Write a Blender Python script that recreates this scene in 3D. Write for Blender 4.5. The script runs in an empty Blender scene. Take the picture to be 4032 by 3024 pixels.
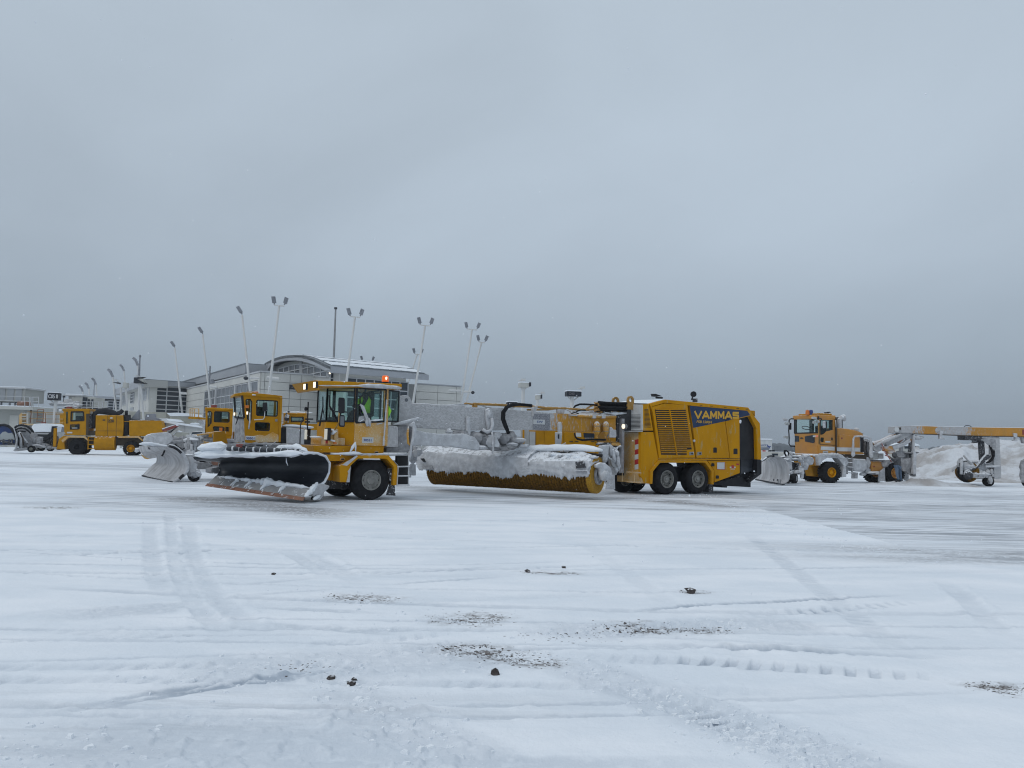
import bpy, bmesh, math, random
import numpy as np
from mathutils import Matrix, Vector
random.seed(7)
rnd = random.Random(11)
# ------------------------------------------------------------ camera, world, sun, exposure
SC = bpy.context.scene
FPX = 3050.0; PITCH = math.radians(4.4); ROLL = math.radians(1.4); EYE = 1.75
CR = Vector((math.cos(ROLL), -math.sin(PITCH)*math.sin(ROLL), math.cos(PITCH)*math.sin(ROLL)))
CU = Vector((-math.sin(ROLL), -math.sin(PITCH)*math.cos(ROLL), math.cos(PITCH)*math.cos(ROLL)))
CF = Vector((0, math.cos(PITCH), math.sin(PITCH)))
cam = bpy.data.cameras.new('camera'); co = bpy.data.objects.new('camera', cam)
SC.collection.objects.link(co); SC.camera = co
cam.sensor_width = 36.0; cam.lens = 36.0*FPX/4032.0; cam.clip_start = 0.1; cam.clip_end = 9000
M3 = Matrix((CR, CU, -CF)).transposed()
co.matrix_world = Matrix.Translation((0, 0, EYE)) @ M3.to_4x4()
w = bpy.data.worlds.new("World"); SC.world = w; w.use_nodes = True
nt = w.node_tree; nt.nodes.clear()
def N(t, typ, **k):
    n = t.nodes.new(typ)
    for a, b in k.items(): setattr(n, a, b)
    return n
out = N(nt, 'ShaderNodeOutputWorld'); bg = N(nt, 'ShaderNodeBackground')
sky = N(nt, 'ShaderNodeTexSky', sky_type='NISHITA'); sky.sun_disc = False
SUN_EL, SUN_AZ = 42.0, 235.0
sky.sun_elevation = math.radians(SUN_EL); sky.sun_rotation = math.radians(SUN_AZ)
tc = N(nt, 'ShaderNodeTexCoord'); sep = N(nt, 'ShaderNodeSeparateXYZ')
nt.links.new(tc.outputs['Generated'], sep.inputs[0])
rmp = N(nt, 'ShaderNodeValToRGB'); cr = rmp.color_ramp
cr.elements[0].position = 0.0; cr.elements[0].color = (.255, .318, .39, 1)
cr.elements[1].position = 1.0; cr.elements[1].color = (.83, .91, 1.0, 1)
for p_, c_ in ((.05, (.292, .356, .432)), (.12, (.372, .448, .530)), (.22, (.448, .530, .618)), (.36, (.478, .562, .650)), (.54, (.488, .572, .658))):
    e = cr.elements.new(p_); e.color = (*c_, 1)
nt.links.new(sep.outputs['Z'], rmp.inputs[0])
mp = N(nt, 'ShaderNodeMapping'); mp.inputs['Scale'].default_value = (1.2, 1.2, 2.0); mp.inputs['Rotation'].default_value = (0, .25, .4)
nz = N(nt, 'ShaderNodeTexNoise'); nz.inputs['Scale'].default_value = 1.15; nz.inputs['Detail'].default_value = 5; nz.inputs['Roughness'].default_value = .48
nz.inputs['Distortion'].default_value = .5
mr = N(nt, 'ShaderNodeMapRange'); mr.inputs['From Min'].default_value = .32; mr.inputs['From Max'].default_value = .7
mr.inputs['To Min'].default_value = .885; mr.inputs['To Max'].default_value = 1.10
nt.links.new(tc.outputs['Generated'], mp.inputs[0]); nt.links.new(mp.outputs[0], nz.inputs['Vector']); nt.links.new(nz.outputs['Fac'], mr.inputs['Value'])
mul = N(nt, 'ShaderNodeVectorMath', operation='SCALE')
nt.links.new(rmp.outputs[0], mul.inputs[0]); nt.links.new(mr.outputs[0], mul.inputs['Scale'])
sc2 = N(nt, 'ShaderNodeVectorMath', operation='SCALE'); sc2.inputs['Scale'].default_value = .07
nt.links.new(sky.outputs[0], sc2.inputs[0])
mx = N(nt, 'ShaderNodeMix', data_type='RGBA'); mx.inputs[0].default_value = .93
nt.links.new(sc2.outputs[0], mx.inputs[6]); nt.links.new(mul.outputs[0], mx.inputs[7])
nt.links.new(mx.outputs[2], bg.inputs['Color']); bg.inputs['Strength'].default_value = 1.0
nt.links.new(bg.outputs[0], out.inputs['Surface'])
sl = bpy.data.lights.new('sun', 'SUN'); sl.energy = .55; sl.angle = math.radians(22); sl.color = (1, .97, .92)
so = bpy.data.objects.new('sun', sl); SC.collection.objects.link(so)
so.rotation_euler = (math.radians(90-SUN_EL), 0, math.radians(180-SUN_AZ))
SC.view_settings.view_transform = 'Standard'; SC.view_settings.look = 'None'
SC.view_settings.exposure = 0.0; SC.view_settings.gamma = 1; SC.view_settings.use_curve_mapping = False
SC.render.engine = 'CYCLES'; SC.cycles.filter_width = 1.1
SC.cycles.max_bounces = 8; SC.cycles.volume_bounces = 0; SC.cycles.transparent_max_bounces = 16

# ------------------------------------------------------------ pixel measurements -> places in the world
def ray(px, py):
    return CF + CR*((px-2016)/FPX) - CU*((py-1512)/FPX)
def gp(px, py, z=0.0):                      # where that line of sight meets the height z
    d = ray(px, py); t = (z-EYE)/d.z
    return Vector((d.x*t, d.y*t, z))
def dp(px, py, Y):                          # ... the distance Y ahead
    d = ray(px, py); t = Y/d.y
    return Vector((d.x*t, Y, EYE+d.z*t))
CROPS = dict(A=(1160, 1460, .22604), B=(1200, 1700, .22604), C=(740, 1700, .27125), D=(1600, 1540, .25316),
    E=(2050, 1540, .25309), R=(2350, 1500, .31646), T=(2900, 1560, .27125), G=(3400, 1560, .28571),
    L=(0, 1480, .31646), M=(480, 1480, .36166), P=(600, 1120, .5877), Q=(1150, 1120, .36166), K=(740, 1440, .45208),
    J=(1500, 1480, .45208), N=(1020, 1360, .20796), V=(640, 1380, .19892), W=(400, 1360, .16878), X=(0, 1500, .18079),
    H=(540, 1640, .16878), I=(3380, 1640, .16883), Y=(3760, 1640, .18085), Z=(3000, 1660, .15674),
    S=(0, 2000, .90416), U=(2000, 2000, .91863), O=(0, 0, 1.0), F=(0, 0, 1.82278))
def pc(c, x, y):
    a = CROPS[c]; return a[0]+x*a[2], a[1]+y*a[2]
class Fr:                                   # a local frame: s along a thing, v into it (away from the lens), z up
    def __init__(self, o, ang):
        self.o = Vector((o[0], o[1], 0)); a = math.radians(ang); self.ang = a
        self.u = Vector((math.cos(a), math.sin(a), 0)); self.n = Vector((-math.sin(a), math.cos(a), 0))
    def w(self, s, v, z): return self.o + self.u*s + self.n*v + Vector((0, 0, z))
    def at(self, c, x, y, v=0.0):           # (s, z) on the plane v = const
        px, py = pc(c, x, y); d = ray(px, py)
        t = (v + self.o.dot(self.n))/d.dot(self.n)
        q = d*t - self.o
        return q.dot(self.u), EYE+d.z*t
    def ats(self, c, x, y, s):              # (v, z) on the plane s = const
        px, py = pc(c, x, y); d = ray(px, py)
        t = (s + self.o.dot(self.u))/d.dot(self.u)
        q = d*t - self.o
        return q.dot(self.n), EYE+d.z*t
    def S(self, c, x, y, v=0.0): return self.at(c, x, y, v)[0]
    def Z(self, c, x, y, v=0.0): return self.at(c, x, y, v)[1]
    def pts(self, c, l, v=0.0): return [self.at(c, l[i], l[i+1], v) for i in range(0, len(l), 2)]
    def W(self, c, x, y, v=0.0):
        s, z = self.at(c, x, y, v); return self.w(s, v, z)

# ------------------------------------------------------------ materials
MATS = {}
def mat(name, c1, c2=None, ns=1.5, rough=.5, metal=0.0, frost=None, top=.35, fs=6.0, bump=0.0, bs=20.0, emis=None, stretch=None, n0=.35, n1=.7, fcol=(.70, .72, .75), dist=0.0, spec=.5, c3=None, n3=.62, s3=9.0):
    m = bpy.data.materials.new(name); m.use_nodes = True; t = m.node_tree; b = t.nodes['Principled BSDF']
    tc = N(t, 'ShaderNodeTexCoord'); vec = tc.outputs['Object']
    if stretch:
        mp = N(t, 'ShaderNodeMapping'); mp.inputs['Scale'].default_value = stretch; t.links.new(vec, mp.inputs[0]); svec = mp.outputs[0]
    else: svec = vec
    def noise(scale, detail=4, r=.55, v=None, d=0.0):
        n = N(t, 'ShaderNodeTexNoise'); n.inputs['Scale'].default_value = scale; n.inputs['Detail'].default_value = detail
        n.inputs['Roughness'].default_value = r; n.inputs['Distortion'].default_value = d
        t.links.new(v or svec, n.inputs['Vector']); return n.outputs['Fac']
    def rng(x, a, b_, c=0, d=1):
        n = N(t, 'ShaderNodeMapRange', interpolation_type='SMOOTHSTEP'); n.inputs['From Min'].default_value = a; n.inputs['From Max'].default_value = b_
        n.inputs['To Min'].default_value = c; n.inputs['To Max'].default_value = d; t.links.new(x, n.inputs['Value']); return n.outputs[0]
    def mix(f, a, b_):
        n = N(t, 'ShaderNodeMix', data_type='RGBA'); t.links.new(f, n.inputs[0])
        for i, q in ((6, a), (7, b_)):
            if isinstance(q, tuple): n.inputs[i].default_value = (*q, 1)
            else: t.links.new(q, n.inputs[i])
        return n.outputs[2]
    col = c1
    if c2: col = mix(rng(noise(ns, 6, .62, d=dist), n0, n1), c1, c2)
    if c3: col = mix(rng(noise(s3, 5, .7), n3, n3+.1), col, c3)
    ro = None
    if frost is not None:
        g = N(t, 'ShaderNodeNewGeometry'); sp = N(t, 'ShaderNodeSeparateXYZ'); t.links.new(g.outputs['Normal'], sp.inputs[0])
        mm = N(t, 'ShaderNodeMath', operation='MULTIPLY_ADD'); mm.inputs[1].default_value = top
        t.links.new(sp.outputs['Z'], mm.inputs[0]); t.links.new(noise(fs, 6, .65, vec), mm.inputs[2])
        f = rng(mm.outputs[0], frost-.05, frost+.07)
        col = mix(f, col, fcol)
        ro = rng(f, 0, 1, rough, .9); t.links.new(ro, b.inputs['Roughness'])
    if isinstance(col, tuple): b.inputs['Base Color'].default_value = (*col, 1)
    else: t.links.new(col, b.inputs['Base Color'])
    if ro is None: b.inputs['Roughness'].default_value = rough
    b.inputs['Metallic'].default_value = metal; b.inputs['Specular IOR Level'].default_value = spec
    if bump:
        bn = N(t, 'ShaderNodeBump'); bn.inputs['Strength'].default_value = 1; bn.inputs['Distance'].default_value = bump
        t.links.new(noise(bs, 5, .6, d=dist), bn.inputs['Height']); t.links.new(bn.outputs[0], b.inputs['Normal'])
    if emis:
        b.inputs['Emission Color'].default_value = (*emis[0], 1); b.inputs['Emission Strength'].default_value = emis[1]
    MATS[name] = m; return m
def glass(name, tint, fac=.25):
    m = bpy.data.materials.new(name); m.use_nodes = True; t = m.node_tree; t.nodes.clear()
    o = N(t, 'ShaderNodeOutputMaterial'); tr = N(t, 'ShaderNodeBsdfTransparent'); gl = N(t, 'ShaderNodeBsdfGlossy'); gl.inputs['Roughness'].default_value = .06
    tr.inputs[0].default_value = (*tint, 1); gl.inputs[0].default_value = (.9, .97, .97, 1)
    lw = N(t, 'ShaderNodeLayerWeight'); lw.inputs[0].default_value = .5; fr = N(t, 'ShaderNodeMath', operation='POWER'); fr.inputs[1].default_value = 4; t.links.new(lw.outputs['Facing'], fr.inputs[0])
    ad = N(t, 'ShaderNodeMath', operation='ADD'); ad.inputs[1].default_value = fac; ad.use_clamp = True
    mx = N(t, 'ShaderNodeMixShader'); t.links.new(fr.outputs[0], ad.inputs[0]); t.links.new(ad.outputs[0], mx.inputs[0])
    t.links.new(tr.outputs[0], mx.inputs[1]); t.links.new(gl.outputs[0], mx.inputs[2]); t.links.new(mx.outputs[0], o.inputs[0])
    MATS[name] = m; return m
YC = (.58, .268, .003); YD = (.45, .205, .008)
mat('yellow', YC, YD, 1.1, .5, spec=.12, frost=.93, top=.42, fs=9, n0=.3, n1=.75, bump=.002, bs=3, c3=(.46, .32, .14), n3=.60)
mat('yellow_clean', (.60, .275, .0), (.49, .22, .0), 1.1, .45, spec=.12, stretch=(1, 1, .35), c3=(.46, .30, .10), n3=.56, s3=5, frost=.98, top=.36, fs=7, bump=.003, bs=2.0)
mat('yellow_dusty', (.58, .30, .05), (.52, .40, .24), 1.6, .6, frost=.80, top=.36, fs=14, n0=.38, n1=.66, c3=(.62, .55, .42), n3=.55, s3=26)
mat('yellow_mid', (.50, .235, .004), (.36, .17, .008), 1.8, .5, spec=.15, frost=.86, top=.4, fs=8, n0=.3, n1=.8, c3=(.22, .13, .05), n3=.64)
mat('orange', (.54, .24, .03), (.44, .21, .06), 1.4, .45, frost=.86, top=.36, fs=6, c3=(.30, .13, .05), n3=.66)
mat('orange_frost', (.60, .28, .05), (.5, .3, .16), 1.6, .55, frost=.53, top=.3, fs=1.1, fcol=(.62, .60, .60))
mat('yellow_frost', (.58, .28, .02), (.5, .3, .1), 1.2, .55, frost=.60, top=.3, fs=24, fcol=(.60, .60, .60))
mat('rime', (.40, .40, .405), (.51, .51, .52), 5, .85, bump=.04, bs=6, dist=1.4, frost=.9, top=.4)
mat('rime_smooth', (.44, .445, .46), (.60, .61, .63), 5, .85, bump=.04, bs=7, frost=.92, top=.55, fcol=(.78, .80, .83))
mat('rime_dark', (.24, .24, .25), (.42, .42, .43), 6, .8, bump=.015, bs=22, c3=(.06, .06, .06), n3=.66, s3=12)
mat('snow', (.84, .87, .90), (.78, .82, .87), 1.3, .8, bump=.03, bs=9)
mat('snow_dirty', (.66, .68, .71), (.40, .38, .37), .45, .9, bump=.16, bs=2.6, n0=.40, n1=.66, c3=(.30, .25, .21), n3=.62, s3=1.6)
mat('rubber', (.011, .011, .013), (.022, .022, .024), 6, .85, frost=.80, top=.1, fs=16, bump=.004, bs=60, fcol=(.22, .22, .23), spec=.2)
mat('black', (.010, .011, .014), (.02, .02, .024), 3, .55, frost=.95, top=.4, fs=9, spec=.3)
mat('black_frost', (.03, .03, .035), (.05, .05, .055), 3, .7, frost=.60, top=.34, fs=14)
mat('steel', (.30, .305, .31), (.22, .22, .225), 3, .5, metal=.35, frost=.9, top=.35, fs=8)
mat('steel_rim', (.26, .255, .235), (.16, .155, .145), 7, .6, c3=(.12, .11, .10), n3=.6)
mat('blade_dark', (.020, .024, .032), (.055, .062, .072), 1.0, .42, frost=.97, top=.2, fs=4, stretch=(1, 1, 3), spec=.4)
mat('blade_grey', (.27, .27, .275), (.36, .355, .35), 2, .6, frost=.80, top=.25, fs=5)
mat('rust', (.29, .14, .09), (.20, .115, .085), 4, .8, frost=.84, top=.3, fs=8, bump=.006, bs=14)
mat('plow_ice', (.50, .50, .51), (.33, .325, .33), 2.2, .8, bump=.03, bs=5, stretch=(1.6, 1.6, .4), c3=(.42, .36, .22), n3=.66, s3=2.0)
mat('bristle', (.24, .12, .018), (.09, .05, .012), 14, .9, bump=.05, bs=40, c3=(.05, .03, .012), n3=.55, s3=24, spec=.1)
mat('bristle_end', (.46, .245, .008), (.26, .13, .006), 30, .8, bump=.02, bs=60)
mat('blue_decal', (.025, .045, .10), (.035, .06, .12), 3, .6, spec=.2)
mat('decal_yellow', (.66, .36, .02), rough=.5)
mat('white_paint', (.60, .61, .61), (.48, .49, .49), 2, .5)
mat('grey_paint', (.45, .455, .45), (.38, .385, .38), 2, .5, frost=.9, top=.4)
mat('red', (.42, .02, .02), rough=.5)
mat('ink_blue', (.03, .06, .22), rough=.6)
mat('ink_dark', (.05, .035, .02), rough=.6)
mat('amber', (.7, .14, .01), rough=.3, emis=((1, .13, .01), .35))
mat('amber_dim', (.62, .17, .02), rough=.3)
mat('lamp_on', (1, .9, .75), rough=.3, emis=((1, .86, .62), 1.1))
mat('lamp_dim', (.75, .72, .62), rough=.3, emis=((1, .85, .6), .12))
mat('lamp_glass', (.40, .42, .42), rough=.15)
mat('hivis', (.40, .85, .03), (.32, .72, .03), 8, .6)
mat('cloth_dark', (.035, .037, .045), (.055, .057, .065), 8, .9)
mat('jacket', (.065, .066, .072), (.095, .095, .10), 6, .9)
mat('jeans', (.08, .12, .18), (.12, .16, .22), 5, .9)
mat('skin', (.38, .22, .15), rough=.6)
mat('interior', (.035, .045, .05), (.05, .06, .065), 3, .8)
mat('hut_wall', (.36, .365, .345), (.31, .315, .295), .25, .8, c3=(.42, .42, .39), n3=.64, s3=1.0)
mat('wall_panel', (.58, .575, .54), (.52, .515, .485), .22, .7, c3=(.50, .50, .47), n3=.66, s3=.8)
mat('wall_joint', (.25, .255, .25), rough=.8)
mat('fascia', (.36, .375, .40), (.31, .325, .35), .3, .55, c3=(.30, .31, .33), n3=.66, s3=1.2)
mat('soffit', (.42, .42, .40), rough=.8)
mat('roof_metal', (.16, .18, .20), (.20, .22, .24), .5, .6)
mat('pane_dark', (.022, .03, .042), (.04, .048, .06), .15, .18, c3=(.02, .025, .035), n3=.6, s3=.7)
mat('pane_grey', (.13, .14, .155), (.18, .19, .205), .2, .2)
mat('pane_pale', (.32, .34, .36), (.28, .29, .30), .3, .3)
mat('mullion', (.48, .49, .50), rough=.5)
mat('pole_white', (.60, .60, .59), (.54, .54, .53), .4, .6)
mat('lamp_head', (.26, .27, .30), (.17, .18, .20), 1, .5)
mat('sign_black', (.012, .014, .022), rough=.4)
mat('sign_text', (.75, .76, .78), rough=.5)
mat('sign_led', (.14, .13, .14), rough=.6)
mat('beige', (.40, .39, .34), (.34, .335, .29), .8, .7, frost=.93, top=.5)
mat('beige_pale', (.50, .495, .46), (.44, .44, .41), .5, .7, frost=.95, top=.5)
mat('cargo_red', (.24, .05, .04), rough=.6)
mat('plow_blue', (.015, .05, .19), (.02, .035, .11), 1, .4, c3=(.25, .28, .33), n3=.6, s3=1.5)
mat('clod', (.035, .028, .026), (.09, .075, .07), 9, .9, frost=.78, top=.32, fs=30, bump=.01, bs=40)
mat('chips', (.05, .04, .035), (.14, .115, .10), 20, .9)
mat('trees', (.035, .045, .05), (.05, .055, .06), .02, .95)
mat('patch_frost', (.015, .02, .05), (.02, .03, .06), 3, .7, frost=.50, top=.1, fs=75, fcol=(.5, .5, .51))
mat('copper', (.33, .17, .03), (.42, .24, .06), 8, .5, frost=.88, top=.4, fs=12)
glass('cab_glass', (.86, .95, .93), .035)
glass('cab_glass_dark', (.66, .78, .76), .03)
def beamy(name, base, stops):               # rime that comes and goes along a beam, so that paint shows between
    m = mat(name, base, (.42, .22, .05), 1.5, .6, spec=.3)
    t = m.node_tree; b = t.nodes['Principled BSDF']; old = b.inputs['Base Color'].links[0].from_socket
    tc = N(t, 'ShaderNodeTexCoord'); sx = N(t, 'ShaderNodeSeparateXYZ'); t.links.new(tc.outputs['Object'], sx.inputs[0])
    x0, x1 = stops[0][0], stops[-1][0]
    a = N(t, 'ShaderNodeMapRange'); a.inputs['From Min'].default_value = x0; a.inputs['From Max'].default_value = x1; t.links.new(sx.outputs['X'], a.inputs['Value'])
    r0 = N(t, 'ShaderNodeValToRGB'); e = r0.color_ramp.elements; e[0].color = (*[stops[0][1]]*3, 1); e[1].color = (*[stops[-1][1]]*3, 1)
    for x, f in stops[1:-1]: q = e.new((x-x0)/(x1-x0)); q.color = (f, f, f, 1)
    t.links.new(a.outputs[0], r0.inputs[0])
    def nz(sc, d, dist, st=None):
        n = N(t, 'ShaderNodeTexNoise'); n.inputs['Scale'].default_value = sc; n.inputs['Detail'].default_value = d; n.inputs['Distortion'].default_value = dist
        v = tc.outputs['Object']
        if st: mp = N(t, 'ShaderNodeMapping'); mp.inputs['Scale'].default_value = st; t.links.new(v, mp.inputs[0]); v = mp.outputs[0]
        t.links.new(v, n.inputs['Vector']); return n.outputs['Fac']
    ad = N(t, 'ShaderNodeMath', operation='ADD'); t.links.new(r0.outputs[0], ad.inputs[0]); t.links.new(nz(14, 5, 0, (1, 1, .35)), ad.inputs[1])
    r = N(t, 'ShaderNodeMapRange', interpolation_type='SMOOTHSTEP'); r.inputs['From Min'].default_value = .7; r.inputs['From Max'].default_value = 1.0; t.links.new(ad.outputs[0], r.inputs['Value'])
    rc = N(t, 'ShaderNodeMapRange'); rc.inputs['From Min'].default_value = .38; rc.inputs['From Max'].default_value = .62; t.links.new(nz(5.5, 4, 2.6, (1, 1, 1.8)), rc.inputs['Value'])
    m1 = N(t, 'ShaderNodeMix', data_type='RGBA'); t.links.new(rc.outputs[0], m1.inputs[0]); m1.inputs[6].default_value = (.38, .38, .385, 1); m1.inputs[7].default_value = (.52, .52, .53, 1)
    m2 = N(t, 'ShaderNodeMix', data_type='RGBA'); t.links.new(r.outputs[0], m2.inputs[0]); t.links.new(old, m2.inputs[6]); t.links.new(m1.outputs[2], m2.inputs[7])
    t.links.new(m2.outputs[2], b.inputs['Base Color'])
    bn = N(t, 'ShaderNodeBump'); bn.inputs['Distance'].default_value = .03
    t.links.new(nz(5.5, 4, 2.6, (1, 1, 1.8)), bn.inputs['Height']); t.links.new(r.outputs[0], bn.inputs['Strength']); t.links.new(bn.outputs[0], b.inputs['Normal'])

# ------------------------------------------------------------ objects
COL = SC.collection
def tag(o, label=None, cat=None, group=None, kind=None):
    for k, x in (('label', label), ('category', cat), ('group', group), ('kind', kind)):
        if x: o[k] = x
    return o
def thing(name, fr, label, cat, group=None, s=0.0, v=0.0, z=0.0):
    o = bpy.data.objects.new(name, None); COL.objects.link(o); o.empty_display_size = .3
    p = fr.w(s, v, z); o.location = p; o.rotation_euler = (0, 0, fr.ang)
    o['inv'] = [x for r in (Matrix.Translation(p) @ Matrix.Rotation(fr.ang, 4, 'Z')).inverted() for x in r]
    return tag(o, label, cat, group)
def inv_of(o):
    while o.parent: o = o.parent
    a = list(o['inv']) if 'inv' in o else None
    return Matrix([a[i*4:i*4+4] for i in range(4)]) if a else Matrix()
class MB:
    def __init__(s): s.v = []; s.f = []
    def add(s, vs, fs):
        b = len(s.v); s.v += [Vector(x) for x in vs]; s.f += [tuple(b+i for i in f) for f in fs]; return s
    def prism(s, fr, poly, v0, v1):
        n = len(poly); vs = [fr.w(a, v0, z) for a, z in poly]+[fr.w(a, v1, z) for a, z in poly]
        return s.add(vs, [tuple(range(n)), tuple(range(2*n-1, n-1, -1))]+[(i, n+i, n+(i+1) % n, (i+1) % n) for i in range(n)])
    def pl(s, fr, poly, z0, z1):            # plan polygon (s, v) between two heights
        n = len(poly); vs = [fr.w(a, b, z0) for a, b in poly]+[fr.w(a, b, z1) for a, b in poly]
        return s.add(vs, [tuple(range(n)), tuple(range(2*n-1, n-1, -1))]+[(i, n+i, n+(i+1) % n, (i+1) % n) for i in range(n)])
    def sp(s, fr, poly, s0, s1):            # polygon (v, z) between two stations
        n = len(poly); vs = [fr.w(s0, a, z) for a, z in poly]+[fr.w(s1, a, z) for a, z in poly]
        return s.add(vs, [tuple(range(n)), tuple(range(2*n-1, n-1, -1))]+[(i, n+i, n+(i+1) % n, (i+1) % n) for i in range(n)])
    def box(s, fr, s0, s1, v0, v1, z0, z1): return s.prism(fr, [(s0, z0), (s1, z0), (s1, z1), (s0, z1)], v0, v1)
    def tube(s, path, r, n=8):
        path = [Vector(p) for p in path]; m = len(path)
        rr = r if isinstance(r, (list, tuple)) else [r]*m
        vs = []; fs = []; up = None
        for i, p in enumerate(path):
            t = (path[min(i+1, m-1)]-path[max(i-1, 0)]).normalized()
            if up is None: up = Vector((0, 0, 1)) if abs(t.z) < .9 else Vector((1, 0, 0))
            a = t.cross(up).normalized(); b = a.cross(t).normalized(); up = b
            for k in range(n):
                an = 2*math.pi*k/n; vs.append(p+(a*math.cos(an)+b*math.sin(an))*rr[i])
        for i in range(m-1):
            for k in range(n): fs.append((i*n+k, i*n+(k+1) % n, (i+1)*n+(k+1) % n, (i+1)*n+k))
        fs += [tuple(range(n-1, -1, -1)), tuple((m-1)*n+k for k in range(n))]
        return s.add(vs, fs)
    def bar(s, a, b, wd, ht):               # square bar
        a = Vector(a); b = Vector(b); t = (b-a).normalized(); up = Vector((0, 0, 1)) if abs(t.z) < .95 else Vector((1, 0, 0))
        x = t.cross(up).normalized()*wd/2; y = x.cross(t).normalized()*ht/2
        vs = [p+q for p in (a, b) for q in (-x-y, x-y, x+y, -x+y)]
        return s.add(vs, [(0, 3, 2, 1), (4, 5, 6, 7), (0, 1, 5, 4), (1, 2, 6, 5), (2, 3, 7, 6), (3, 0, 4, 7)])
    def lathe(s, fr, s0, z0, prof, n=40, axis='v', v0=0.0, caps=True):   # profile (r, v) turned about the v axis
        vs = []; fs = []; m = len(prof)
        for r, v in prof:
            for k in range(n):
                a = 2*math.pi*k/n
                if axis == 'v': vs.append(fr.w(s0+r*math.cos(a), v, z0+r*math.sin(a)))
                elif axis == 's': vs.append(fr.w(v, v0+r*math.cos(a), z0+r*math.sin(a)))
                else: vs.append(fr.w(s0+r*math.cos(a), v0+r*math.sin(a), v))
        for i in range(m-1):
            for k in range(n): fs.append((i*n+k, i*n+(k+1) % n, (i+1)*n+(k+1) % n, (i+1)*n+k))
        if caps: fs += [tuple(range(n)), tuple((m-1)*n+k for k in range(n-1, -1, -1))]
        return s.add(vs, fs)
    def grid(s, rows, thick=None):          # rows of points -> sheet; thick = offset vector for a back side
        m = len(rows); n = len(rows[0]); vs = [p for r in rows for p in r]
        fs = [(i*n+j, i*n+j+1, (i+1)*n+j+1, (i+1)*n+j) for i in range(m-1) for j in range(n-1)]
        if thick is not None:
            k = len(vs); vs = vs+[Vector(p)+thick for p in vs]
            fs += [tuple(k+a for a in reversed(f)) for f in fs]
            bd = [j for j in range(n)]+[i*n+n-1 for i in range(1, m)]+[(m-1)*n+j for j in range(n-2, -1, -1)]+[i*n for i in range(m-2, 0, -1)]
            fs += [(bd[i], k+bd[i], k+bd[(i+1) % len(bd)], bd[(i+1) % len(bd)]) for i in range(len(bd))]
        return s.add(vs, fs)
    def lump(s, path, r, seed=0, flat=.6, n=9, step=.12, jit=.35):   # lumpy snow along a path
        g = random.Random(seed); pts = []
        path = [Vector(p) for p in path]
        rs = r if isinstance(r, (list, tuple)) else [r]*len(path)
        rad = []
        for i in range(len(path)-1):
            k = max(1, int((path[i+1]-path[i]).length/step))
            for j in range(k):
                pts.append(path[i].lerp(path[i+1], j/k)); rad.append(rs[i]+(rs[i+1]-rs[i])*j/k)
        pts.append(path[-1]); rad.append(rs[-1])
        b = len(s.v); rad2 = [q*(1+g.uniform(-jit, jit)) for q in rad]; rad2[0] *= .4; rad2[-1] *= .4
        s.tube(pts, rad2, n)
        for i in range(b, len(s.v)):
            k = (i-b)//n; c = pts[k]; d = s.v[i]-c; d.z *= flat; s.v[i] = c+d*(1+g.uniform(-.18, .18))
        return s
    def blob(s, c, rx, ry, rz, seed=0, n=10, jit=.15):
        g = random.Random(seed); vs = [Vector(c)+Vector((0, 0, rz))]; fs = []; m = n//2
        for i in range(1, m):
            ph = math.pi*i/m
            for k in range(n):
                a = 2*math.pi*k/n; j = 1+g.uniform(-jit, jit)
                vs.append(Vector(c)+Vector((rx*math.sin(ph)*math.cos(a)*j, ry*math.sin(ph)*math.sin(a)*j, rz*math.cos(ph)*j)))
        vs.append(Vector(c)-Vector((0, 0, rz)))
        for k in range(n): fs.append((0, 1+k, 1+(k+1) % n))
        for i in range(m-2):
            for k in range(n): fs.append((1+i*n+k, 1+(i+1)*n+k, 1+(i+1)*n+(k+1) % n, 1+i*n+(k+1) % n))
        e = len(vs)-1
        for k in range(n): fs.append((1+(m-2)*n+k, e, 1+(m-2)*n+(k+1) % n))
        return s.add(vs, fs)
    def build(s, name, m, parent=None, bev=0.0, smooth=False, label=None, kind=None, sub=0):
        me = bpy.data.meshes.new(name); iv = inv_of(parent) if parent else Matrix()
        me.from_pydata([iv @ p for p in s.v], [], s.f)
        bm = bmesh.new(); bm.from_mesh(me); bmesh.ops.recalc_face_normals(bm, faces=bm.faces[:]); bm.to_mesh(me); bm.free()
        me.materials.append(MATS[m] if isinstance(m, str) else m)
        if smooth:
            for p in me.polygons: p.use_smooth = True
            if smooth == 'auto': me.set_sharp_from_angle(angle=math.radians(40))
        o = bpy.data.objects.new(name, me); COL.objects.link(o); o.parent = parent
        if bev:
            b = o.modifiers.new('bevel', 'BEVEL'); b.width = bev; b.segments = 2; b.limit_method = 'ANGLE'; b.angle_limit = math.radians(35); b.harden_normals = False
        if sub:
            q = o.modifiers.new('sub', 'SUBSURF'); q.levels = sub; q.render_levels = sub
        if label: o['label'] = label
        if kind: o['kind'] = kind
        return o
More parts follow.
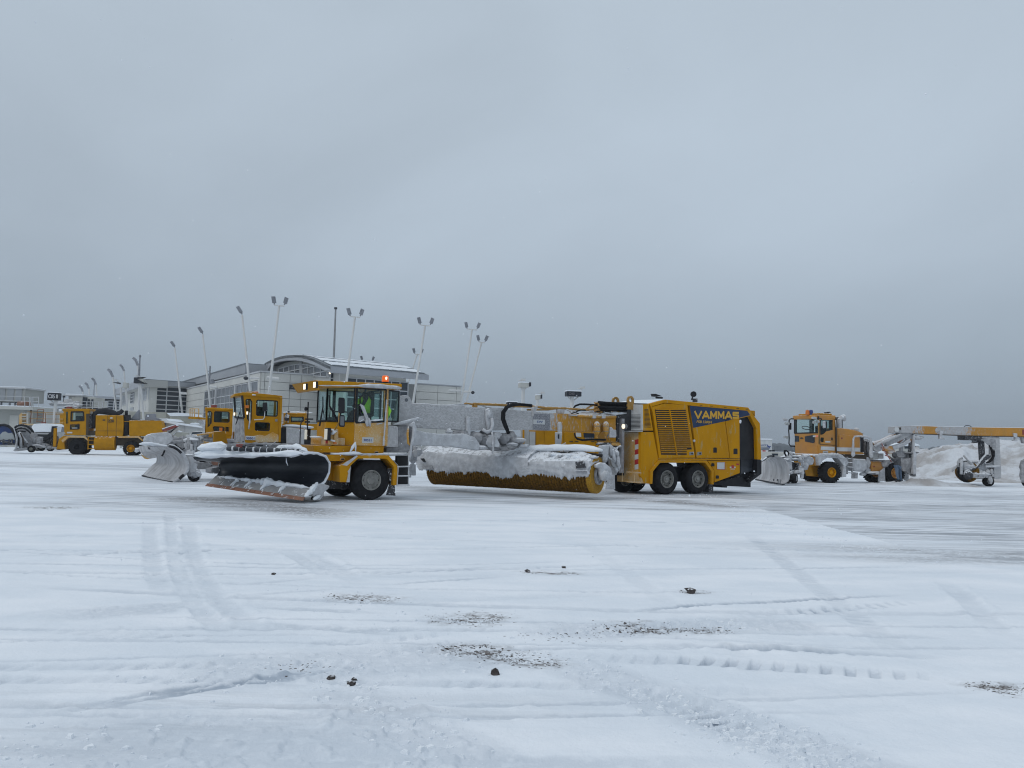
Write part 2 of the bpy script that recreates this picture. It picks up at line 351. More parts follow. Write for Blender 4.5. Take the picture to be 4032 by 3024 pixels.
def text(fr, body, s0, z0, v, h, m, parent, width=None, shear=0.0, bold=0.0, name='lettering', depth=.004, plane='s', rot=0.0):
    cu = bpy.data.curves.new('t', 'FONT'); cu.body = body; cu.size = 1; cu.shear = shear; cu.offset = bold; cu.extrude = 0.0; cu.resolution_u = 3
    ob = bpy.data.objects.new('t', cu); me = bpy.data.meshes.new_from_object(ob)
    co = [x.co.copy() for x in me.vertices]
    x0 = min(c.x for c in co); x1 = max(c.x for c in co); y0 = min(c.y for c in co); y1 = max(c.y for c in co)
    ky = h/(y1-y0); kx = (width/(x1-x0)) if width else ky
    mb = MB(); P = []
    for c in co:
        a, b = (c.x-x0)*kx, (c.y-y0)*ky
        P.append(fr.w(s0+a*math.cos(rot)-b*math.sin(rot), v, z0+a*math.sin(rot)+b*math.cos(rot)) if plane == 's' else fr.w(v, s0-a, z0+b))
    fs = [tuple(p.vertices) for p in me.polygons]
    off = fr.n*depth if plane == 's' else fr.u*depth
    k = len(P); mb.add(P+[p+off for p in P], fs+[tuple(k+i for i in reversed(f)) for f in fs])
    bpy.data.objects.remove(ob); bpy.data.curves.remove(cu); bpy.data.meshes.remove(me)
    return mb.build(name, m, parent)
GLY = {'V': [(0, 1, .5, 0), (1, 1, .5, 0)], 'A': [(0, 0, .5, 1), (1, 0, .5, 1), (.25, .3, .75, .3)], 'M': [(.08, 0, .08, 1), (.92, 0, .92, 1), (.08, 1, .5, .25), (.92, 1, .5, .25)],
       'S': [(.95, .88, .1, .88), (.1, .88, .1, .55), (.1, .52, .9, .48), (.9, .45, .9, .12), (.9, .12, .05, .12)]}
def block_letters(fr, word, s0, z0, s1, z1, h, v, m, parent, wd=.26, gap=.16, lean=.0):
    mb = MB(); n = len(word); cw = (s1-s0)/n; k = 0      # thick sign-writer's capitals, one stroke after another
    for i, ch in enumerate(word):
        for (a, b, c, d) in GLY[ch]:
            X = lambda x, y: s0+cw*(i+gap/2+(1-gap)*x)+lean*h*y; Zz = lambda x, y: z0+(z1-z0)*(i+x)/n+h*(wd*.25+(1-wd*.5)*y)
            p, q = Vector((X(a, b), 0, Zz(a, b))), Vector((X(c, d), 0, Zz(c, d))); t = (q-p).normalized(); e = Vector((t.z, 0, -t.x))*h*wd*.5
            p = p-t*h*wd*.22; q = q+t*h*wd*.22; k += 1
            mb.prism(fr, [((p+e).x, (p+e).z), ((q+e).x, (q+e).z), ((q-e).x, (q-e).z), ((p-e).x, (p-e).z)], v-.0006*k, v)
    return mb.build('lettering', m, parent, kind='stuff')
def wheel(fr, s, z, r, v0, wid, root, rim='steel_rim', rimr=.58, lug=0, hubm=None, name='wheel', bolts=10, snowy=False, depth=.10):
    R = r
    prof = [(rimr*R*.98, v0+wid*.8), (rimr*R*.99, v0+.02), (rimr*R*1.03, v0), (R*.80, v0-.015), (R*.93, v0+.01), (R*.985, v0+.05), (R, v0+.1), (R, v0+wid-.1), (R*.985, v0+wid-.05), (R*.93, v0+wid), (rimr*R, v0+wid)]
    mb = MB().lathe(fr, s, z, prof, 48, caps=False)
    if lug:
        for k in range(lug):
            a = 2*math.pi*k/lug
            for q, (va, vb) in enumerate(((v0+.0, v0+wid*.5), (v0+wid*.5, v0+wid))):
                a2 = a+q*math.pi/lug; w_ = .5*math.pi/lug*1.0
                for da in (0,):
                    pts = [(R*.93, a2-w_), (R*1.035, a2-w_*.8), (R*1.035, a2+w_*.8), (R*.93, a2+w_)]
                    mb.prism(fr, [(s+p*math.cos(b), z+p*math.sin(b)) for p, b in pts], va, vb)
    t = mb.build(name, 'rubber', root, smooth='auto')
    q = rimr*R
    MB().lathe(fr, s, z, [(q*1.01, v0+.03), (q*1.01, v0-.012), (q*.93, v0-.012), (q*.88, v0+depth*.5), (q*.82, v0+depth), (q*.48, v0+depth*.8), (q*.40, v0+depth*.25), (q*.22, v0+depth*.3), (q*.20, v0+depth*.1), (0.001, v0+depth*.08)], 36, caps=False).build('rim', rim, t, smooth='auto')
    hb = MB()
    for k in range(bolts):
        a = 2*math.pi*(k+.5)/bolts
        hb.lathe(fr, s+q*.62*math.cos(a), z+q*.62*math.sin(a), [(q*.055, v0+depth+.02), (q*.055, v0+depth*.55), (.001, v0+depth*.5)], 6)
        if k % 1 == 0: pass
    hb.build('wheel_nuts', hubm or rim, t)
    dk = MB()
    for k in range(bolts):
        a = 2*math.pi*k/bolts
        dk.lathe(fr, s+q*.86*math.cos(a), z+q*.86*math.sin(a), [(q*.075, v0+depth*.9), (q*.075, v0+depth*.62), (.001, v0+depth*.61)], 8)
    dk.build('vent_holes', 'black', t)
    return t
def human(name, joints, edges, radii, root_i, m, parent, sub=2):
    me = bpy.data.meshes.new(name); iv = inv_of(parent) if parent else Matrix()
    me.from_pydata([iv @ Vector(j) for j in joints], edges, []); o = bpy.data.objects.new(name, me); COL.objects.link(o); o.parent = parent
    me.materials.append(MATS[m])
    sk = o.modifiers.new('skin', 'SKIN'); me.skin_vertices or me.attributes
    if not me.skin_vertices: 
        bm = bmesh.new(); bm.from_mesh(me); bm.verts.layers.skin.verify(); bm.to_mesh(me); bm.free()
    for i, r in enumerate(radii):
        x = me.skin_vertices[0].data[i]; x.radius = (r, r) if not isinstance(r, tuple) else r; x.use_root = (i == root_i)
    o.modifiers.new('sub', 'SUBSURF').levels = sub; o.modifiers['sub'].render_levels = sub
    return o
# ------------------------------------------------------------ ground: one sheet out to the horizon
def vnoise(x, y, seed):
    xi = np.floor(x).astype(np.int64); yi = np.floor(y).astype(np.int64); fx = x-xi; fy = y-yi
    fx = fx*fx*(3-2*fx); fy = fy*fy*(3-2*fy)
    def h(a, b):
        n = (a*374761393 + b*668265263 + seed*1442695041) & 0xffffffff
        n = ((n ^ (n >> 13))*1274126177) & 0xffffffff
        return ((n ^ (n >> 16)) & 0xffff)/65535.0
    return (h(xi, yi)*(1-fx)+h(xi+1, yi)*fx)*(1-fy)+(h(xi, yi+1)*(1-fx)+h(xi+1, yi+1)*fx)*fy
def fbm(x, y, seed, o=4):
    r = 0; a = .5
    for i in range(o): r = r+a*(vnoise(x*2**i, y*2**i, seed+i)-.5); a *= .5
    return r
def gl(c, *l): return [gp(*pc(c, l[i], l[i+1])) for i in range(0, len(l), 2)]
def dist_poly(X, Y, pts):                   # distance, arc length and side to a polyline
    best = np.full(X.shape, 1e9); arc = np.zeros(X.shape); sd = np.zeros(X.shape); L = 0
    for a, b in zip(pts[:-1], pts[1:]):
        dx, dy = b.x-a.x, b.y-a.y; l = math.hypot(dx, dy)
        t = np.clip(((X-a.x)*dx+(Y-a.y)*dy)/l/l, 0, 1); d = np.hypot(X-a.x-t*dx, Y-a.y-t*dy)
        m = d < best; best = np.where(m, d, best); arc = np.where(m, L+t*l, arc); sd = np.where(m, np.sign((X-a.x)*dy-(Y-a.y)*dx), sd); L += l
    return best, arc, sd, L
R0 = [1.0, 1.8, 2.6]; p = 470.0
while p > 9: R0.append(EYE*FPX/4/p if False else EYE*762/p); p -= .72 if p > 25 else .5
r = R0[-1]
while r < 7000: r *= 1.06; R0.append(r)
RR = np.array(sorted(R0))
A1 = np.linspace(math.radians(90-40), math.radians(90+40), 860); A2 = np.linspace(math.radians(130), math.radians(410), 60)[1:]
AA = np.concatenate([A1, A2[:-1]])
RG, AG = np.meshgrid(RR, AA, indexing='ij'); X = RG*np.cos(AG); Y = RG*np.sin(AG)
Zg = np.zeros_like(X); near = np.clip((60-RG)/40, 0, 1)
Zg += .035*fbm(X*.16, Y*.16, 3, 3)*near + .014*fbm(X*.9, Y*.9, 9, 4)*near
rough_patch = np.clip(fbm(X*.22+3, Y*.55+8, 21, 3)*4+.25, 0, 1)
Zg += .016*fbm(X*6.5, Y*6.5, 31, 3)*np.clip((30-RG)/20, 0, 1)*(.25+.75*rough_patch)
ice = np.zeros_like(X); dirt = np.zeros_like(X); packed_shade = np.zeros_like(X)
RUTS = [  # crop, points, half-width, depth, berm, lug length, lug depth
    ('U', [150, 620, 400, 640, 800, 655, 1150, 680, 1500, 700, 1900, 722], .15, .02, .02, .34, .05),
    ('U', [520, 580, 800, 592, 1150, 605, 1500, 622, 1900, 640], .07, .05, .03, 0, 0),
    ('U', [1150, 527, 1300, 536, 1500, 543, 1880, 550], .07, .045, .03, 0, 0),
    ('U', [400, 450, 800, 415, 1200, 395, 1700, 372], .06, .025, .015, 0, 0),
    ('U', [880, 470, 1200, 445, 1500, 425, 1750, 400], .12, .02, .02, .3, .02),
    ('U', [0, 545, 300, 535, 700, 500, 1100, 505], .10, .02, .01, .2, .03),
    ('U', [250, 690, 450, 745, 700, 830, 950, 925, 1150, 1000, 1330, 1070, 1500, 1130], .20, .05, .015, .25, .03),
    ('U', [700, 810, 950, 880, 1200, 930, 1450, 1000, 1700, 1100], .16, .045, .03, 0, 0),
    ('U', [1850, 300, 1950, 380, 2060, 480, 2160, 560], .14, .04, .03, 0, 0),
    ('U', [0, 1085, 100, 1100, 300, 1108], .12, .04, .02, .3, .04),
    ('U', [2120, 870, 2180, 930], .12, .03, .02, .3, .03),
    ('S', [0, 893, 400, 858, 750, 800, 1150, 740, 1500, 700, 1900, 655], .05, .018, .01, 0, 0),
    ('S', [0, 915, 400, 880, 750, 820, 1150, 755, 1500, 712, 1900, 668], .05, .014, .008, 0, 0),
    ('S', [0, 485, 180, 452, 380, 433], .08, .035, .02, 0, 0),
    ('S', [150, 465, 400, 455, 740, 432], .12, .025, .02, .3, .03),
    ('S', [100, 530, 350, 540, 600, 552, 830, 565], .13, .02, .02, .34, .05),
    ('S', [975, 385, 1200, 372, 1490, 352], .07, .035, .02, 0, 0),
    ('S', [1000, 412, 1300, 398, 1550, 392], .12, .02, .01, .3, .03),
    ('S', [920, 338, 1150, 325, 1400, 302], .07, .035, .02, 0, 0),
    ('S', [1575, 295, 1800, 278, 2200, 252], .06, .03, .02, 0, 0),
    ('S', [1640, 338, 1900, 318, 2200, 300], .06, .03, .02, 0, 0),
    ('S', [1080, 500, 1300, 520, 1550, 540, 1780, 550], .09, .03, .02, 0, 0),
    ('S', [1080, 430, 1300, 445, 1500, 452, 1700, 462], .08, .02, .02, 0, 0),
    ('S', [0, 207, 300, 203, 600, 190, 900, 185, 1250, 170], .12, .03, .03, .6, .03),
    ('S', [0, 120, 300, 120, 600, 118], .12, .03, .03, 0, 0),
    ('S', [350, 720, 600, 700, 800, 672, 930, 655], .05, .025, .015, 0, 0),
    ('S', [650, 60, 660, 190, 680, 300, 730, 400], .14, .03, .0, 0, 0),
    ('S', [740, 20, 750, 120, 765, 230, 800, 320, 850, 420, 960, 540, 1040, 580], .12, .035, .02, 0, 0),
    ('S', [820, 60, 835, 200, 870, 280, 930, 380, 1020, 460, 1180, 590], .16, .03, .02, 0, 0),
    ('S', [1230, 170, 1350, 240, 1460, 310], .16, .03, .02, 0, 0),
    ('S', [1310, 180, 1450, 250, 1600, 345], .16, .03, .02, 0, 0),
    ('S', [1190, 595, 1400, 592, 1700, 575, 2000, 540], .11, .02, .01, .28, .03),
    ('S', [1400, 800, 1550, 880, 1700, 980, 1900, 1080, 2000, 1133], .14, .03, .02, .3, .015),
    ('S', [1520, 790, 1660, 870, 1780, 960, 2000, 1060], .14, .025, .02, .3, .015),
    ('S', [650, 1050, 900, 1050, 1100, 1060, 1330, 1060], .18, .02, .02, .42, .05),
    ('S', [150, 540, 250, 480], .05, .02, .01, 0, 0),
]
g = random.Random(41)
for k in range(26):                         # faint older tracks criss-crossing the whole apron
    x0 = g.uniform(-500, 300); x1 = x0+g.uniform(1300, 2700); y0 = g.choice((1130, 1170, 1215, 1260, 1300, 1345, 1390, 1430, 1480, 1540, 1600))+g.uniform(-18, 18); y1 = y0+g.uniform(-70, 70)
    if k in (9, 19): x0 = g.uniform(900, 1700); x1 = x0+g.uniform(150, 700); y0, y1 = 1110+g.uniform(0, 60), 1420+g.uniform(0, 240)
    bow = g.uniform(-22, 22)
    hw_ = .16 if k in (9, 19) else g.choice((.04, .06, .1, .14))
    RUTS.append(('F', [v for f in (0, .2, .4, .6, .8, 1) for v in (x0+(x1-x0)*f, min(1650, y0+(y1-y0)*f+bow*math.sin(f*3.14)))], hw_, .011, .006, g.choice((0, 0, .3)), .012))
for c_, l_, hw, dep, berm, ll, ld in RUTS:
    pts = gl(c_, *l_); d, arc, sd, L = dist_poly(X, Y, pts); d = d+.06*fbm(X*5, Y*5, 17, 3)*(1 if hw < .2 else 3)
    endf = np.clip(arc/1.2, 0, 1)*np.clip((L-arc)/1.2, 0, 1)*(.55+.45*np.clip(vnoise(arc*.5, arc*0, 91)*2, 0, 1))
    k = np.clip(1-(d/hw)**4, 0, 1)
    var = .6+.8*vnoise(arc*1.3, arc*0, 5)
    Zg -= (.55 if hw > .11 else .85)*dep*k*endf*var
    Zg += .35*berm*np.exp(-((d-hw*1.3)/(.04+hw*.2))**2)*endf*(2*vnoise(X*12, Y*12, 77))**2
    if ll: lug_ = np.clip(np.sin(2*math.pi*(arc/(ll*.55))+sd*d/hw*1.6)*2.5, 0, 1)*(.4+1.2*vnoise(arc*2.1, arc*0, 8)); Zg -= .95*ld*k*endf*lug_; packed_shade = np.maximum(packed_shade, (.9 if ld > .015 else .4)*k*endf*lug_)
    packed_shade = np.maximum(packed_shade, k*endf*(.25 if ll else (1.15 if hw < .12 and dep > .012 else .42 if hw < .12 else .12 if dep < .012 else .28))*(.35+.65*var))  # packed-snow grey, deepened so that rut shade is painted into the colour
# crumbs beside the two wide trails
for c_, l_, hw in (('U', [180, 640, 450, 745, 950, 925, 1500, 1120], .33), ('U', [0, 520, 400, 530, 900, 500, 1200, 500], .35), ('S', [600, 740, 1000, 720, 1400, 690, 2000, 650], .5), ('S', [1350, 760, 1700, 950, 2000, 1100], .35), ('S', [0, 1000, 500, 1050, 1400, 1090], .6), ('S', [100, 480, 700, 440], .3)):
    d, arc, sd, L = dist_poly(X, Y, gl(c_, *l_)); k = np.clip(1.3-(d/hw)**2, 0, 1)*np.clip(arc/.6, 0, 1)
    Zg += .03*k*np.clip(fbm(X*11, Y*9, 61, 3)*3-.1, 0, 1); packed_shade = np.maximum(packed_shade, .35*k)
# scraped, icy area on the right: a low lip of snow runs along its edge
lip = gl('F', 1490, 1048, 1545, 1072, 1600, 1102, 1700, 1142, 1850, 1180, 1980, 1212, 2100, 1232, 2400, 1262)
dl, al, sl_, LL = dist_poly(X, Y, lip)
inside = (sl_ < 0) & (Y > 8)
edge = np.clip((np.where(inside, dl, -dl)+.4+6.5*fbm(X*.3, Y*.5, 4, 6))/1.6, 0, 1)
edge = np.where((X > lip[0].x-1) & (RG < 45), edge, 0)
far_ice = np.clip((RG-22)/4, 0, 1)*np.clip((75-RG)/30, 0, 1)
ice = np.maximum(ice, edge)
Zg -= .05*edge; Zg += .05*np.exp(-((dl-.1)/.25)**2)*(.4+vnoise(X*4, Y*4, 15))*(RG < 45)*(X > lip[0].x)
# scraped strip under and before the sweeper
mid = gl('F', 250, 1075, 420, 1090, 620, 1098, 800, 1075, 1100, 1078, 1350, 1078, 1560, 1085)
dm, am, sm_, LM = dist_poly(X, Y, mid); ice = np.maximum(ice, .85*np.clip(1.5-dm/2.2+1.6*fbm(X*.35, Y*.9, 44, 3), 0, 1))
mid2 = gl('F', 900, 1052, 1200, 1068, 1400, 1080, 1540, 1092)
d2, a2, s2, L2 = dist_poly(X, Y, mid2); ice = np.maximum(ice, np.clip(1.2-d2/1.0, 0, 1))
mid3 = gl('F', 420, 1078, 560, 1090, 700, 1108); d3, _, _, _ = dist_poly(X, Y, mid3); dirt = np.maximum(dirt, .8*np.clip(1.3-d3/1.1, 0, 1)*np.clip(.75+fbm(X*.8, Y*3, 6, 3)*2, 0, 1))  # dirty strip below the plow, strengthened as painted contact shade
dirt = np.maximum(dirt, .8*np.clip(1.2-d2/1.0, 0, 1)*np.clip(.65+fbm(X*.7, Y*3, 16, 3)*3, 0, 1)); dirt = np.maximum(dirt, .35*far_ice*np.clip(fbm(X*.12, Y*.9, 91, 4)*5-.5, 0, 1))  # dirt along the sweeper doubles as painted contact shade; far streaks are dirt
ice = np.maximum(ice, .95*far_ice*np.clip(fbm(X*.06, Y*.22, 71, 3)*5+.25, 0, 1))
icep = gp(*pc('S', 1000, 870)); ice = np.maximum(ice, .30*np.exp(-(((X-icep.x)/2.2)**2+((Y-icep.y)/.35)**2)))
icep = gp(*pc('S', 300, 1000)); ice = np.maximum(ice, .30*np.exp(-(((X-icep.x)/1.6)**2+((Y-icep.y)/.5)**2)))
for cc, cx, cy, rx, ry in (('F', 2050, 1190, 3.0, .7), ('F', 2100, 1210, 2.5, .5), ('F', 1420, 1100, 3, .3)):
    q = gp(*pc(cc, cx, cy)); ice = np.maximum(ice, 1.0*np.exp(-(((X-q.x)/rx)**2+((Y-q.y)/ry)**2))*(cc == 'F')); 
    dirt = np.maximum(dirt, .35*np.exp(-(((X-q.x)/rx)**2+((Y-q.y)/ry)**2)))
DIRT_SPOTS = [('F', 1000, 1399, .22, .06), ('F', 1045, 1410, .30, .09), ('F', 1100, 1420, .26, .09), ('F', 1155, 1433, .22, .07), ('F', 1010, 1340, .3, .12), ('F', 1040, 1332, .25, .1), ('F', 790, 1292, .35, .1), ('F', 1370, 1352, .26, .1), ('F', 1385, 1362, .2, .06), ('F', 1490, 1360, .3, .07), ('F', 2150, 1480, .2, .05), ('F', 2195, 1492, .15, .06), ('F', 1500, 1278, .16, .05), ('F', 110, 1097, .5, .15), ('F', 1190, 1236, .35, .06)]
for cc, cx, cy, rx, ry in DIRT_SPOTS:
    q = gp(*pc(cc, cx, cy)); k = np.exp(-(((X-q.x)/rx)**2+((Y-q.y)/(ry*2))**2))
    dirt = np.maximum(dirt, 1.0*k*np.clip(.6+fbm(X*7, Y*16, 3, 3)*4, 0, 1)); Zg -= .01*k
flatz = np.clip((RG-4)/3, 0, 1)
Zg *= np.clip((RG-1.2)/1.5, 0, 1)
nr, na = X.shape
V = np.stack([X, Y, Zg], -1).reshape(-1, 3)
ii, jj = np.meshgrid(np.arange(nr-1), np.arange(na), indexing='ij'); j2 = (jj+1) % na
F4 = np.stack([ii*na+jj, (ii+1)*na+jj, (ii+1)*na+j2, ii*na+j2], -1).reshape(-1, 4)
me = bpy.data.meshes.new('snowy_ground'); me.vertices.add(len(V)+1); me.vertices.foreach_set('co', np.concatenate([V, [[0, 0, 0]]]).ravel())
tri = np.stack([np.full(na, len(V)), np.arange(na), (np.arange(na)+1) % na], -1)
nl = len(F4)*4+len(tri)*3; me.loops.add(nl); me.loops.foreach_set('vertex_index', np.concatenate([F4.ravel(), tri.ravel()]))
me.polygons.add(len(F4)+len(tri))
me.polygons.foreach_set('loop_start', np.concatenate([np.arange(len(F4))*4, len(F4)*4+np.arange(len(tri))*3]))
me.polygons.foreach_set('use_smooth', np.ones(len(F4)+len(tri), bool))
me.update(calc_edges=True); me.validate()
for nm, arr in (('ice', ice), ('dirt', dirt), ('packed_shade', packed_shade)):
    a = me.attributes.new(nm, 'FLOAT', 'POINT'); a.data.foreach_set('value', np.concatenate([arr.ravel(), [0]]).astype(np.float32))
g_ = bpy.data.objects.new('snowy_ground', me); COL.objects.link(g_); g_['kind'] = 'structure'
m = bpy.data.materials.new('snowy_ground'); m.use_nodes = True; t = m.node_tree; b = t.nodes['Principled BSDF']
def at_(n): a = N(t, 'ShaderNodeAttribute'); a.attribute_name = n; return a.outputs['Fac']
def tn(sc, d=5, r_=.6, st=None, dist=0):
    tc = N(t, 'ShaderNodeTexCoord'); v = tc.outputs['Object']
    if st: q = N(t, 'ShaderNodeMapping'); q.inputs['Scale'].default_value = st; q.inputs['Rotation'].default_value = (0, 0, -.12); t.links.new(v, q.inputs[0]); v = q.outputs[0]
    n = N(t, 'ShaderNodeTexNoise'); n.inputs['Scale'].default_value = sc; n.inputs['Detail'].default_value = d; n.inputs['Roughness'].default_value = r_; n.inputs['Distortion'].default_value = dist
    t.links.new(v, n.inputs['Vector']); return n.outputs['Fac']
def mrn(x, a, b_, c=0, d=1):
    n = N(t, 'ShaderNodeMapRange', interpolation_type='SMOOTHSTEP')
    for i, q in (('From Min', a), ('From Max', b_), ('To Min', c), ('To Max', d)): n.inputs[i].default_value = q
    t.links.new(x, n.inputs['Value']); return n.outputs[0]
def mth(op, a, b_=None, c=None):
    n = N(t, 'ShaderNodeMath', operation=op)
    for i, q in enumerate((a, b_, c)):
        if q is None: continue
        if isinstance(q, (int, float)): n.inputs[i].default_value = q
        else: t.links.new(q, n.inputs[i])
    return n.outputs[0]
def mxc(f, a, b_):
    n = N(t, 'ShaderNodeMix', data_type='RGBA'); t.links.new(f, n.inputs[0])
    for i, q in ((6, a), (7, b_)):
        if isinstance(q, tuple): n.inputs[i].default_value = (*q, 1)
        else: t.links.new(q, n.inputs[i])
    return n.outputs[2]
base = mxc(mrn(tn(.55, 6, .6, (1, 2.2, 1)), .35, .68), (.77, .815, .865), (.87, .895, .93))
base = mxc(mth('MULTIPLY', at_('packed_shade'), mrn(tn(9), .3, .55, .45, 1)), base, (.40, .455, .525))  # packed snow tone that also stands in for shade in the ruts
streak = mrn(tn(.55, 7, .72, (.55, 6.5, 1), .6), .45, .56)
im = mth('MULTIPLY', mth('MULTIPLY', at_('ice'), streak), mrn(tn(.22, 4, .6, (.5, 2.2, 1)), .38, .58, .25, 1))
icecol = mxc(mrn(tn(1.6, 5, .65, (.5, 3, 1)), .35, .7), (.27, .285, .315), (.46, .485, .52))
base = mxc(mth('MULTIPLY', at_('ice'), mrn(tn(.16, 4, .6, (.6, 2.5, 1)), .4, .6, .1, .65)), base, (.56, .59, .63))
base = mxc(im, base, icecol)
base = mxc(mth('MULTIPLY', at_('dirt'), mrn(tn(9, 5, .7), .36, .6)), base, (.14, .12, .11))  # dirt, with the contact shade painted under plow and sweeper
t.links.new(base, b.inputs['Base Color'])
t.links.new(mrn(im, 0, 1, .85, .45), b.inputs['Roughness']); b.inputs['Specular IOR Level'].default_value = .35
bn = N(t, 'ShaderNodeBump'); bn.inputs['Distance'].default_value = .02; bn.inputs['Strength'].default_value = .8
t.links.new(mth('ADD', tn(6, 6, .62), mth('MULTIPLY', tn(38, 4, .6), .35)), bn.inputs['Height']); t.links.new(bn.outputs[0], b.inputs['Normal'])
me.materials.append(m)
_Z = Zg.copy()
def gz(x, y):
    r_ = math.hypot(x, y); a_ = math.atan2(y, x)
    i = int(np.argmin(abs(RR-r_))); j = int(np.argmin(abs(AA-a_))); return float(_Z[i, j])
# small crumbs of snow along the trails, and chips of dirt where the pavement shows
def crumbs(name, m_, spots, n, r0, r1, seed, hz=.6):
    g = random.Random(seed); mb = MB()
    for k in range(n):
        a, b_, sp = spots[g.randrange(len(spots))]; tt = g.random()
        q = a.lerp(b_, tt)+Vector((g.gauss(0, sp), g.gauss(0, sp), 0)); r_ = r0+(r1-r0)*g.random()**3; an = g.random()*3
        z = gz(q.x, q.y); e = .3+.7*g.random()
        P = [Vector((math.cos(an+i*1.57+g.uniform(-.4, .4))*r_*(1 if i % 2 else e)*(2.2 if hz < .5 else 1.2), math.sin(an+i*1.57)*r_*(1 if i % 2 else e), 0)) for i in range(4)]
        c = Vector((q.x, q.y, z))
        mb.add([c+p_-Vector((0, 0, .01)) for p_ in P]+[c+p_*.6+Vector((0, 0, r_*hz*g.uniform(.5, 1))) for p_ in P], [(3, 2, 1, 0), (4, 5, 6, 7), (0, 1, 5, 4), (1, 2, 6, 5), (2, 3, 7, 6), (3, 0, 4, 7)])
    return mb.build(name, m_, None, kind='stuff')
def segs(c_, sp, *l): g = gl(c_, *l); return [(g[i], g[i+1], sp) for i in range(len(g)-1)]
crumbs('snow_crumbs', 'snow', segs('U', .16, 180, 640, 450, 745, 700, 830, 950, 925, 1150, 1000, 1330, 1070, 1500, 1130)+segs('U', .2, 950, 925, 1150, 1000, 1330, 1070)+segs('U', .15, 150, 540, 700, 500, 1100, 500)+segs('S', .3, 700, 740, 1400, 690, 2000, 640)+segs('S', .2, 1500, 780, 1700, 900, 2000, 1080)+segs('S', .25, 1500, 380, 2000, 560)+segs('S', .3, 0, 1050, 700, 1080)
       +segs('F', .35, 740, 1082, 870, 1084)+segs('F', .35, 1380, 1070, 1560, 1072)+segs('F', .3, 1540, 1072, 1600, 1102, 1700, 1142, 1850, 1180, 1980, 1212), 1900, .008, .036, 5)
ds = []
for cc, cx, cy, rx, ry in DIRT_SPOTS:
    q = gp(*pc(cc, cx, cy)); ds += [(q-Vector((rx, 0, 0)), q+Vector((rx, 0, 0)), ry)]*max(1, int(rx*10))
for o in [crumbs('pavement_chips', 'chips', ds+segs('U', .12, 50, 545, 300, 560, 500, 510, 900, 515)+segs('S', .1, 1340, 690, 1300, 700), 3200, .003, .011, 6, .4)]: pass
# dark clods lying on the snow
CL = [('F', 1070, 1459, .036, 'dark pointed clod of frozen dirt right below the scraped dirt patch'),
      ('F', 764, 1470, .026, 'small dark clod of dirt, the upper of a close pair at lower left'),
      ('F', 759, 1483, .034, 'dark flat clod of dirt, the lower of a close pair at lower left'),
      ('F', 714, 1466, .032, 'brown clod of dirt just left of a close pair at lower left'),
      ('F', 1139, 1235, .05, 'round black clod on smooth snow below the broom'),
      ('F', 1218, 1226, .035, 'small dark clod on smooth snow right of a round black one'),
      ('F', 1492, 1280, .075, 'brown snow-crusted clod below the rear body of the sweeper'),
      ('F', 592, 1241, .03, 'tiny lone dark clod on smooth snow below the long plow'),
      ('F', 592+860, 1284, .03, ''), ]
for i, (c_, x_, y_, r_, lb) in enumerate(CL):
    if not lb: continue
    q = gp(*pc(c_, x_, y_)); z = gz(q.x, q.y)
    mb = MB().blob(Vector((0, 0, r_*.35)), r_, r_*.8, r_*(1.1 if i == 0 else .55), seed=i+3, n=7, jit=.42)
    o = mb.build('dirt_clod', 'clod', None); o.location = (q.x, q.y, z); tag(o, lb, 'dirt clod', 'clods of frozen dirt on the snow')
# snow bank behind the towed broom
def bank(name, x0, x1, y0, y1, hf, seed, nx, ny, m_, label):
    xs = np.linspace(x0, x1, nx); ys = np.linspace(y0, y1, ny); XX, YY = np.meshgrid(xs, ys, indexing='ij')
    u_ = (XX-x0)/(x1-x0); v_ = (YY-y0)/(y1-y0)
    H_ = hf(u_, v_)
    Z_ = H_*(1+.9*fbm(XX*.35, YY*.35, seed, 4))+np.clip(H_, 0, .6)*(.9*fbm(XX*1.1, YY*1.1, seed+7, 4)+.9*np.clip(fbm(XX*2.2, YY*2.2, seed+9, 3), -.1, 1)+.35*fbm(XX*4, YY*4, seed+3, 2))-.12
    rows = [[Vector((XX[i, j], YY[i, j], Z_[i, j])) for j in range(ny)] for i in range(nx)]
    o = MB().grid(rows).build(name, m_, None, smooth=True); return tag(o, label, 'snow bank')
def hf(u_, v_):
    r_ = np.clip(u_/.13, 0, 1); r_ = r_*r_*(3-2*r_)
    pk = .80+.35*np.exp(-((u_-.30)/.10)**2)+.22*np.exp(-((u_-.62)/.12)**2)
    return 2.35*r_*pk*np.clip(v_/.42, 0, 1)**.75*np.clip((1-v_)/.2, 0, 1)
bank('snow_bank', 28, 62, 50, 66, hf, 5, 240, 110, 'snow_dirty', 'tall lumpy bank of dirty ploughed snow behind the towed broom')
hf2 = lambda u_, v_: .55*np.clip(u_/.1, 0, 1)*np.clip((1-u_)/.15, 0, 1)*np.sin(np.pi*v_)
bank('snow_ridge', 19.3, 26.5, 41.9, 44.2, lambda u_, v_: .34*np.sin(np.pi*np.clip(u_, 0, 1))**.6*np.sin(np.pi*v_), 15, 70, 24, 'snow_dirty', 'low dirty snow ridge at the rear wheel of the right hand plow truck')
# treeline far off: one mass
g = random.Random(3); mb = MB()
for k in range(1300):
    a = math.radians(90-g.uniform(-24, 62)); R_ = g.uniform(950, 1150); h_ = g.uniform(7, 11.5)+3*math.sin(a*23)+1.5*math.sin(a*61); wd = g.uniform(5, 11)
    c = Vector((R_*math.cos(a), R_*math.sin(a), 0))
    mb.blob(c+Vector((0, 0, h_*.45)), wd, wd, h_*.56, seed=k, n=6, jit=.3)
mb.build('distant_wood', 'trees', None, kind='stuff')
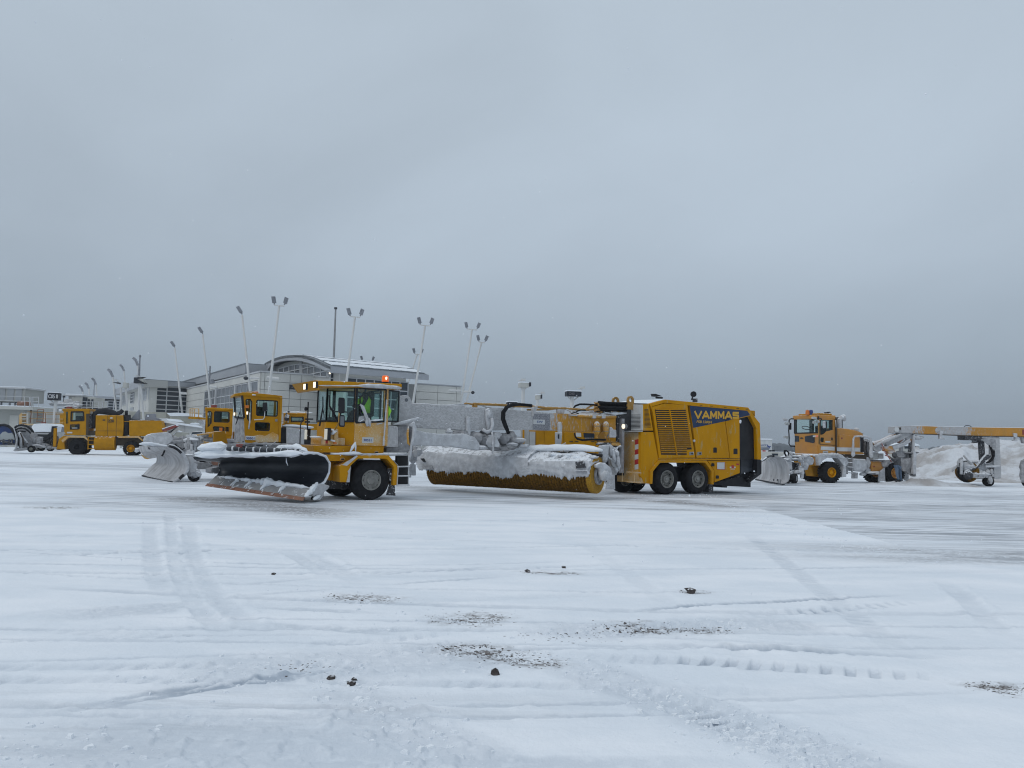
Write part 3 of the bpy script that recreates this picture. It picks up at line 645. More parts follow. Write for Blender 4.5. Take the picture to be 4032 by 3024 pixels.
# snowflakes in the air
g = random.Random(9); mb = MB()
for k in range(1600):
    Y_ = g.uniform(2.5, 26)**1.0; q = dp(g.uniform(-300, 4332), g.uniform(-200, 2700), Y_)
    if q.z < .1: continue
    r_ = g.uniform(.0022, .005)
    e = [Vector((r_, 0, 0)), Vector((0, r_, 0)), Vector((-r_, 0, 0)), Vector((0, -r_, 0)), Vector((0, 0, r_)), Vector((0, 0, -r_))]
    mb.add([q+x for x in e], [(0, 1, 4), (1, 2, 4), (2, 3, 4), (3, 0, 4), (1, 0, 5), (2, 1, 5), (3, 2, 5), (0, 3, 5)])
mb.build('falling_snowflakes', 'snow', None, kind='stuff')
# ------------------------------------------------------------ the main machine: articulated plow, sweeper and blower
O0 = gp(1465, 1970); O1 = gp(2745, 1946)
VA = Fr(O0, math.degrees(math.atan2(O1.y-O0.y, O1.x-O0.x)))
sw = thing('snow_sweeper', VA, 'long yellow runway sweeper with black front plow, iced beam and rotary broom, nearest of all', 'snow sweeper', None, 6, 1, 0)
Wd = 2.15
def P(c, l, v=0.0): return VA.pts(c, l, v)
def pan(name, c, l, v0, v1, m, parent=sw, bev=.006, **k): return MB().prism(VA, P(c, l, v0), v0, v1).build(name, m, parent, bev=bev, **k)
beamy('beam_paint', YC, [(VA.S('D', 1900, 400, .7)-6, .8), (VA.S('E', 420, 400, .7)-6, .55), (VA.S('E', 640, 400, .7)-6, .24), (VA.S('E', 1480, 400, .7)-6, .12)])
# ---- rear body
body = MB().prism(VA, P('R', [640, 320, 700, 300, 860, 262, 1885, 352, 1950, 450, 2010, 540, 2030, 985, 1780, 985, 1780, 1120, 1455, 1240, 1400, 985, 780, 1000, 690, 1100, 600, 1250, 590, 640], .14), .14, Wd-.14).build('engine_housing', 'black', sw)
s575 = VA.S('R', 575, 450); s650 = VA.S('R', 652, 450)
pan('lower_front_panel', 'R', [548, 634, 703, 634, 766, 975, 664, 1116, 664, 1278, 592, 1272, 548, 1180], 0.0, .14, 'yellow_clean')
pan('louvre_panel', 'R', [577, 292, 648, 288, 701, 618, 577, 617], -.01, .14, 'yellow_clean')
for k in range(15):
    y = 352+k*15.6; x1 = 640+(y-345)*.155
    MB().prism(VA, P('R', [594, y, x1, y+1, x1+.5, y+6.5, 594, y+5.5], -.02), -.02, .0).build('slat', 'black', sw)
pan('cornice', 'R', [652, 284, 860, 232, 1885, 330, 1965, 445, 2030, 528, 2048, 980, 1998, 976, 1988, 590, 1925, 470, 1905, 425, 1880, 372, 1155, 306, 845, 272, 690, 318, 700, 400, 676, 330], -.03, .14, 'yellow_clean', bev=.012)
door = pan('grille_door', 'R', [690, 322, 845, 279, 1128, 302, 1224, 955, 776, 958], -.025, .1, 'yellow_clean')
MB().prism(VA, P('R', [722, 348, 1106, 356, 1181, 852, 1119, 855, 1119, 919, 801, 918], -.027), -.027, -.02).build('grille_recess', 'black', door)
for k in range(23):
    y = 362+k*24.4; xl = 727+(y-350)*.135; xr = 1107+(y-356)*.150 if y < 850 else 1117
    if y > 915: break
    sl = MB(); a = VA.at('R', xl, y, -.03); b_ = VA.at('R', xr, y+.5, -.03)
    for (p0, z0), (p1, z1) in ((a, b_),):
        sl.prism(VA, [(p0, z0), (p1, z1), (p1, z1+.034), (p0, z0+.034)], -.055, -.03)
    sl.build('slat', 'yellow', door, bev=.004)
MB().prism(VA, P('R', [902, 352, 912, 352, 1004, 918, 994, 918], -.062), -.068, -.03).build('grille_divider', 'yellow', door)
pan('side_panel', 'R', [1160, 309, 1577, 345, 1652, 958, 1244, 957], -.02, .1, 'yellow_clean')
pan('side_panel', 'R', [1584, 346, 1878, 374, 1925, 432, 1775, 466, 1779, 964, 1660, 962], -.02, .1, 'yellow_clean')
pan('side_skirt', 'R', [1378, 992, 1779, 996, 1779, 1146, 1466, 1262, 1461, 1110], 0.0, .1, 'yellow_clean')
pan('sill_strip', 'R', [772, 962, 1779, 968, 1779, 990, 772, 980], -.03, .1, 'yellow')
pan('wheel_arch', 'R', [667, 1120, 775, 985, 1368, 990, 1459, 1112, 1455, 1288, 1430, 1288, 1428, 1128, 1348, 1016, 788, 1019, 702, 1122, 692, 1281, 667, 1281], -.06, .3, 'yellow', bev=.008)
MB().prism(VA, P('R', [1155, 309, 1578, 345, 1652, 490, 1200, 584], -.024), -.026, -.02).build('decal', 'blue_decal', sw)
MB().prism(VA, P('R', [1584, 346, 1870, 372, 1912, 425, 1592, 500], -.024), -.026, -.02).build('decal', 'blue_decal', sw)
def vtext(c, body_, x0, y0, x1, y1, ytop, v, m, parent=sw, bold=0, shear=0, fr=VA, rot=None, depth=-.004):
    a = fr.at(c, x0, y0, v); b_ = fr.at(c, x1, y1, v); h = fr.at(c, x0, ytop, v)[1]-a[1]
    return text(fr, body_, a[0], a[1], v, h, m, parent, width=math.hypot(b_[0]-a[0], b_[1]-a[1]), bold=bold, shear=shear, depth=depth, rot=math.atan2(b_[1]-a[1], b_[0]-a[0]))
_a = VA.at('R', 1212, 470, -.027); _b = VA.at('R', 1772, 484, -.027); block_letters(VA, 'VAMMAS', _a[0], _a[1], _b[0], VA.Z('R', 1760, 468, -.027)-.02, VA.Z('R', 1212, 372, -.027)-_a[1], -.027, 'decal_yellow', sw)
vtext('R', 'PSB 5500H', 1240, 522, 1432, 530, 490, -.027, 'decal_yellow', bold=.012, shear=.2)
# small fittings on the side
for x, y, w_, h_, m_ in ((1472, 860, 44, 66, 'black'), (1726, 876, 50, 70, 'black'), (1446, 1042, 36, 38, 'black'), (1502, 1195, 36, 40, 'black')):
    pan('recessed_handle', 'R', [x-w_/2, y-h_/2+8, x-w_/2+8, y-h_/2, x+w_/2-8, y-h_/2, x+w_/2, y-h_/2+8, x+w_/2, y+h_/2, x-w_/2, y+h_/2], -.024, -.005, m_, bev=0)
for x in (1180, 1280):
    t_ = pan('latch', 'R', [x-28, 884, x+26, 880, x+26, 918, x-28, 926], -.03, -.01, 'steel', bev=.003)
    MB().lathe(VA, *VA.at('R', x+4, 903, -.03), [(.035, -.03), (.035, -.042), (.001, -.045)], 14).build('lock', 'black', t_)
pan('notice_plate', 'R', [1496, 1012, 1598, 1010, 1598, 1104, 1496, 1100], -.012, 0, 'red', bev=0)
pan('notice_plate', 'R', [1498, 1014, 1590, 1012, 1590, 1100, 1498, 1096], -.016, -.012, 'white_paint', bev=0)
pan('sticker', 'R', [1656, 1066, 1728, 1066, 1728, 1084, 1656, 1084], -.006, 0, 'white_paint', bev=0)
pan('sticker', 'R', [1676, 1048, 1706, 1048, 1706, 1086, 1676, 1086], -.009, -.006, 'red', bev=0)
pan('sticker', 'R', [1666, 1092, 1718, 1092, 1718, 1100, 1666, 1100], -.006, 0, 'white_paint', bev=0)
pan('sticker', 'R', [1736, 1028, 1772, 1028, 1772, 1046, 1736, 1046], -.006, 0, 'red', bev=0)
MB().lathe(VA, *VA.at('R', 1208, 745, -.03), [(.05, -.02), (.05, -.06), (.02, -.08), (.001, -.08)], 12).build('side_lamp', 'white_paint', sw)
MB().blob(VA.W('R', 1786, 506, -.04), .05, .03, .07, 2).build('snow_clump', 'snow', sw)
for k, x in enumerate((1288, 1420, 1590, 1745, 1860)):
    MB().box(VA, *(VA.S('R', x-16, 300), VA.S('R', x+16, 300)), -.035, -.028, VA.Z('R', x, 306+(x-1288)*.085), VA.Z('R', x, 299+(x-1288)*.085)).build('hinge', 'ink_dark', sw)
# dark tunnel at the rear: recess walls, door, corner pieces
MB().prism(VA, P('R', [1778, 476, 1912, 480, 1990, 592, 1998, 976, 2046, 984, 2048, 1155, 1912, 1258, 1450, 1290, 1455, 1262, 1780, 1148], .35), .35, Wd-.3).build('tunnel', 'black', sw)
MB().prism(VA, P('R', [1998, 978, 2050, 982, 2050, 1155, 1915, 1258, 1915, 1240, 1990, 1150], -.02), -.02, .5).build('rear_bumper', 'black', sw, bev=.01)
pan('tunnel_door', 'R', [1790, 640, 1945, 645, 1945, 1120, 1790, 1160], .22, .3, 'blade_dark')
pan('door_edge', 'R', [1910, 645, 1946, 646, 1944, 975, 1922, 960], .16, .2, 'steel')
pan('small_window', 'R', [1800, 572, 1912, 576, 1908, 624, 1800, 618], .2, .3, 'lamp_glass')
pan('warning_label', 'R', [1812, 716, 1852, 717, 1852, 746, 1812, 745], .2, .215, 'decal_yellow')
pan('under_box', 'R', [1450, 1270, 1780, 1185, 1915, 1262, 1915, 1322, 1625, 1308, 1620, 1328, 1560, 1326, 1556, 1300, 1450, 1296], .25, 1.8, 'black')
pan('roof_fin', 'R', [1905, 365, 1968, 372, 1970, 440, 1935, 400], .3, .42, 'yellow')
# roof and front
MB().prism(VA, P('R', [655, 286, 860, 236, 1885, 334, 1885, 352, 860, 262, 700, 300], .13), .13, Wd-.05).build('roof', 'yellow_frost', sw)
MB().add([VA.w(*p_) for p_ in [(VA.S('R', 668, 284), .13, VA.Z('R', 668, 283)+.012), (VA.S('R', 862, 234), .13, VA.Z('R', 862, 233)+.02), (VA.S('R', 862, 234), Wd-.1, VA.Z('R', 862, 233)+.05), (VA.S('R', 668, 284), Wd-.1, VA.Z('R', 668, 283)+.10)]], [(0, 1, 2, 3)]).build('roof_snow', 'snow', sw)
sf = VA.S('R', 572, 500)
MB().sp(VA, [(0.02, VA.Z('R', 575, 1275)), (Wd-.2, VA.Z('R', 575, 1275)), (Wd-.2, VA.Z('R', 575, 640)), (0.02, VA.Z('R', 575, 640))], sf-.02, sf+.35).build('front_panel', 'yellow_dusty', sw, bev=.01)
cab_l = MB().sp(VA, [(0.0, VA.Z('R', 575, 617)), (.62, VA.Z('R', 575, 617)), (.62, VA.Z('R', 575, 292)+.02), (.0, VA.Z('R', 575, 296))], sf-.03, sf+.3).build('filter_cabinet', 'white_paint', sw, bev=.015)
def fs_(name, x0, y0, x1, y1, s, th, m, parent):
    (a, z0), (b_, z1) = VA.ats('R', x0, y0, s), VA.ats('R', x1, y1, s)
    return MB().sp(VA, [(a, z0), (b_, z0), (b_, z1), (a, z1)], s-th, s).build(name, m, parent)
for k in range(11):
    y = 418+k*16.2; fs_('slat', 402, y+7, 543, y, sf-.03, .012, 'black', cab_l)
fs_('ledge', 345, 632, 572, 622, sf-.02, .22, 'white_paint', sw)
for k in range(6):
    z0 = VA.ats('R', 505, 1100-k*62.5, sf-.02)[1]; z1 = VA.ats('R', 505, 1100-(k+1)*62.5+2, sf-.02)[1]; va = VA.ats('R', 474, 900, sf-.02)[0]; vb = VA.ats('R', 536, 900, sf-.02)[0]
    dz = .05
    MB().sp(VA, [(va, z0-dz*.4), (vb, z0+dz*.6), (vb, z1+dz*.6), (va, z1-dz*.4)], sf-.028, sf-.02).build('warning_stripe', 'white_paint' if k % 2 == 0 else 'red', sw)
for y, r_ in ((1138, .022), (1262, .028)):
    (a, z), (b_, _) = VA.ats('R', 545, y+6, sf-.35), VA.ats('R', 300, y-6, sf-.35)
    MB().bar(VA.w(sf-.35, a, z), VA.w(sf-.35, a+.75, z), .07, .035).build('step', 'yellow_dusty', sw)
MB().bar(VA.w(sf-.3, .08, VA.Z('R', 560, 1145)), VA.w(sf-.3, .08, VA.Z('R', 560, 1268)), .04, .03).bar(VA.w(sf-.3, .75, VA.Z('R', 560, 1145)), VA.w(sf-.3, .75, VA.Z('R', 560, 1268)), .04, .03).bar(VA.w(sf-.3, .08, VA.Z('R', 560, 1145)), VA.w(sf, .08, VA.Z('R', 560, 1145)), .04, .03).build('step_frame', 'yellow_dusty', sw)
fs_('grey_post', 290, 1140, 345, 470, sf-.35, .12, 'rime_dark', sw)
lm = VA.ats('R', 340, 566, sf-.42)
MB().lathe(VA, 0, lm[1], [(.09, sf-.44), (.085, sf-.47), (.001, sf-.475)], 20, axis='s', v0=lm[0]).build('work_lamp', 'lamp_on', sw)
MB().lathe(VA, 0, lm[1], [(.1, sf-.34), (.1, sf-.45), (.075, sf-.45)], 20, axis='s', v0=lm[0]).build('lamp_housing', 'steel', sw)
# lifting eyes
def eye(c, x, y, v, r_, h, m='copper', parent=sw, th=.07, hole=.5):
    s0, z0 = VA.at(c, x, y, v); mb = MB(); n = 22
    o_ = [(s0+r_*math.cos(a), z0+r_*math.sin(a)) for a in [math.pi*(1+.0)-math.pi*k/(n//2) for k in range(n//2+1)]]
    o_ = [(s0-r_, z0-h)]+o_+[(s0+r_, z0-h)]; i_ = [(s0+r_*hole*math.cos(math.pi-math.pi*2*k/(n)), z0+r_*hole*math.sin(math.pi-math.pi*2*k/n)) for k in range(n)]
    # ring built of wedges so that the hole is open
    for k in range(n):
        a0, a1 = 2*math.pi*k/n, 2*math.pi*(k+1)/n
        q = lambda rr, a: (s0+rr*math.cos(a), z0+rr*math.sin(a))
        mb.prism(VA, [q(r_*hole, a0), q(r_, a0), q(r_, a1), q(r_*hole, a1)], v, v+th)
    mb.prism(VA, [(s0-r_, z0-.0), (s0-r_*.86, z0-r_*.5), (s0-r_*.3, z0-r_*.95), (s0+r_*.3, z0-r_*.95), (s0+r_*.86, z0-r_*.5), (s0+r_, z0), (s0+r_, z0-h), (s0-r_, z0-h)], v, v+th-.002)
    return mb.build('lifting_eye', m, parent)
eye('R', 424, 238, .5, .155, .35); eye('R', 240, 250, 1.1, .16, .45)
# roof fittings
MB().tube([VA.W('R', 1222, 262, .7), VA.W('R', 1222, 220, .7)], .10, 16).build('vent_cap', 'black_frost', sw)
m0 = VA.W('R', 1180, 235, .65); m1 = VA.W('R', 1202, 165, .65)
MB().tube([m0, m0.lerp(m1, .5)], .03, 8).build('lamp_stalk', 'black', sw)
MB().tube([m1-VA.n*.03-VA.u*.02, m1+VA.n*.03+VA.u*.02], .115, 20).build('round_mirror', 'black', sw)
MB().prism(VA, P('R', [703, 160, 735, 160, 815, 190, 770, 192, 745, 196, 712, 192], .8), .8, .95).build('rain_flap', 'black', sw)
MB().tube([VA.W('R', 735, 208, .85), VA.W('R', 815, 210, .85)], .035, 8).build('rail', 'black', sw)
# wheels of the rear bogie
for v in (0.0, Wd-.45-.0):
    for x in (875, 1262):
        s, z = VA.at('R', x, 1230, 0); wheel(VA, s, .575, .575, v, .42, sw, lug=0, rimr=.56, depth=.14)
for x, y in ((240, 1300), (570, 1300)):
    pass
wheel(VA, VA.S('R', 420, 1270, 1.1), .5, .5, Wd-.75, .4, sw, rimr=.5)
for x in (1425, ):
    MB().prism(VA, P('R', [1392, 1290, 1448, 1288, 1450, 1388, 1398, 1382], .1), .1, .5).build('mud_flap', 'black_frost', sw)
MB().box(VA, VA.S('R', 700, 1200), VA.S('R', 1430, 1200), .5, Wd-.5, .45, 1.0).build('bogie_frame', 'black', sw)
# ---- beam between front and rear: box girder crusted with ice
vb = .72
bm_ = MB().prism(VA, P('D', [60, 205, 450, 218, 1250, 262, 1975, 318], vb)+P('E', [600, 350, 1475, 378, 1480, 400, 1480, 800, 1380, 800, 1330, 640, 560, 615, 200, 605], vb)+P('D', [1975, 598, 1340, 612, 990, 612, 60, 560], vb), vb, vb+.62).build('beam', 'beam_paint', sw, bev=.03)
MB().prism(VA, P('E', [195, 352, 458, 360, 452, 608, 190, 598], vb-.012), vb-.012, vb).build('ice_patch', 'patch_frost', sw)
MB().prism(VA, P('E', [200, 440, 378, 446, 376, 520, 196, 512], vb-.02), vb-.02, vb-.01).build('number_plate', 'white_paint', sw)
vtext('E', 'SW', 252, 492, 345, 496, 458, vb-.021, 'ink_blue', bold=.02)
# stiffener plates and ribs crossing the beam
for c, l, dv in (('D', [940, 400, 965, 392, 1000, 410, 1005, 640, 985, 800, 965, 640, 942, 620], .1), ('D', [1240, 290, 1290, 262, 1335, 290, 1355, 400, 1345, 620, 1275, 620, 1245, 440], .1), ('E', [594, 500, 612, 474, 640, 480, 648, 560, 652, 700, 600, 650], .12)):
    MB().prism(VA, P(c, l, vb-dv), vb-dv, vb).build('rib', 'rime_smooth', sw, bev=.03)
MB().tube([VA.W('D', *q, vb-.2) for q in ((1330, 420), (1345, 520), (1320, 600), (1260, 640), (1190, 600))], [.05, .055, .05, .06, .05], 10).build('iced_hose', 'rime_smooth', sw, smooth=True)
MB().lump([VA.W('D', 1280, 300, vb-.1), VA.W('D', 1290, 420, vb-.1)], .13, 4).build('ice_lump', 'rime_smooth', sw, smooth=True)
MB().prism(VA, P('E', [560, 640, 650, 640, 640, 780, 625, 870, 562, 866], .5), .5, .62).build('ice_bracket', 'rime_smooth', sw, bev=.02)
MB().prism(VA, P('E', [580, 672, 604, 672, 602, 742, 580, 742], .495), .495, .5).build('bracket_slot', 'black', sw)
MB().lump([VA.W('E', 640, 830, .5), VA.W('E', 700, 805, .5)], .05, 8).build('ice_lump', 'rime_smooth', sw, smooth=True)
# rear part fittings: accumulators, box, pipes
for x in (1185, 1325):
    a = MB(); s, z = VA.at('E', x, 580, vb-.16); z1 = VA.Z('E', x, 470, vb-.16); z0 = VA.Z('E', x, 690, vb-.16); r_ = .115
    a.lathe(VA, s, 0, [(.001, z1), (r_*.4, z1-.01), (r_*.8, z1-.06), (r_, z1-.12), (r_, z0+.13), (r_*.8, z0+.05), (r_*.35, z0), (r_*.3, z0-.1), (.001, z0-.1)], 18, axis='z', v0=vb-.16)
    t_ = a.build('accumulator', 'yellow_frost', sw, smooth='auto')
    for yy in (545, 625): MB().lathe(VA, s, 0, [(r_*1.08, VA.Z('E', x, yy, vb-.16)+.012), (r_*1.08, VA.Z('E', x, yy, vb-.16)-.012)], 18, axis='z', v0=vb-.16).build('clamp', 'steel', t_)
MB().prism(VA, P('E', [1392, 560, 1420, 560, 1450, 600, 1492, 604, 1494, 700, 1480, 725, 1390, 720], vb-.3), vb-.3, vb-.05).build('lamp_box', 'rime_smooth', sw, bev=.02)
MB().tube([VA.W('E', 880, 385, vb-.05), VA.W('E', 1475, 400, vb-.05)], .065, 12).build('cross_pipe', 'yellow_frost', sw, smooth=True)
MB().prism(VA, P('E', [760, 360, 880, 365, 880, 390, 830, 385, 770, 380], vb-.1), vb-.1, vb).build('bracket', 'rime_smooth', sw)
for x in (1155, 1300): MB().prism(VA, P('E', [x-28, 362, x+28, 362, x+22, 425, x-28, 425], vb-.14), vb-.14, vb).build('clamp', 'rime_smooth', sw, bev=.01)
for k, dy in enumerate((0, 14)):
    MB().tube([VA.W('E', x, y+dy, vb-.25) for x, y in ((840, 650), (850, 700), (880, 735), (960, 755), (1100, 745), (1200, 748), (1320, 750))], .022, 7).build('hose', 'rubber', sw, smooth=True)
MB().tube([VA.W('E', x, y, vb-.25) for x, y in ((1360, 700), (1385, 770), (1420, 795), (1530, 800))], .022, 7).build('hose', 'copper', sw, smooth=True)
MB().bar(VA.W('E', 1410, 824, .5), VA.W('E', 1540, 832, .5), .1, .09).build('bracket', 'yellow_frost', sw)
MB().lump([VA.W('E', 1480, 880, .45), VA.W('E', 1550, 860, .45), VA.W('E', 1560, 845, .45)], .06, 14).build('ice_lump', 'rime_smooth', sw, smooth=True)
# pipes above the beam
def pipe(name, m, r_, c, l, v): return MB().tube([VA.W(c, l[i], l[i+1], v) for i in range(0, len(l), 2)], r_, 8).build(name, m, sw, smooth=True)
pipe('pipe', 'rime_smooth', .03, 'D', [60, 200, 300, 205, 450, 222, 700, 228, 900, 240], .95)
pipe('pipe', 'rime_smooth', .025, 'D', [560, 232, 760, 210, 950, 205], 1.0)
pipe('pipe', 'copper', .045, 'D', [1040, 200, 1400, 210, 1560, 222], 1.0)
pipe('pipe', 'copper', .03, 'D', [900, 200, 940, 188, 1000, 200, 1060, 215], 1.0)
pipe('pipe', 'rime_smooth', .025, 'D', [1150, 215, 1240, 250, 1350, 270, 1500, 275], 1.0)
MB().box(VA, VA.S('D', 1045, 200, 1.0), VA.S('D', 1085, 200, 1.0), .9, 1.1, VA.Z('D', 1060, 262, 1.0), VA.Z('D', 1060, 188, 1.0)).build('pipe_clamp', 'copper', sw)
pipe('pipe', 'copper', .045, 'E', [-140, 230, 200, 240, 400, 262, 700, 270, 900, 285, 1130, 292, 1150, 255, 1210, 255], .9)
pipe('pipe', 'copper', .03, 'E', [100, 290, 430, 290, 600, 262, 700, 262], .9)
pipe('pipe', 'copper', .03, 'E', [1020, 275, 1080, 240, 1145, 215, 1160, 188, 1230, 186], .95)
pipe('hose', 'rubber', .035, 'E', [825, 265, 850, 230, 920, 205, 1000, 205, 1130, 212, 1230, 225], .95)
MB().prism(VA, P('E', [582, 280, 690, 285, 680, 350, 590, 345], .8), .8, .95).build('pipe_stand', 'rime', sw, bev=.01)
MB().prism(VA, P('E', [205, 245, 275, 235, 245, 300, 200, 395, 184, 390], .66), .66, .8).build('pipe_stand', 'rime', sw, bev=.01)
MB().box(VA, VA.S('E', 1220, 250, .9), VA.S('E', 1248, 250, .9), .8, 1.2, VA.Z('E', 1230, 340, .9), VA.Z('E', 1230, 165, .9)).build('manifold', 'copper', sw)
for k in range(6):
    y = 188+k*24; g2 = rnd.uniform(-4, 4)
    pipe('hose', 'rubber', .042, 'R', [20+10*k % 30, 262+k*20, 120, 272+k*18, 250, 278+k*18+g2, 372, 276+k*18], .55+.12*(k % 3))
    MB().tube([VA.W('R', 18, 262+k*20, .6+.1*(k % 3)), VA.W('R', 130, 272+k*18, .6+.1*(k % 3))], .03, 8).build('pipe_fitting', 'copper', sw)
for k, (x, y, x2, y2) in enumerate(((730, 300, 860, 330), (860, 320, 1010, 300), (950, 330, 1180, 340), (1150, 330, 1290, 320), (700, 285, 780, 330), (1230, 345, 1400, 325), (1010, 345, 1130, 310), (790, 345, 900, 350))):
    pipe('hose', 'rubber' if k % 2 else 'rime_smooth', .022, 'E', [x, y, (x+x2)/2, (y+y2)/2-14, x2, y2], .85)
MB().lump([VA.W('E', 700, 355, .9), VA.W('E', 1000, 350, .9), VA.W('E', 1450, 360, .9)], .06, 77, jit=.5).build('beam_snow', 'snow', sw, smooth=True)
MB().lump([VA.W('R', 130, 410, .8), VA.W('R', 372, 400, .7)], .09, 78, jit=.5).build('beam_snow', 'snow', sw, smooth=True)
MB().box(VA, VA.S('R', 240, 600, .8), VA.S('R', 285, 600, .8), .75, 1.5, VA.Z('R', 260, 1150, .8), VA.Z('R', 260, 440, .8)).build('hinge_column', 'black_frost', sw)
MB().box(VA, VA.S('R', 180, 600, .8), sf, 1.0, 1.6, VA.Z('R', 260, 1180, .8), VA.Z('R', 260, 980, .8)).build('coupling', 'black', sw)
# looping hoses down to the broom
for dx in (0, 26):
    pipe('hose', 'rubber', .05, 'D', [1950, 225, 1760, 205, 1640, 212+dx*.4, 1550+dx, 250, 1495+dx, 330, 1490+dx, 430, 1530+dx*.9, 540, 1590+dx*.2, 660], .45)
# ---- lower arm (push frame) under the beam, all iced over
MB().prism(VA, P('D', [115, 590, 300, 640, 520, 665, 900, 660, 1080, 720, 1150, 830, 1130, 925, 980, 905, 700, 865, 320, 850, 90, 850], .35), .35, .62).build('push_arm', 'rime_smooth', sw, bev=.04)
def lumps(name, m, c, lst, v, seed):
    mb = MB()
    for i, (x, y, rx, rz) in enumerate(lst):
        k = .0; mb.blob(VA.W(c, x, y, v+(i % 3)*.06), rx, rx*.8, rz, seed+i, 10, .28)
    return mb.build(name, m, sw, smooth='auto')
lumps('ice_crust', 'rime_dark', 'D', [(860, 690, .3, .16), (1050, 720, .34, .2), (1200, 760, .36, .26), (1330, 860, .34, .12), (1480, 740, .26, .2), (1600, 720, .3, .22), (1700, 780, .3, .16), (1580, 860, .32, .12), (1440, 900, .4, .08), (780, 640, .18, .06), (1250, 640, .2, .06)], .75, 40)
lumps('ice_crust', 'rime_smooth', 'D', [(950, 790, .25, .1), (1120, 880, .34, .09), (1400, 700, .16, .14), (1760, 760, .2, .08), (1810, 850, .24, .07), (1640, 830, .24, .07), (1330, 780, .2, .2), (660, 620, .12, .08)], .55, 60)
MB().prism(VA, P('D', [1375, 700, 1400, 700, 1455, 820, 1450, 870, 1370, 870], .3), .3, .36).build('ice_bracket', 'rime_smooth', sw, bev=.02)
pipe('iced_cable', 'rime_smooth', .03, 'D', [1330, 640, 1350, 720, 1345, 820, 1355, 900, 1335, 970], .28)
# ---- broom: a long bristle roll set at an angle, lifted a little
zb = .20
br = gp(*pc('J', 1880, 1026), z=zb); bl = gp(*pc('J', 470, 945), z=zb)
BR = Fr(br, math.degrees(math.atan2(bl.y-br.y, bl.x-br.x))-90); Lb = (bl-br).length; rb = .60
hub_s, hub_z = 0.0, zb+rb
nseg = 64; prof = []
g = random.Random(2)
broom = MB(); 
for k in range(nseg):
    v0 = Lb*k/nseg; v1 = Lb*(k+1)/nseg; rj = rb*(1-.02*g.random())
    prof += [(rj*.945, v0), (rj, v0+.25*(v1-v0)), (rj, v0+.75*(v1-v0)), (rj*.945, v1-.001)]
broom.lathe(BR, 0, hub_z, prof, 56)
bro = broom.build('broom', 'bristle', sw, smooth='auto')
# bristles standing out of the roll
mb = MB(); g = random.Random(4)
for k in range(9000):
    v = g.uniform(0, Lb); a = g.uniform(-.35*math.pi-.9*math.pi, .15*math.pi); r0_ = rb*.93; r1_ = rb*g.uniform(1.0, 1.035)+.0
    if g.random() < .06: v = g.uniform(Lb*.985, Lb*1.0); r1_ *= 1.01
    c0 = BR.w(r0_*math.cos(a), v, hub_z+r0_*math.sin(a)); aa = a+g.uniform(-.05, .05); c1 = BR.w(r1_*math.cos(aa), v+g.uniform(-.05, .05), hub_z+r1_*math.sin(aa))
    t_ = BR.n*.007; mb.add([c0-t_, c0+t_, c1], [(0, 1, 2)])
mb.build('bristle_tips', 'bristle', bro, kind='stuff')
MB().lathe(BR, 0, hub_z, [(rb*.50, -.02), (rb*.975, -.035), (rb, 0.0), (rb, .13), (rb*.5, .13)], 56).build('end_brush', 'bristle_end', bro, smooth='auto')
mb = MB()
for k in range(150):
    a = 2*math.pi*k/150+g.uniform(-.01, .01); w_ = .008
    q = lambda rr, aa, v: BR.w(rr*math.cos(aa), v, hub_z+rr*math.sin(aa))
    mb.add([q(rb*.5, a-w_, -.03), q(rb*.5, a+w_, -.03), q(rb*1.0, a+.02*g.random(), -.055)], [(0, 1, 2)])
mb.build('bristle_tips', 'bristle_end', bro, kind='stuff')
MB().lathe(BR, 0, hub_z, [(rb*.52, -.03), (rb*.52, -.09), (rb*.46, -.10), (rb*.42, .06), (rb*.2, .06), (rb*.18, -.10), (.001, -.12)], 40).build('broom_hub', 'rime_dark', bro, smooth='auto')
MB().lathe(BR, 0, hub_z, [(rb*.44, -.02), (rb*.40, .05), (rb*.2, .05)], 32).build('hub_recess', 'black', bro)
# ---- hood over the broom with icicles
vf = -.72   # along BR.s the camera side is negative
fh = Fr(BR.w(-.66, 0, 0), math.degrees(BR.ang)+90)   # s runs right to left along the broom, so use its own plane
# plane through the hood's near face: s from right end towards the left
def hp(c, x, y, v=0.0):
    px, py = pc(c, x, y); d = ray(px, py); nn = BR.u; o_ = BR.w(-.62+v, 0, 0)
    t_ = nn.dot(o_)/nn.dot(d); return Vector((0, 0, EYE))+d*t_
HL = [(130, 1040), (150, 1100), (190, 1190), (235, 1225), (262, 1200), (400, 1215), (440, 1240), (600, 1225), (640, 1275), (700, 1245), (860, 1235), (915, 1280), (950, 1240), (1080, 1235), (1250, 1245), (1330, 1310), (1420, 1310), (1490, 1340), (1540, 1325), (1600, 1335), (1700, 1270), (1770, 1310), (1880, 1262), (1970, 1270)]
HR = [(0, 1300), (60, 1290), (110, 1262), (220, 1275), (330, 1275), (420, 1305), (520, 1300), (600, 1325), (640, 1352), (672, 1300), (720, 1330), (755, 1365), (800, 1330), (812, 1300), (840, 1350), (860, 1310), (960, 1310), (1050, 1305), (1070, 1230), (1080, 1180)]
TL = [(130, 1040), (220, 975), (330, 935), (470, 960), (600, 985), (720, 960), (900, 975), (1100, 1000), (1300, 1010), (1500, 1020), (1700, 1025), (1900, 1040)]
TR = [(0, 1070), (200, 1085), (400, 1090), (600, 1092), (800, 1085), (1000, 1080), (1060, 1095), (1090, 1150)]
bot = [hp('D', *p_) for p_ in HL]+[hp('E', *p_) for p_ in HR]
topp = [hp('D', *p_) for p_ in TL]+[hp('E', *p_) for p_ in TR]
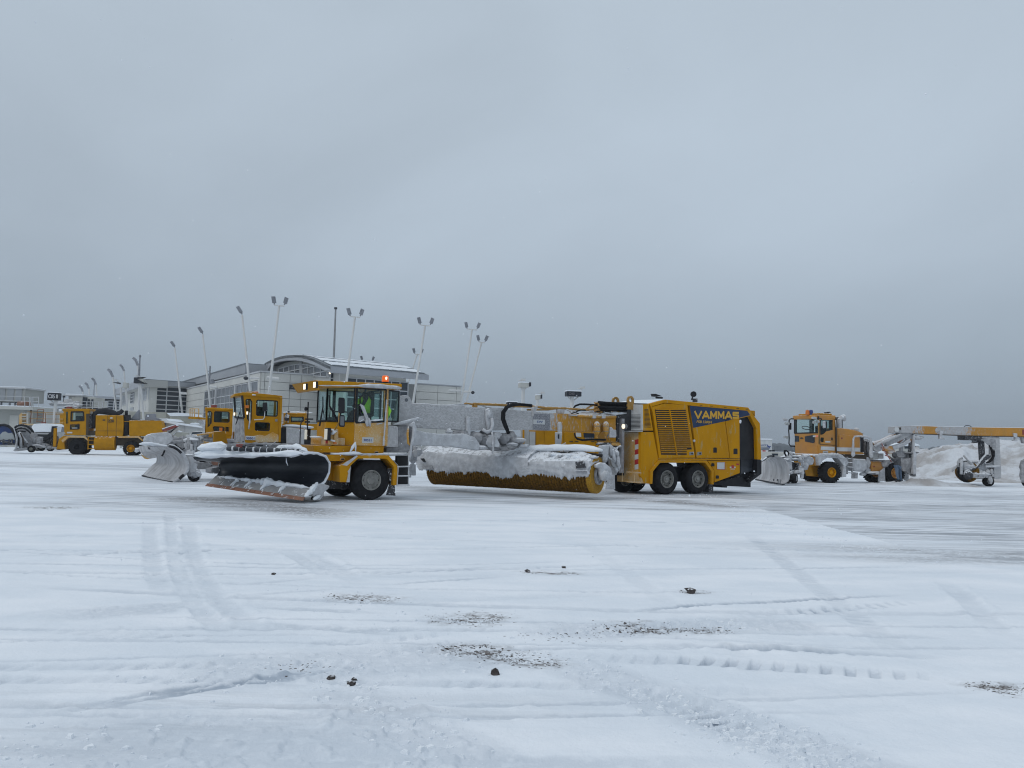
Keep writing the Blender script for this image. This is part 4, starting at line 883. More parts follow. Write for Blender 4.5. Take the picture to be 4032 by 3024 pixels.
def resample(pts, n):
    L = [0]
    for a, b_ in zip(pts[:-1], pts[1:]): L.append(L[-1]+(b_-a).length)
    o_ = []; 
    for i in range(n):
        t_ = L[-1]*i/(n-1); k = max(j for j in range(len(L)) if L[j] <= t_+1e-9); k = min(k, len(pts)-2)
        o_.append(pts[k].lerp(pts[k+1], (t_-L[k])/max(1e-6, L[k+1]-L[k])))
    return o_
nb = 260; bt = resample(bot, nb); tp = resample(topp, nb)
g = random.Random(12); rows = []
for k in range(9):
    f = k/8; row = []
    for j in range(nb):
        p_ = bt[j].lerp(tp[j], f); bulge = .05*math.sin(f*math.pi)
        jj_ = (math.sin(j*.21+k)+math.sin(j*.083+1.7*k))*.012+g.uniform(-.007, .007)
        if k == 0: p_ = p_-Vector((0, 0, (.05*max(0, math.sin(j*.9)*math.sin(j*.37))+g.uniform(0, .018))))
        row.append(p_-BR.u*(bulge+jj_))
    rows.append(row)
for k in range(1, 10):              # the top: rises gently and goes back over the roll
    f = k/9; row = []
    for j in range(nb):
        rise = (.30 if j < nb*.9 else .30-.2*(j-nb*.9)/(nb*.1))*math.sin(f*math.pi*.55)+.04*math.sin(j*.13+k*1.3)*f
        e = 1-.35*max(0, (j-nb*.93)/(nb*.07))
        row.append(tp[j]+BR.u*(.95*f*e)+Vector((0, 0, rise+g.uniform(-.022, .022))))
    rows.append(row)
MB().grid(rows, BR.u*.05-Vector((0, 0, .03))).build('broom_hood', 'rime_smooth', sw, smooth='auto')
def hpan(name, m, c, l, off, th):
    a = [hp(c, l[i], l[i+1], off) for i in range(0, len(l), 2)]; n = len(a)
    return MB().add(a+[p_+BR.u*th for p_ in a], [tuple(range(n)), tuple(range(2*n-1, n-1, -1))]+[(i, n+i, n+(i+1) % n, (i+1) % n) for i in range(n)]).build(name, m, sw)
hpan('bare_patch', 'black_frost', 'E', [850, 1100, 985, 1090, 1015, 1190, 860, 1205], -.10, .03)
hpan('hood_flange', 'rime_smooth', 'E', [830, 1228, 1040, 1226, 1062, 1290, 1040, 1300, 1035, 1245, 835, 1240], -.14, .1)
hpan('hood_slot', 'black', 'D', [218, 1048, 270, 1045, 300, 1105, 262, 1100], -.09, .03)
hpan('hood_flange', 'rime_dark', 'D', [232, 1165, 395, 1168, 412, 1215, 260, 1205], -.09, .05)
# icicles
mb = MB(); g = random.Random(31)
for j in range(0, nb, 3):
    p_ = bt[j]; r_ = g.uniform(.012, .03); L_ = g.uniform(.03, .11)
    mb.tube([p_+Vector((0, 0, .05)), p_-Vector((0, 0, L_*.5)), p_-Vector((g.uniform(-.01, .01), 0, L_))], [r_, r_*.6, .002], 5)
mb.build('icicles', 'rime_smooth', sw, kind='stuff')
# snow beam lying along the top of the hood (broom carrier)
ca = [hp('D', *q, .75) for q in ((980, 920), (1300, 900), (1600, 910))]+[hp('E', *q, .75) for q in ((0, 905), (300, 890), (700, 880), (1000, 890), (1270, 920))]
MB().lump(ca, [.06, .14, .15, .16, .16, .15, .15, .14], 21, flat=.75, n=12, step=.25, jit=.08).build('carrier_snow', 'snow', sw, smooth=True)
MB().tube([p_-Vector((0, 0, .17)) for p_ in ca], .05, 6).build('broom_carrier', 'black', sw)
MB().lump([hp('D', *q, .6) for q in ((250, 930), (400, 880), (620, 885), (900, 910))], [.1, .2, .2, .12], 24, flat=.5, n=12, step=.2, jit=.3).build('ice_slab', 'rime_smooth', sw)
for i, (x, y, r_) in enumerate(((420, 960, .16), (500, 990, .14), (560, 930, .2), (660, 950, .2), (760, 940, .24), (380, 990, .1), (470, 920, .16), (610, 985, .14), (860, 930, .2))):
    MB().blob(hp('D', x, y, .35), r_, r_*.8, r_*.35, 80+i, 8, .3).build('ice_slab', 'rime_smooth', sw)
g = random.Random(5)
for i in range(26): 
    x = g.uniform(60, 1150); MB().blob(hp('E', x, g.uniform(985, 1040), g.uniform(.2, .6)), g.uniform(.05, .16), g.uniform(.05, .1), g.uniform(.025, .05), 120+i, 7, .35).build('ice_slab', 'rime_smooth' if i % 2 else 'snow', sw)
lumps('ice_crust', 'rime_smooth', 'D', [(150, 960, .16, .14), (130, 880, .1, .09), (100, 1050, .14, .2), (180, 940, .14, .16), (60, 1000, .1, .15)], 2.4, 90)
MB().prism(VA, P('D', [50, 1180, 82, 1130, 145, 1140, 150, 1310, 110, 1315, 80, 1300, 75, 1345, 60, 1345], 1.9), 1.9, 2.0).build('mud_flap', 'rime_smooth', sw)
# support leg and motor at the near end of the broom
def ep(name, m, l, v, th, bev=.02): 
    return MB().prism(VA, P('E', l, v), v, v+th).build(name, m, sw, bev=bev)
ep('broom_leg', 'rime_smooth', [1262, 850, 1330, 835, 1395, 835, 1380, 900, 1360, 1100, 1300, 1130, 1265, 1000], -1.45, .2, .04)
ep('broom_motor', 'rime_smooth', [1170, 1150, 1250, 1110, 1330, 1120, 1400, 1180, 1440, 1290, 1420, 1370, 1330, 1400, 1270, 1390, 1245, 1290, 1235, 1200, 1180, 1195], -1.85, .16, .05)
MB().lathe(VA, *VA.at('E', 1345, 1310, -1.93), [(.15, -1.73), (.17, -1.83), (.13, -1.92), (.05, -1.95), (.001, -1.95)], 16).build('motor_cap', 'rime_smooth', sw, smooth=True)
ep('bolt_recess', 'black', [1312, 1232, 1340, 1230, 1345, 1255, 1320, 1262], -1.865, .02, 0)
for i, (x, y, x2, y2, r_) in enumerate(((1390, 850, 1410, 1000, .07), (1430, 900, 1460, 1120, .08), (1470, 930, 1520, 1020, .07), (1500, 1000, 1525, 1230, .07), (1400, 1040, 1440, 1180, .05), (1360, 1000, 1400, 1160, .05), (1440, 1150, 1500, 1260, .08), (1330, 1010, 1290, 1120, .09), (1380, 1080, 1410, 1290, .05))):
    MB().lump([VA.W('E', x, y, -1.4+.04*(i % 3)), VA.W('E', (x+x2)/2+6, (y+y2)/2, -1.42), VA.W('E', x2, y2, -1.38)], r_, 200+i, flat=1, jit=.3).build('iced_hose', 'rime_smooth', sw, smooth=True)
lumps('ice_crust', 'rime_smooth', 'E', [(1450, 1000, .17, .28), (1490, 1120, .15, .3), (1440, 1200, .15, .22), (1400, 930, .15, .22)], -1.2, 210)
ep('chain_guard', 'steel', [1400, 1060, 1440, 1080, 1500, 1190, 1470, 1200, 1425, 1160], -1.6, .1, .01)
MB().tube([VA.W('E', *q, -1.8) for q in ((1310, 1400), (1340, 1455), (1395, 1470), (1430, 1430), (1430, 1370))], .02, 6).build('iced_cable', 'rime_smooth', sw, smooth=True)
MB().prism(VA, P('E', [1262, 812, 1300, 803, 1405, 806, 1408, 832, 1262, 842], -1.4), -1.4, -1.1).build('bracket', 'black_frost', sw)
MB().prism(VA, P('E', [1380, 1290, 1466, 1280, 1470, 1530, 1330, 1530], .3), .3, .36).build('mud_flap', 'rime_smooth', sw)
MB().prism(VA, P('E', [1060, 1100, 1110, 1085, 1170, 1150, 1160, 1190, 1090, 1210, 1060, 1290, 1040, 1200], -1.62), -1.62, -1.4).build('hood_bracket', 'rime_smooth', sw, bev=.04)
# ---- front unit: cab
vs_ = .08
plan_s0 = VA.S('A', 1040, 900, vs_)
sF = VA.S('A', 550, 900, .62)
sr = VA.S('A', 1605, 900, vs_)
zfl = VA.Z('A', 1300, 1310, vs_); zsill = VA.Z('A', 1300, 905, vs_); ztop = VA.Z('A', 1300, 312, vs_)
Wc = 2.0
plan = [(sr, vs_), (plan_s0, vs_), (sF, .62), (sF, Wc-.62+vs_), (plan_s0, Wc), (sr, Wc)]
def inset(d): return [(s+(d if s < plan_s0 else 0), v) for s, v in plan]
cab = MB().pl(VA, plan, zfl, zsill).build('cab', 'yellow', sw, bev=.02)
MB().pl(VA, [(sr-.02, vs_+.03), (plan_s0, vs_+.03), (sF+.05, .64), (sF+.05, Wc-.6), (plan_s0, Wc-.03), (sr-.02, Wc-.03)], zsill, zsill+.02).build('cab_floor', 'interior', cab)
# posts and window frames
def wp(s, v, z): return VA.w(s, v, z)
def win(name, a, b_, z0a, z0b, z1, gl_, fw=.05, out=None, parent=cab):
    # a, b: plan points; upright pane with black gasket bars
    p0, p1 = Vector((a[0], a[1])), Vector((b_[0], b_[1])); 
    A0, B0, B1, A1_ = wp(a[0], a[1], z0a), wp(b_[0], b_[1], z0b), wp(b_[0], b_[1], z1), wp(a[0], a[1], z1)
    nrm = (B0-A0).cross(A1_-A0).normalized()*.012
    f = MB().add([A0-nrm, B0-nrm, B1-nrm, A1_-nrm, A0+nrm, B0+nrm, B1+nrm, A1_+nrm], [(0, 1, 2, 3), (7, 6, 5, 4), (0, 4, 5, 1), (1, 5, 6, 2), (2, 6, 7, 3), (3, 7, 4, 0)]).build('window', gl_, parent)
    g_ = MB()
    for x, y in ((A0, B0), (B0, B1), (B1, A1_), (A1_, A0)): g_.bar(x, y, fw, fw*.9)
    g_.build('gasket', 'black', f); return f
win('w', (plan_s0-.02, vs_+.0), (sF, .62), zsill+.02, zsill+.03, ztop, 'cab_glass')
win('w', (sF, .62), (sF, Wc-.62+vs_), zsill+.03, zsill+.03, ztop, 'cab_glass')
win('w', (sF, Wc-.54), (plan_s0, Wc), zsill, zsill, ztop, 'cab_glass')
win('w', (plan_s0+.05, Wc), (sr-.05, Wc), zsill, zsill, ztop, 'cab_glass')
win('w', (sr, vs_+.55), (sr, Wc-.3), zsill, zsill, ztop, 'cab_glass')
# door with sloping sill
d0, d1 = VA.S('A', 1048, 900, vs_-.02), VA.S('A', 1578, 900, vs_-.02)
dz0 = VA.Z('A', 1048, 1300, vs_); s90 = VA.at('A', 1100, 905, vs_-.02); s91 = VA.at('A', 1545, 880, vs_-.02)
door = MB().prism(VA, [(d0, dz0), (d1, dz0), (d1, s91[1]), (d0, s90[1]-.01)], vs_-.035, vs_+.02).build('door', 'yellow_dusty', sw, bev=.012)
g_ = MB(); dp_ = [VA.w(d0+.03, vs_-.015, s90[1]), VA.w(d1-.01, vs_-.015, s91[1]), VA.w(d1-.01, vs_-.015, ztop), VA.w(d0+.03, vs_-.015, ztop)]
pn = MB().add([p_ for p_ in dp_]+[p_+VA.n*.012 for p_ in dp_], [(0, 1, 2, 3), (7, 6, 5, 4), (0, 4, 5, 1), (1, 5, 6, 2), (2, 6, 7, 3), (3, 7, 4, 0)]).build('door_window', 'cab_glass', door)
for k in range(4): g_.bar(dp_[k], dp_[(k+1) % 4], .055, .055)
g_.build('gasket', 'black', door)
MB().lump([VA.W('A', 1130, 890, vs_-.04), VA.W('A', 1200, 850, vs_-.04)], .05, 3).build('window_snow', 'snow', door, smooth=True)
MB().lump([VA.W('A', 1290, 870, vs_-.05), VA.W('A', 1400, 862, vs_-.05), VA.W('A', 1535, 850, vs_-.05)], .035, 5, jit=.5).build('window_snow', 'snow', door, smooth=True)
MB().prism(VA, P('A', [1120, 800, 1230, 775, 1260, 860, 1240, 895, 1100, 905], vs_-.03), vs_-.03, vs_-.025).build('window_frost', 'rime', door)
MB().bar(VA.W('A', 1430, 930, vs_-.07), VA.W('A', 1525, 912, vs_-.07), .03, .03).build('door_handle', 'rime_smooth', door)
MB().prism(VA, P('A', [1180, 1155, 1376, 1160, 1372, 1258, 1178, 1254], vs_-.045), vs_-.045, vs_-.036).build('number_plate', 'white_paint', door)
vtext('A', '30531', 1200, 1228, 1338, 1232, 1186, vs_-.046, 'ink_blue', parent=door, bold=.02)
posts = MB()
for x0, x1, yb, v in ((1062, 1098, 930, vs_-.02), (1572, 1640, 1305, vs_-.03)):
    posts.prism(VA, P('A', [x0, 300, x1, 302, x1-20 if x0 > 1500 else x1-25, yb, x0-25, yb], v), v, v+.1)
posts.build('cab_post', 'yellow_dusty', sw, bev=.01)
MB().tube([VA.W('A', 1605, 500, vs_-.12), VA.W('A', 1560, 1160, vs_-.12)], .022, 8).build('grab_rail', 'rime_smooth', sw)
MB().tube([VA.W('A', 1555, 1140, vs_-.12), VA.W('A', 1550, 1300, vs_-.1)], .03, 8).build('grab_rail', 'rime_smooth', sw)
# rear quarter windows (behind the door, angled back)
qa, qb = VA.at('A', 1650, 880, .25), VA.at('A', 1700, 880, .6)
win('w', (sr+.02, vs_+.05), (VA.S('A', 1820, 350, .35), .35), VA.Z('A', 1650, 880, .2), VA.Z('A', 1690, 880, .3)+.0, VA.Z('A', 1700, 350, .2), 'cab_glass_dark', parent=sw)
# roof
r0s, r1s = VA.S('A', 365, 200, -.05), VA.S('A', 1872, 230, -.05); rz0 = VA.Z('A', 1000, 290, -.05); rz1 = VA.Z('A', 1000, 180, -.05)
roof = MB().prism(VA, [(r0s, VA.Z('A', 365, 165, -.05)), (r1s, VA.Z('A', 1872, 228, -.05)), (r1s, VA.Z('A', 1872, 325, -.05)), (VA.S('A', 1100, 290), VA.Z('A', 1100, 290, -.05)), (r0s+.12, VA.Z('A', 430, 285, -.05))], -.05, Wc+.1).build('cab_roof', 'yellow', sw, bev=.02)
sv = r0s-.05
zt = VA.Z('A', 365, 165, -.05)
MB().add([VA.w(r0s, -.05, zt), VA.w(r0s, Wc+.1, zt), VA.w(r0s-.22, Wc-.5, zt-.05), VA.w(r0s-.22, .55, zt-.05), VA.w(r0s+.14, -.05, zt-.27), VA.w(r0s+.14, Wc+.1, zt-.27), VA.w(r0s-.05, Wc-.5, zt-.27), VA.w(r0s-.05, .55, zt-.27)],
    [(0, 1, 2, 3), (4, 5, 6, 7), (0, 3, 7, 4), (3, 2, 6, 7), (2, 1, 5, 6), (1, 0, 4, 5)]).build('visor', 'yellow_mid', sw)
sv = r0s-.30
for x, y in ((178, 278), (352, 244)):
    v, z = VA.ats('A', x, y, sv)
    hs = MB().sp(VA, [(v-.09, z-.09), (v+.09, z-.09), (v+.09, z+.09), (v-.09, z+.09)], sv, sv+.06).build('roof_lamp', 'black', sw)
    MB().sp(VA, [(v-.075, z-.075), (v+.075, z-.075), (v+.075, z+.075), (v-.075, z+.075)], sv-.02, sv).build('lens', 'lamp_on', hs)
MB().lump([VA.W('A', 420, 258, -.08), VA.W('A', 1100, 262, -.08), VA.W('A', 1200, 262, -.1), VA.W('A', 1500, 270, -.11), VA.W('A', 1860, 300, -.1)], [.02, .02, .055, .065, .06], 33, flat=.95, jit=.12).build('roof_snow', 'rime_smooth', sw, smooth=True)
bz = VA.W('A', 1578, 205, .5)
MB().tube([bz-Vector((0, 0, .03)), bz+Vector((0, 0, .02))], .10, 16).build('beacon_base', 'black', sw)
MB().tube([bz+Vector((0, 0, .02)), bz+Vector((0, 0, .19)), bz+Vector((0, 0, .21))], [.105, .10, .07], 18).build('beacon', 'amber', sw)
MB().blob(bz+Vector((.05, -.11, .12)), .03, .03, .05, 2).build('beacon_bulb', 'lamp_on', sw)
# bonnet part below the windows: headlamps, name strip
fz0, fz1 = VA.Z('A', 500, 1295, .5), VA.Z('A', 500, 940, .5)
bump = MB().pl(VA, [(sF-.1, .35), (sF-.1, Wc-.3), (sF+.3, Wc-.3), (sF+.45, .2)], VA.Z('A', 400, 1290, .7), VA.Z('A', 400, 1160, .7)).build('nose', 'yellow_dusty', sw, bev=.02)
vz = VA.ats('A', 285, 1265, sF-.102); vz1 = VA.ats('A', 460, 1240, sF-.102)
text(VA, 'VAMMAS', vz[0], vz[1], sF-.104, .13, 'yellow', bump, width=abs(vz[0]-vz1[0]), bold=.03, plane='v', depth=.003)
for x, y, v in ((548, 1105, .30), (200, 1108, 1.62)):
    c_ = VA.ats('A', x, y, sF-.2); v = c_[0]; z = c_[1]
    h_ = MB().sp(VA, [(v-.13, z-.18), (v+.13, z-.18), (v+.13, z+.18), (v-.13, z+.18)], sF-.2, sF-.1).build('headlamp', 'black', sw, bev=.01)
    MB().sp(VA, [(v-.115, z-.15), (v+.115, z-.15), (v+.115, z+.15), (v-.115, z+.15)], sF-.215, sF-.2).build('lens', 'lamp_dim', h_)
MB().prism(VA, P('A', [610, 1030, 720, 1010, 762, 1020, 768, 1260, 750, 1292, 610, 1290], .1), .1, .5).build('lamp_bracket', 'yellow_dusty', sw, bev=.02)
MB().lump([VA.W('A', 640, 1020, .05), VA.W('A', 700, 1050, .05), VA.W('A', 640, 1110, .05), VA.W('A', 690, 1100, .05)], .06, 6).build('nose_snow', 'snow', sw, smooth=True)
MB().lump([VA.W('A', 620, 1205, .05), VA.W('A', 700, 1225, .05)], .11, 9).build('nose_snow', 'snow', sw, smooth=True)
MB().lump([VA.W('A', 270, 1150, .9), VA.W('A', 480, 1155, .5)], .05, 19).build('nose_snow', 'snow', sw, smooth=True)
MB().box(VA, VA.S('A', 545, 1230, .28), VA.S('A', 600, 1230, .28), .26, .3, VA.Z('A', 570, 1265, .28), VA.Z('A', 570, 1205, .28)).build('indicator', 'red', sw)
MB().blob(VA.W('A', 700, 1260, .02), .06, .03, .03, 5).build('marker_lamp', 'amber_dim', sw)
# mirrors
def mirror(c, x0, y0, x1, y1, v, parent=sw, fr=VA):
    mb = MB(); a = fr.pts(c, [x0+15, y0, x1-10, y0+8, x1, y0+40, x1, y1-15, x1-18, y1, x0+18, y1-4, x0, y1-30, x0+4, y0+22], v)
    return mb.prism(fr, a, v, v+.06).build('mirror', 'black', parent, bev=.012)
mirror('A', 768, 462, 878, 742, -.35); mirror('A', 778, 765, 878, 980, -.33)
MB().prism(VA, P('A', [800, 790, 862, 795, 860, 955, 795, 950], -.338), -.34, -.33).build('mirror_glass', 'pane_grey', sw)
MB().tube([VA.W('A', 780, 620, -.3), VA.W('A', 772, 900, -.3), VA.W('A', 690, 1050, .05), VA.W('A', 680, 1190, .1)], .022, 8).build('mirror_arm', 'copper', sw)
MB().tube([VA.W('A', 760, 590, -.32), VA.W('A', 860, 600, -.32)], .035, 8).build('mirror_clamp', 'black', sw)
# wipers
def wiper(c, pts, v, n=None):
    return MB().tube([VA.W(c, pts[i], pts[i+1], v) for i in range(0, len(pts), 2)], .018, 6).build('wiper', 'black', sw)
wiper('A', [428, 965, 490, 640, 520, 820], .85); wiper('A', [440, 965, 494, 640, 492, 450], .83); wiper('A', [750, 890, 610, 620, 600, 420], .20); wiper('A', [770, 880, 625, 625, 610, 830], .18)
MB().tube([VA.W('A', *q, vs_-.08) for q in ((1285, 960), (1240, 800), (1160, 600))], .03, 8).build('wiper', 'rime_smooth', sw)
MB().tube([VA.W('A', *q, vs_-.08) for q in ((1315, 950), (1270, 820), (1195, 620), (1140, 590))], .03, 8).build('wiper', 'rime_smooth', sw)
wiper('A', [1140, 440, 1145, 780], vs_-.05)
MB().lump([VA.W('A', 1250, 820, vs_-.1), VA.W('A', 1265, 970, vs_-.1)], .05, 11, flat=1, jit=.15).build('wiper_ice', 'rime_smooth', sw, smooth=True)
MB().lump([VA.W('A', 1290, 820, vs_-.1), VA.W('A', 1318, 970, vs_-.1)], .05, 12, flat=1, jit=.15).build('wiper_ice', 'rime_smooth', sw, smooth=True)
# seat and steering inside
MB().box(VA, plan_s0+.25, plan_s0+.75, .6, 1.25, zsill-.02, zsill+.28).box(VA, plan_s0+.68, plan_s0+.82, .6, 1.25, zsill+.2, zsill+.95).build('seat', 'cloth_dark', sw, bev=.05)
MB().box(VA, sF+.15, sF+.4, .5, Wc-.5, zsill, zsill+.14).build('dashboard', 'interior', sw, bev=.02)
MB().lathe(VA, sF+.55, 0, [(.2, zsill+.3), (.2, zsill+.33), (.17, zsill+.33), (.17, zsill+.3)], 20, axis='z', v0=.95).build('steering_wheel', 'black', sw)
MB().bar(VA.w(sF+.4, .95, zsill), VA.w(sF+.55, .95, zsill+.31), .06, .06).build('steering_column', 'black', sw)
# chassis, platform, fender, ladder
MB().prism(VA, P('A', [320, 1300, 1555, 1310, 1550, 1430, 1400, 1440, 350, 1420], .12), .12, Wc-.1).build('chassis_rail', 'yellow', sw, bev=.01)
MB().prism(VA, P('A', [400, 1460, 1080, 1465, 1000, 1575, 560, 1575, 420, 1500], .10), .10, Wc-.1).build('chassis_rail', 'yellow', sw, bev=.01)
for x, y in ((838, 1540), (1432, 1420)):
    MB().prism(VA, P('A', [x-45, y, x-28, y-22, x+28, y-22, x+45, y, x+28, y+22, x-28, y+22], .07), .07, .12).build('towing_slot', 'yellow_dusty', sw, bev=.008)
    MB().prism(VA, P('A', [x-30, y, x-20, y-12, x+20, y-12, x+30, y, x+20, y+12, x-20, y+12], .06), .06, .07).build('slot_hole', 'black', sw)
MB().prism(VA, P('B', [700, 400, 1800, 405, 1800, 425, 1780, 420, 700, 415], -.05), -.05, .5).build('platform', 'rime_dark', sw)
MB().lump([VA.W('B', 900, 395, -.02), VA.W('B', 1400, 395, -.02), VA.W('B', 1800, 388, -.02)], [.02, .06, .05], 51, flat=.6, jit=.4).build('platform_snow', 'rime_smooth', sw, smooth=True)
MB().lump([VA.W('B', 440, 388, -.04), VA.W('B', 700, 380, -.04), VA.W('B', 850, 370, -.04), VA.W('B', 1010, 385, -.04)], [.02, .05, .07, .04], 52, flat=.7, jit=.15).build('platform_snow', 'snow', sw, smooth=True)
MB().lump([VA.W('B', 790, 350, -.03), VA.W('B', 885, 180, -.03)], .045, 53, flat=1, jit=.15).lump([VA.W('B', 885, 180, -.03), VA.W('B', 885, 350, -.03)], .03, 54, flat=1, jit=.15).build('iced_bracket', 'snow', sw, smooth=True)
MB().prism(VA, P('B', [608, 590, 640, 580, 920, 412, 1460, 408, 1620, 600, 1600, 930, 1535, 935, 1555, 615, 1425, 470, 930, 468, 792, 600, 785, 880, 608, 880], -.09), -.09, .5).build('fender', 'yellow', sw, bev=.012)
MB().prism(VA, P('B', [785, 640, 800, 600, 780, 880, 725, 880, 760, 730, 748, 690], -.10), -.105, -.09).build('fender_snow', 'rime_smooth', sw)
MB().add([VA.W('B', 645, 578, -.10), VA.W('B', 735, 594, -.10), VA.W('B', 925, 428, -.10), VA.W('B', 905, 410, -.10)], [(0, 1, 2, 3)]).add([VA.w(*((lambda q: (q[0], -.10, q[1]))(VA.at('B', *p_, -.10)))) for p_ in ((1462, 400), (1478, 420), (1628, 602), (1630, 590))], [(0, 1, 2, 3)]).build('fender_frost', 'rime_smooth', sw)
MB().prism(VA, P('B', [1440, 650, 1550, 630, 1580, 1115, 1425, 1105, 1490, 900], .05), .05, .12).build('mud_flap', 'black_frost', sw)
lad = MB().prism(VA, P('B', [1610, 420, 1815, 420, 1815, 935, 1600, 935], .25), .25, .4).build('ladder_box', 'black', sw)
for y in (608, 770, 930): MB().bar(VA.W('B', 1600, y, -.04), VA.W('B', 1815, y-4, -.04), .16, .035).build('rung', 'rime_smooth', lad, bev=.005)
MB().bar(VA.W('B', 1808, 410, -.06), VA.W('B', 1806, 940, -.06), .03, .03).bar(VA.W('B', 1625, 600, -.06), VA.W('B', 1605, 935, -.06), .04, .04).build('stile', 'rime_smooth', lad)
MB().lump([VA.W('A', *q, -.1) for q in ((1985, 960), (2060, 930), (2085, 1000), (2065, 1160), (2030, 1300), (2000, 1560))], [.05, .08, .07, .05, .045, .03], 61, flat=1, jit=.1).build('handrail', 'rime_smooth', sw, smooth=True)
MB().lump([VA.W('A', *q, -.1) for q in ((1985, 960), (1968, 1100), (1978, 1260), (2010, 1300))], .035, 62, flat=1, jit=.1).build('handrail', 'yellow_frost', sw, smooth=True)
MB().lump([VA.W('A', *q, .2) for q in ((1700, 945), (1900, 900), (2150, 830), (2240, 850))], [.03, .1, .09, .02], 63, flat=.55, jit=.1).build('guard_ice', 'rime_smooth', sw, smooth=True)
MB().prism(VA, P('A', [1630, 955, 1790, 960, 1812, 990, 1808, 1335, 1600, 1330], .1), .1, .5).build('locker', 'rime', sw, bev=.03)
MB().prism(VA, P('A', [1800, 960, 1990, 940, 1990, 1420, 1600, 1420, 1600, 1335, 1800, 1335], .32), .32, 1.4).build('locker', 'rime_dark', sw, bev=.02)
# mast head plate with eye
MB().prism(VA, P('A', [1690, 940, 1800, 480, 1830, 450, 1890, 425, 1950, 425, 2010, 460, 2050, 540, 2060, 700, 2060, 960], .6), .6, .7).build('mast_plate', 'rime', sw, bev=.02)
MB().prism(VA, P('A', [1690, 940, 1790, 520, 1820, 440, 1870, 430, 1900, 500, 1900, 960], 1.2), 1.2, 1.3).build('mast_plate', 'rime', sw, bev=.02)
a = VA.at('A', 1950, 508, .59)
MB().lathe(VA, a[0], a[1], [(.055, .592), (.055, .6), (.001, .61)], 18).build('pin_hole', 'pane_grey', sw)
MB().prism(VA, P('A', [1700, 950, 2060, 930, 2060, 1400, 1700, 1400], .7), .7, 1.25).build('articulation_post', 'rime_dark', sw)
# axle parts and front wheels
MB().prism(VA, P('B', [440, 520, 610, 530, 600, 760, 620, 860, 430, 850], .5), .5, 1.6).build('axle_housing', 'yellow_mid', sw, bev=.02)
MB().lathe(VA, *VA.at('B', 560, 620, .45), [(.12, .5), (.12, .43), (.05, .42), (.05, .38), (.001, .38)], 16).build('swivel', 'yellow_mid', sw)
MB().box(VA, VA.S('B', 400, 900, .8), VA.S('B', 800, 900, .8), .6, 1.2, .3, .55).build('axle_beam', 'black_frost', sw)
MB().prism(VA, P('B', [620, 900, 700, 900, 760, 960, 720, 1000, 650, 1005], .6), .6, .7).build('spring_hanger', 'steel', sw)
wheel(VA, VA.S('B', 1160, 890, 0), .585, .585, 0.0, .42, sw, rimr=.5, depth=.06)
wheel(VA, VA.S('B', 650, 900, Wc-.42), .585, .585, Wc-.42, .42, sw, rimr=.5)
MB().box(VA, VA.S('B', 640, 700, .3), VA.S('B', 1650, 700, .3), .45, Wc-.45, .55, 1.15).build('chassis_box', 'black', sw)
# ---- front plow
PR = gp(*pc('K', 1015, 1182), z=.06); PL = gp(*pc('K', 150, 1050), z=.34)
pang = math.degrees(math.atan2(PL.y-PR.y, PL.x-PR.x))-90; PF = Fr(PR, pang); Lp = (Vector((PL.x, PL.y, 0))-Vector((PR.x, PR.y, 0))).length
pr_r = [PF.at('K', x, y, 0.0) for x, y in ((1080, 1062), (1140, 1050), (1185, 1015), (1225, 935), (1229, 850), (1195, 796), (1120, 766), (1040, 764), (985, 775))]
pr_l = [PF.at('K', x, y, Lp) for x, y in ((245, 958), (258, 945), (268, 930), (276, 900), (276, 850), (230, 836), (140, 830), (65, 822), (45, 795))]
rows = []
nv = 60
for i in range(len(pr_r)):
    row = []
    for j in range(nv+1):
        f = j/nv; s = pr_r[i][0]*(1-f)+pr_l[i][0]*f; z = pr_r[i][1]*(1-f)+pr_l[i][1]*f
        row.append(PF.w(s, Lp*f, z))
    rows.append(row)
def smooth_rows(rows, k=4):                # Catmull-Rom between the profile points
    o_ = []; n = len(rows)
    for i in range(n-1):
        for q in range(k):
            t_ = q/k; r_ = []
            for j in range(len(rows[0])):
                p0, p1, p2, p3 = rows[max(i-1, 0)][j], rows[i][j], rows[i+1][j], rows[min(i+2, n-1)][j]
                r_.append(.5*((2*p1)+(p2-p0)*t_+(2*p0-5*p1+4*p2-p3)*t_*t_+(3*p1-p0-3*p2+p3)*t_**3))
            o_.append(r_)
    o_.append(rows[-1]); return o_
rows = smooth_rows(rows)
mold = MB().grid(rows, PF.u*.05).build('moldboard', 'blade_dark', sw, smooth='auto')
for j in (15,):
    pass
# blade segments along the foot
bt_r, tp_r = PF.at('K', 1005, 1176, 0), pr_r[0]; bt_l, tp_l = PF.at('K', 150, 1047, Lp), pr_l[0]
marks = [1.0, .885, .775, .665, .54, .42, .245, 0.0] 
def ip(f, g__):                            # f along (0 right, 1 left), g__ up the segment
    s = (bt_r[0]*(1-g__)+tp_r[0]*g__)*(1-f)+(bt_l[0]*(1-g__)+tp_l[0]*g__)*f; z = (bt_r[1]*(1-g__)+tp_r[1]*g__)*(1-f)+(bt_l[1]*(1-g__)+tp_l[1]*g__)*f
    return PF.w(s, Lp*f, z)
cuts = []
for x in (150, 285, 385, 505, 645, 800, 1005):
    lo, hi = 0., 1.
    for _ in range(30):                    # find the station whose foot shows at that place
        m_ = (lo+hi)/2; q = ip(m_, .3)-Vector((0, 0, EYE)); px = 2016+FPX*q.dot(CR)/q.dot(CF)
        if px > pc('K', x, 0)[0]: lo = m_
        else: hi = m_
    cuts.append(m_)
cuts[0] = 1.0; cuts[-1] = 0.0
nrm_ = -PF.u
g = random.Random(8)
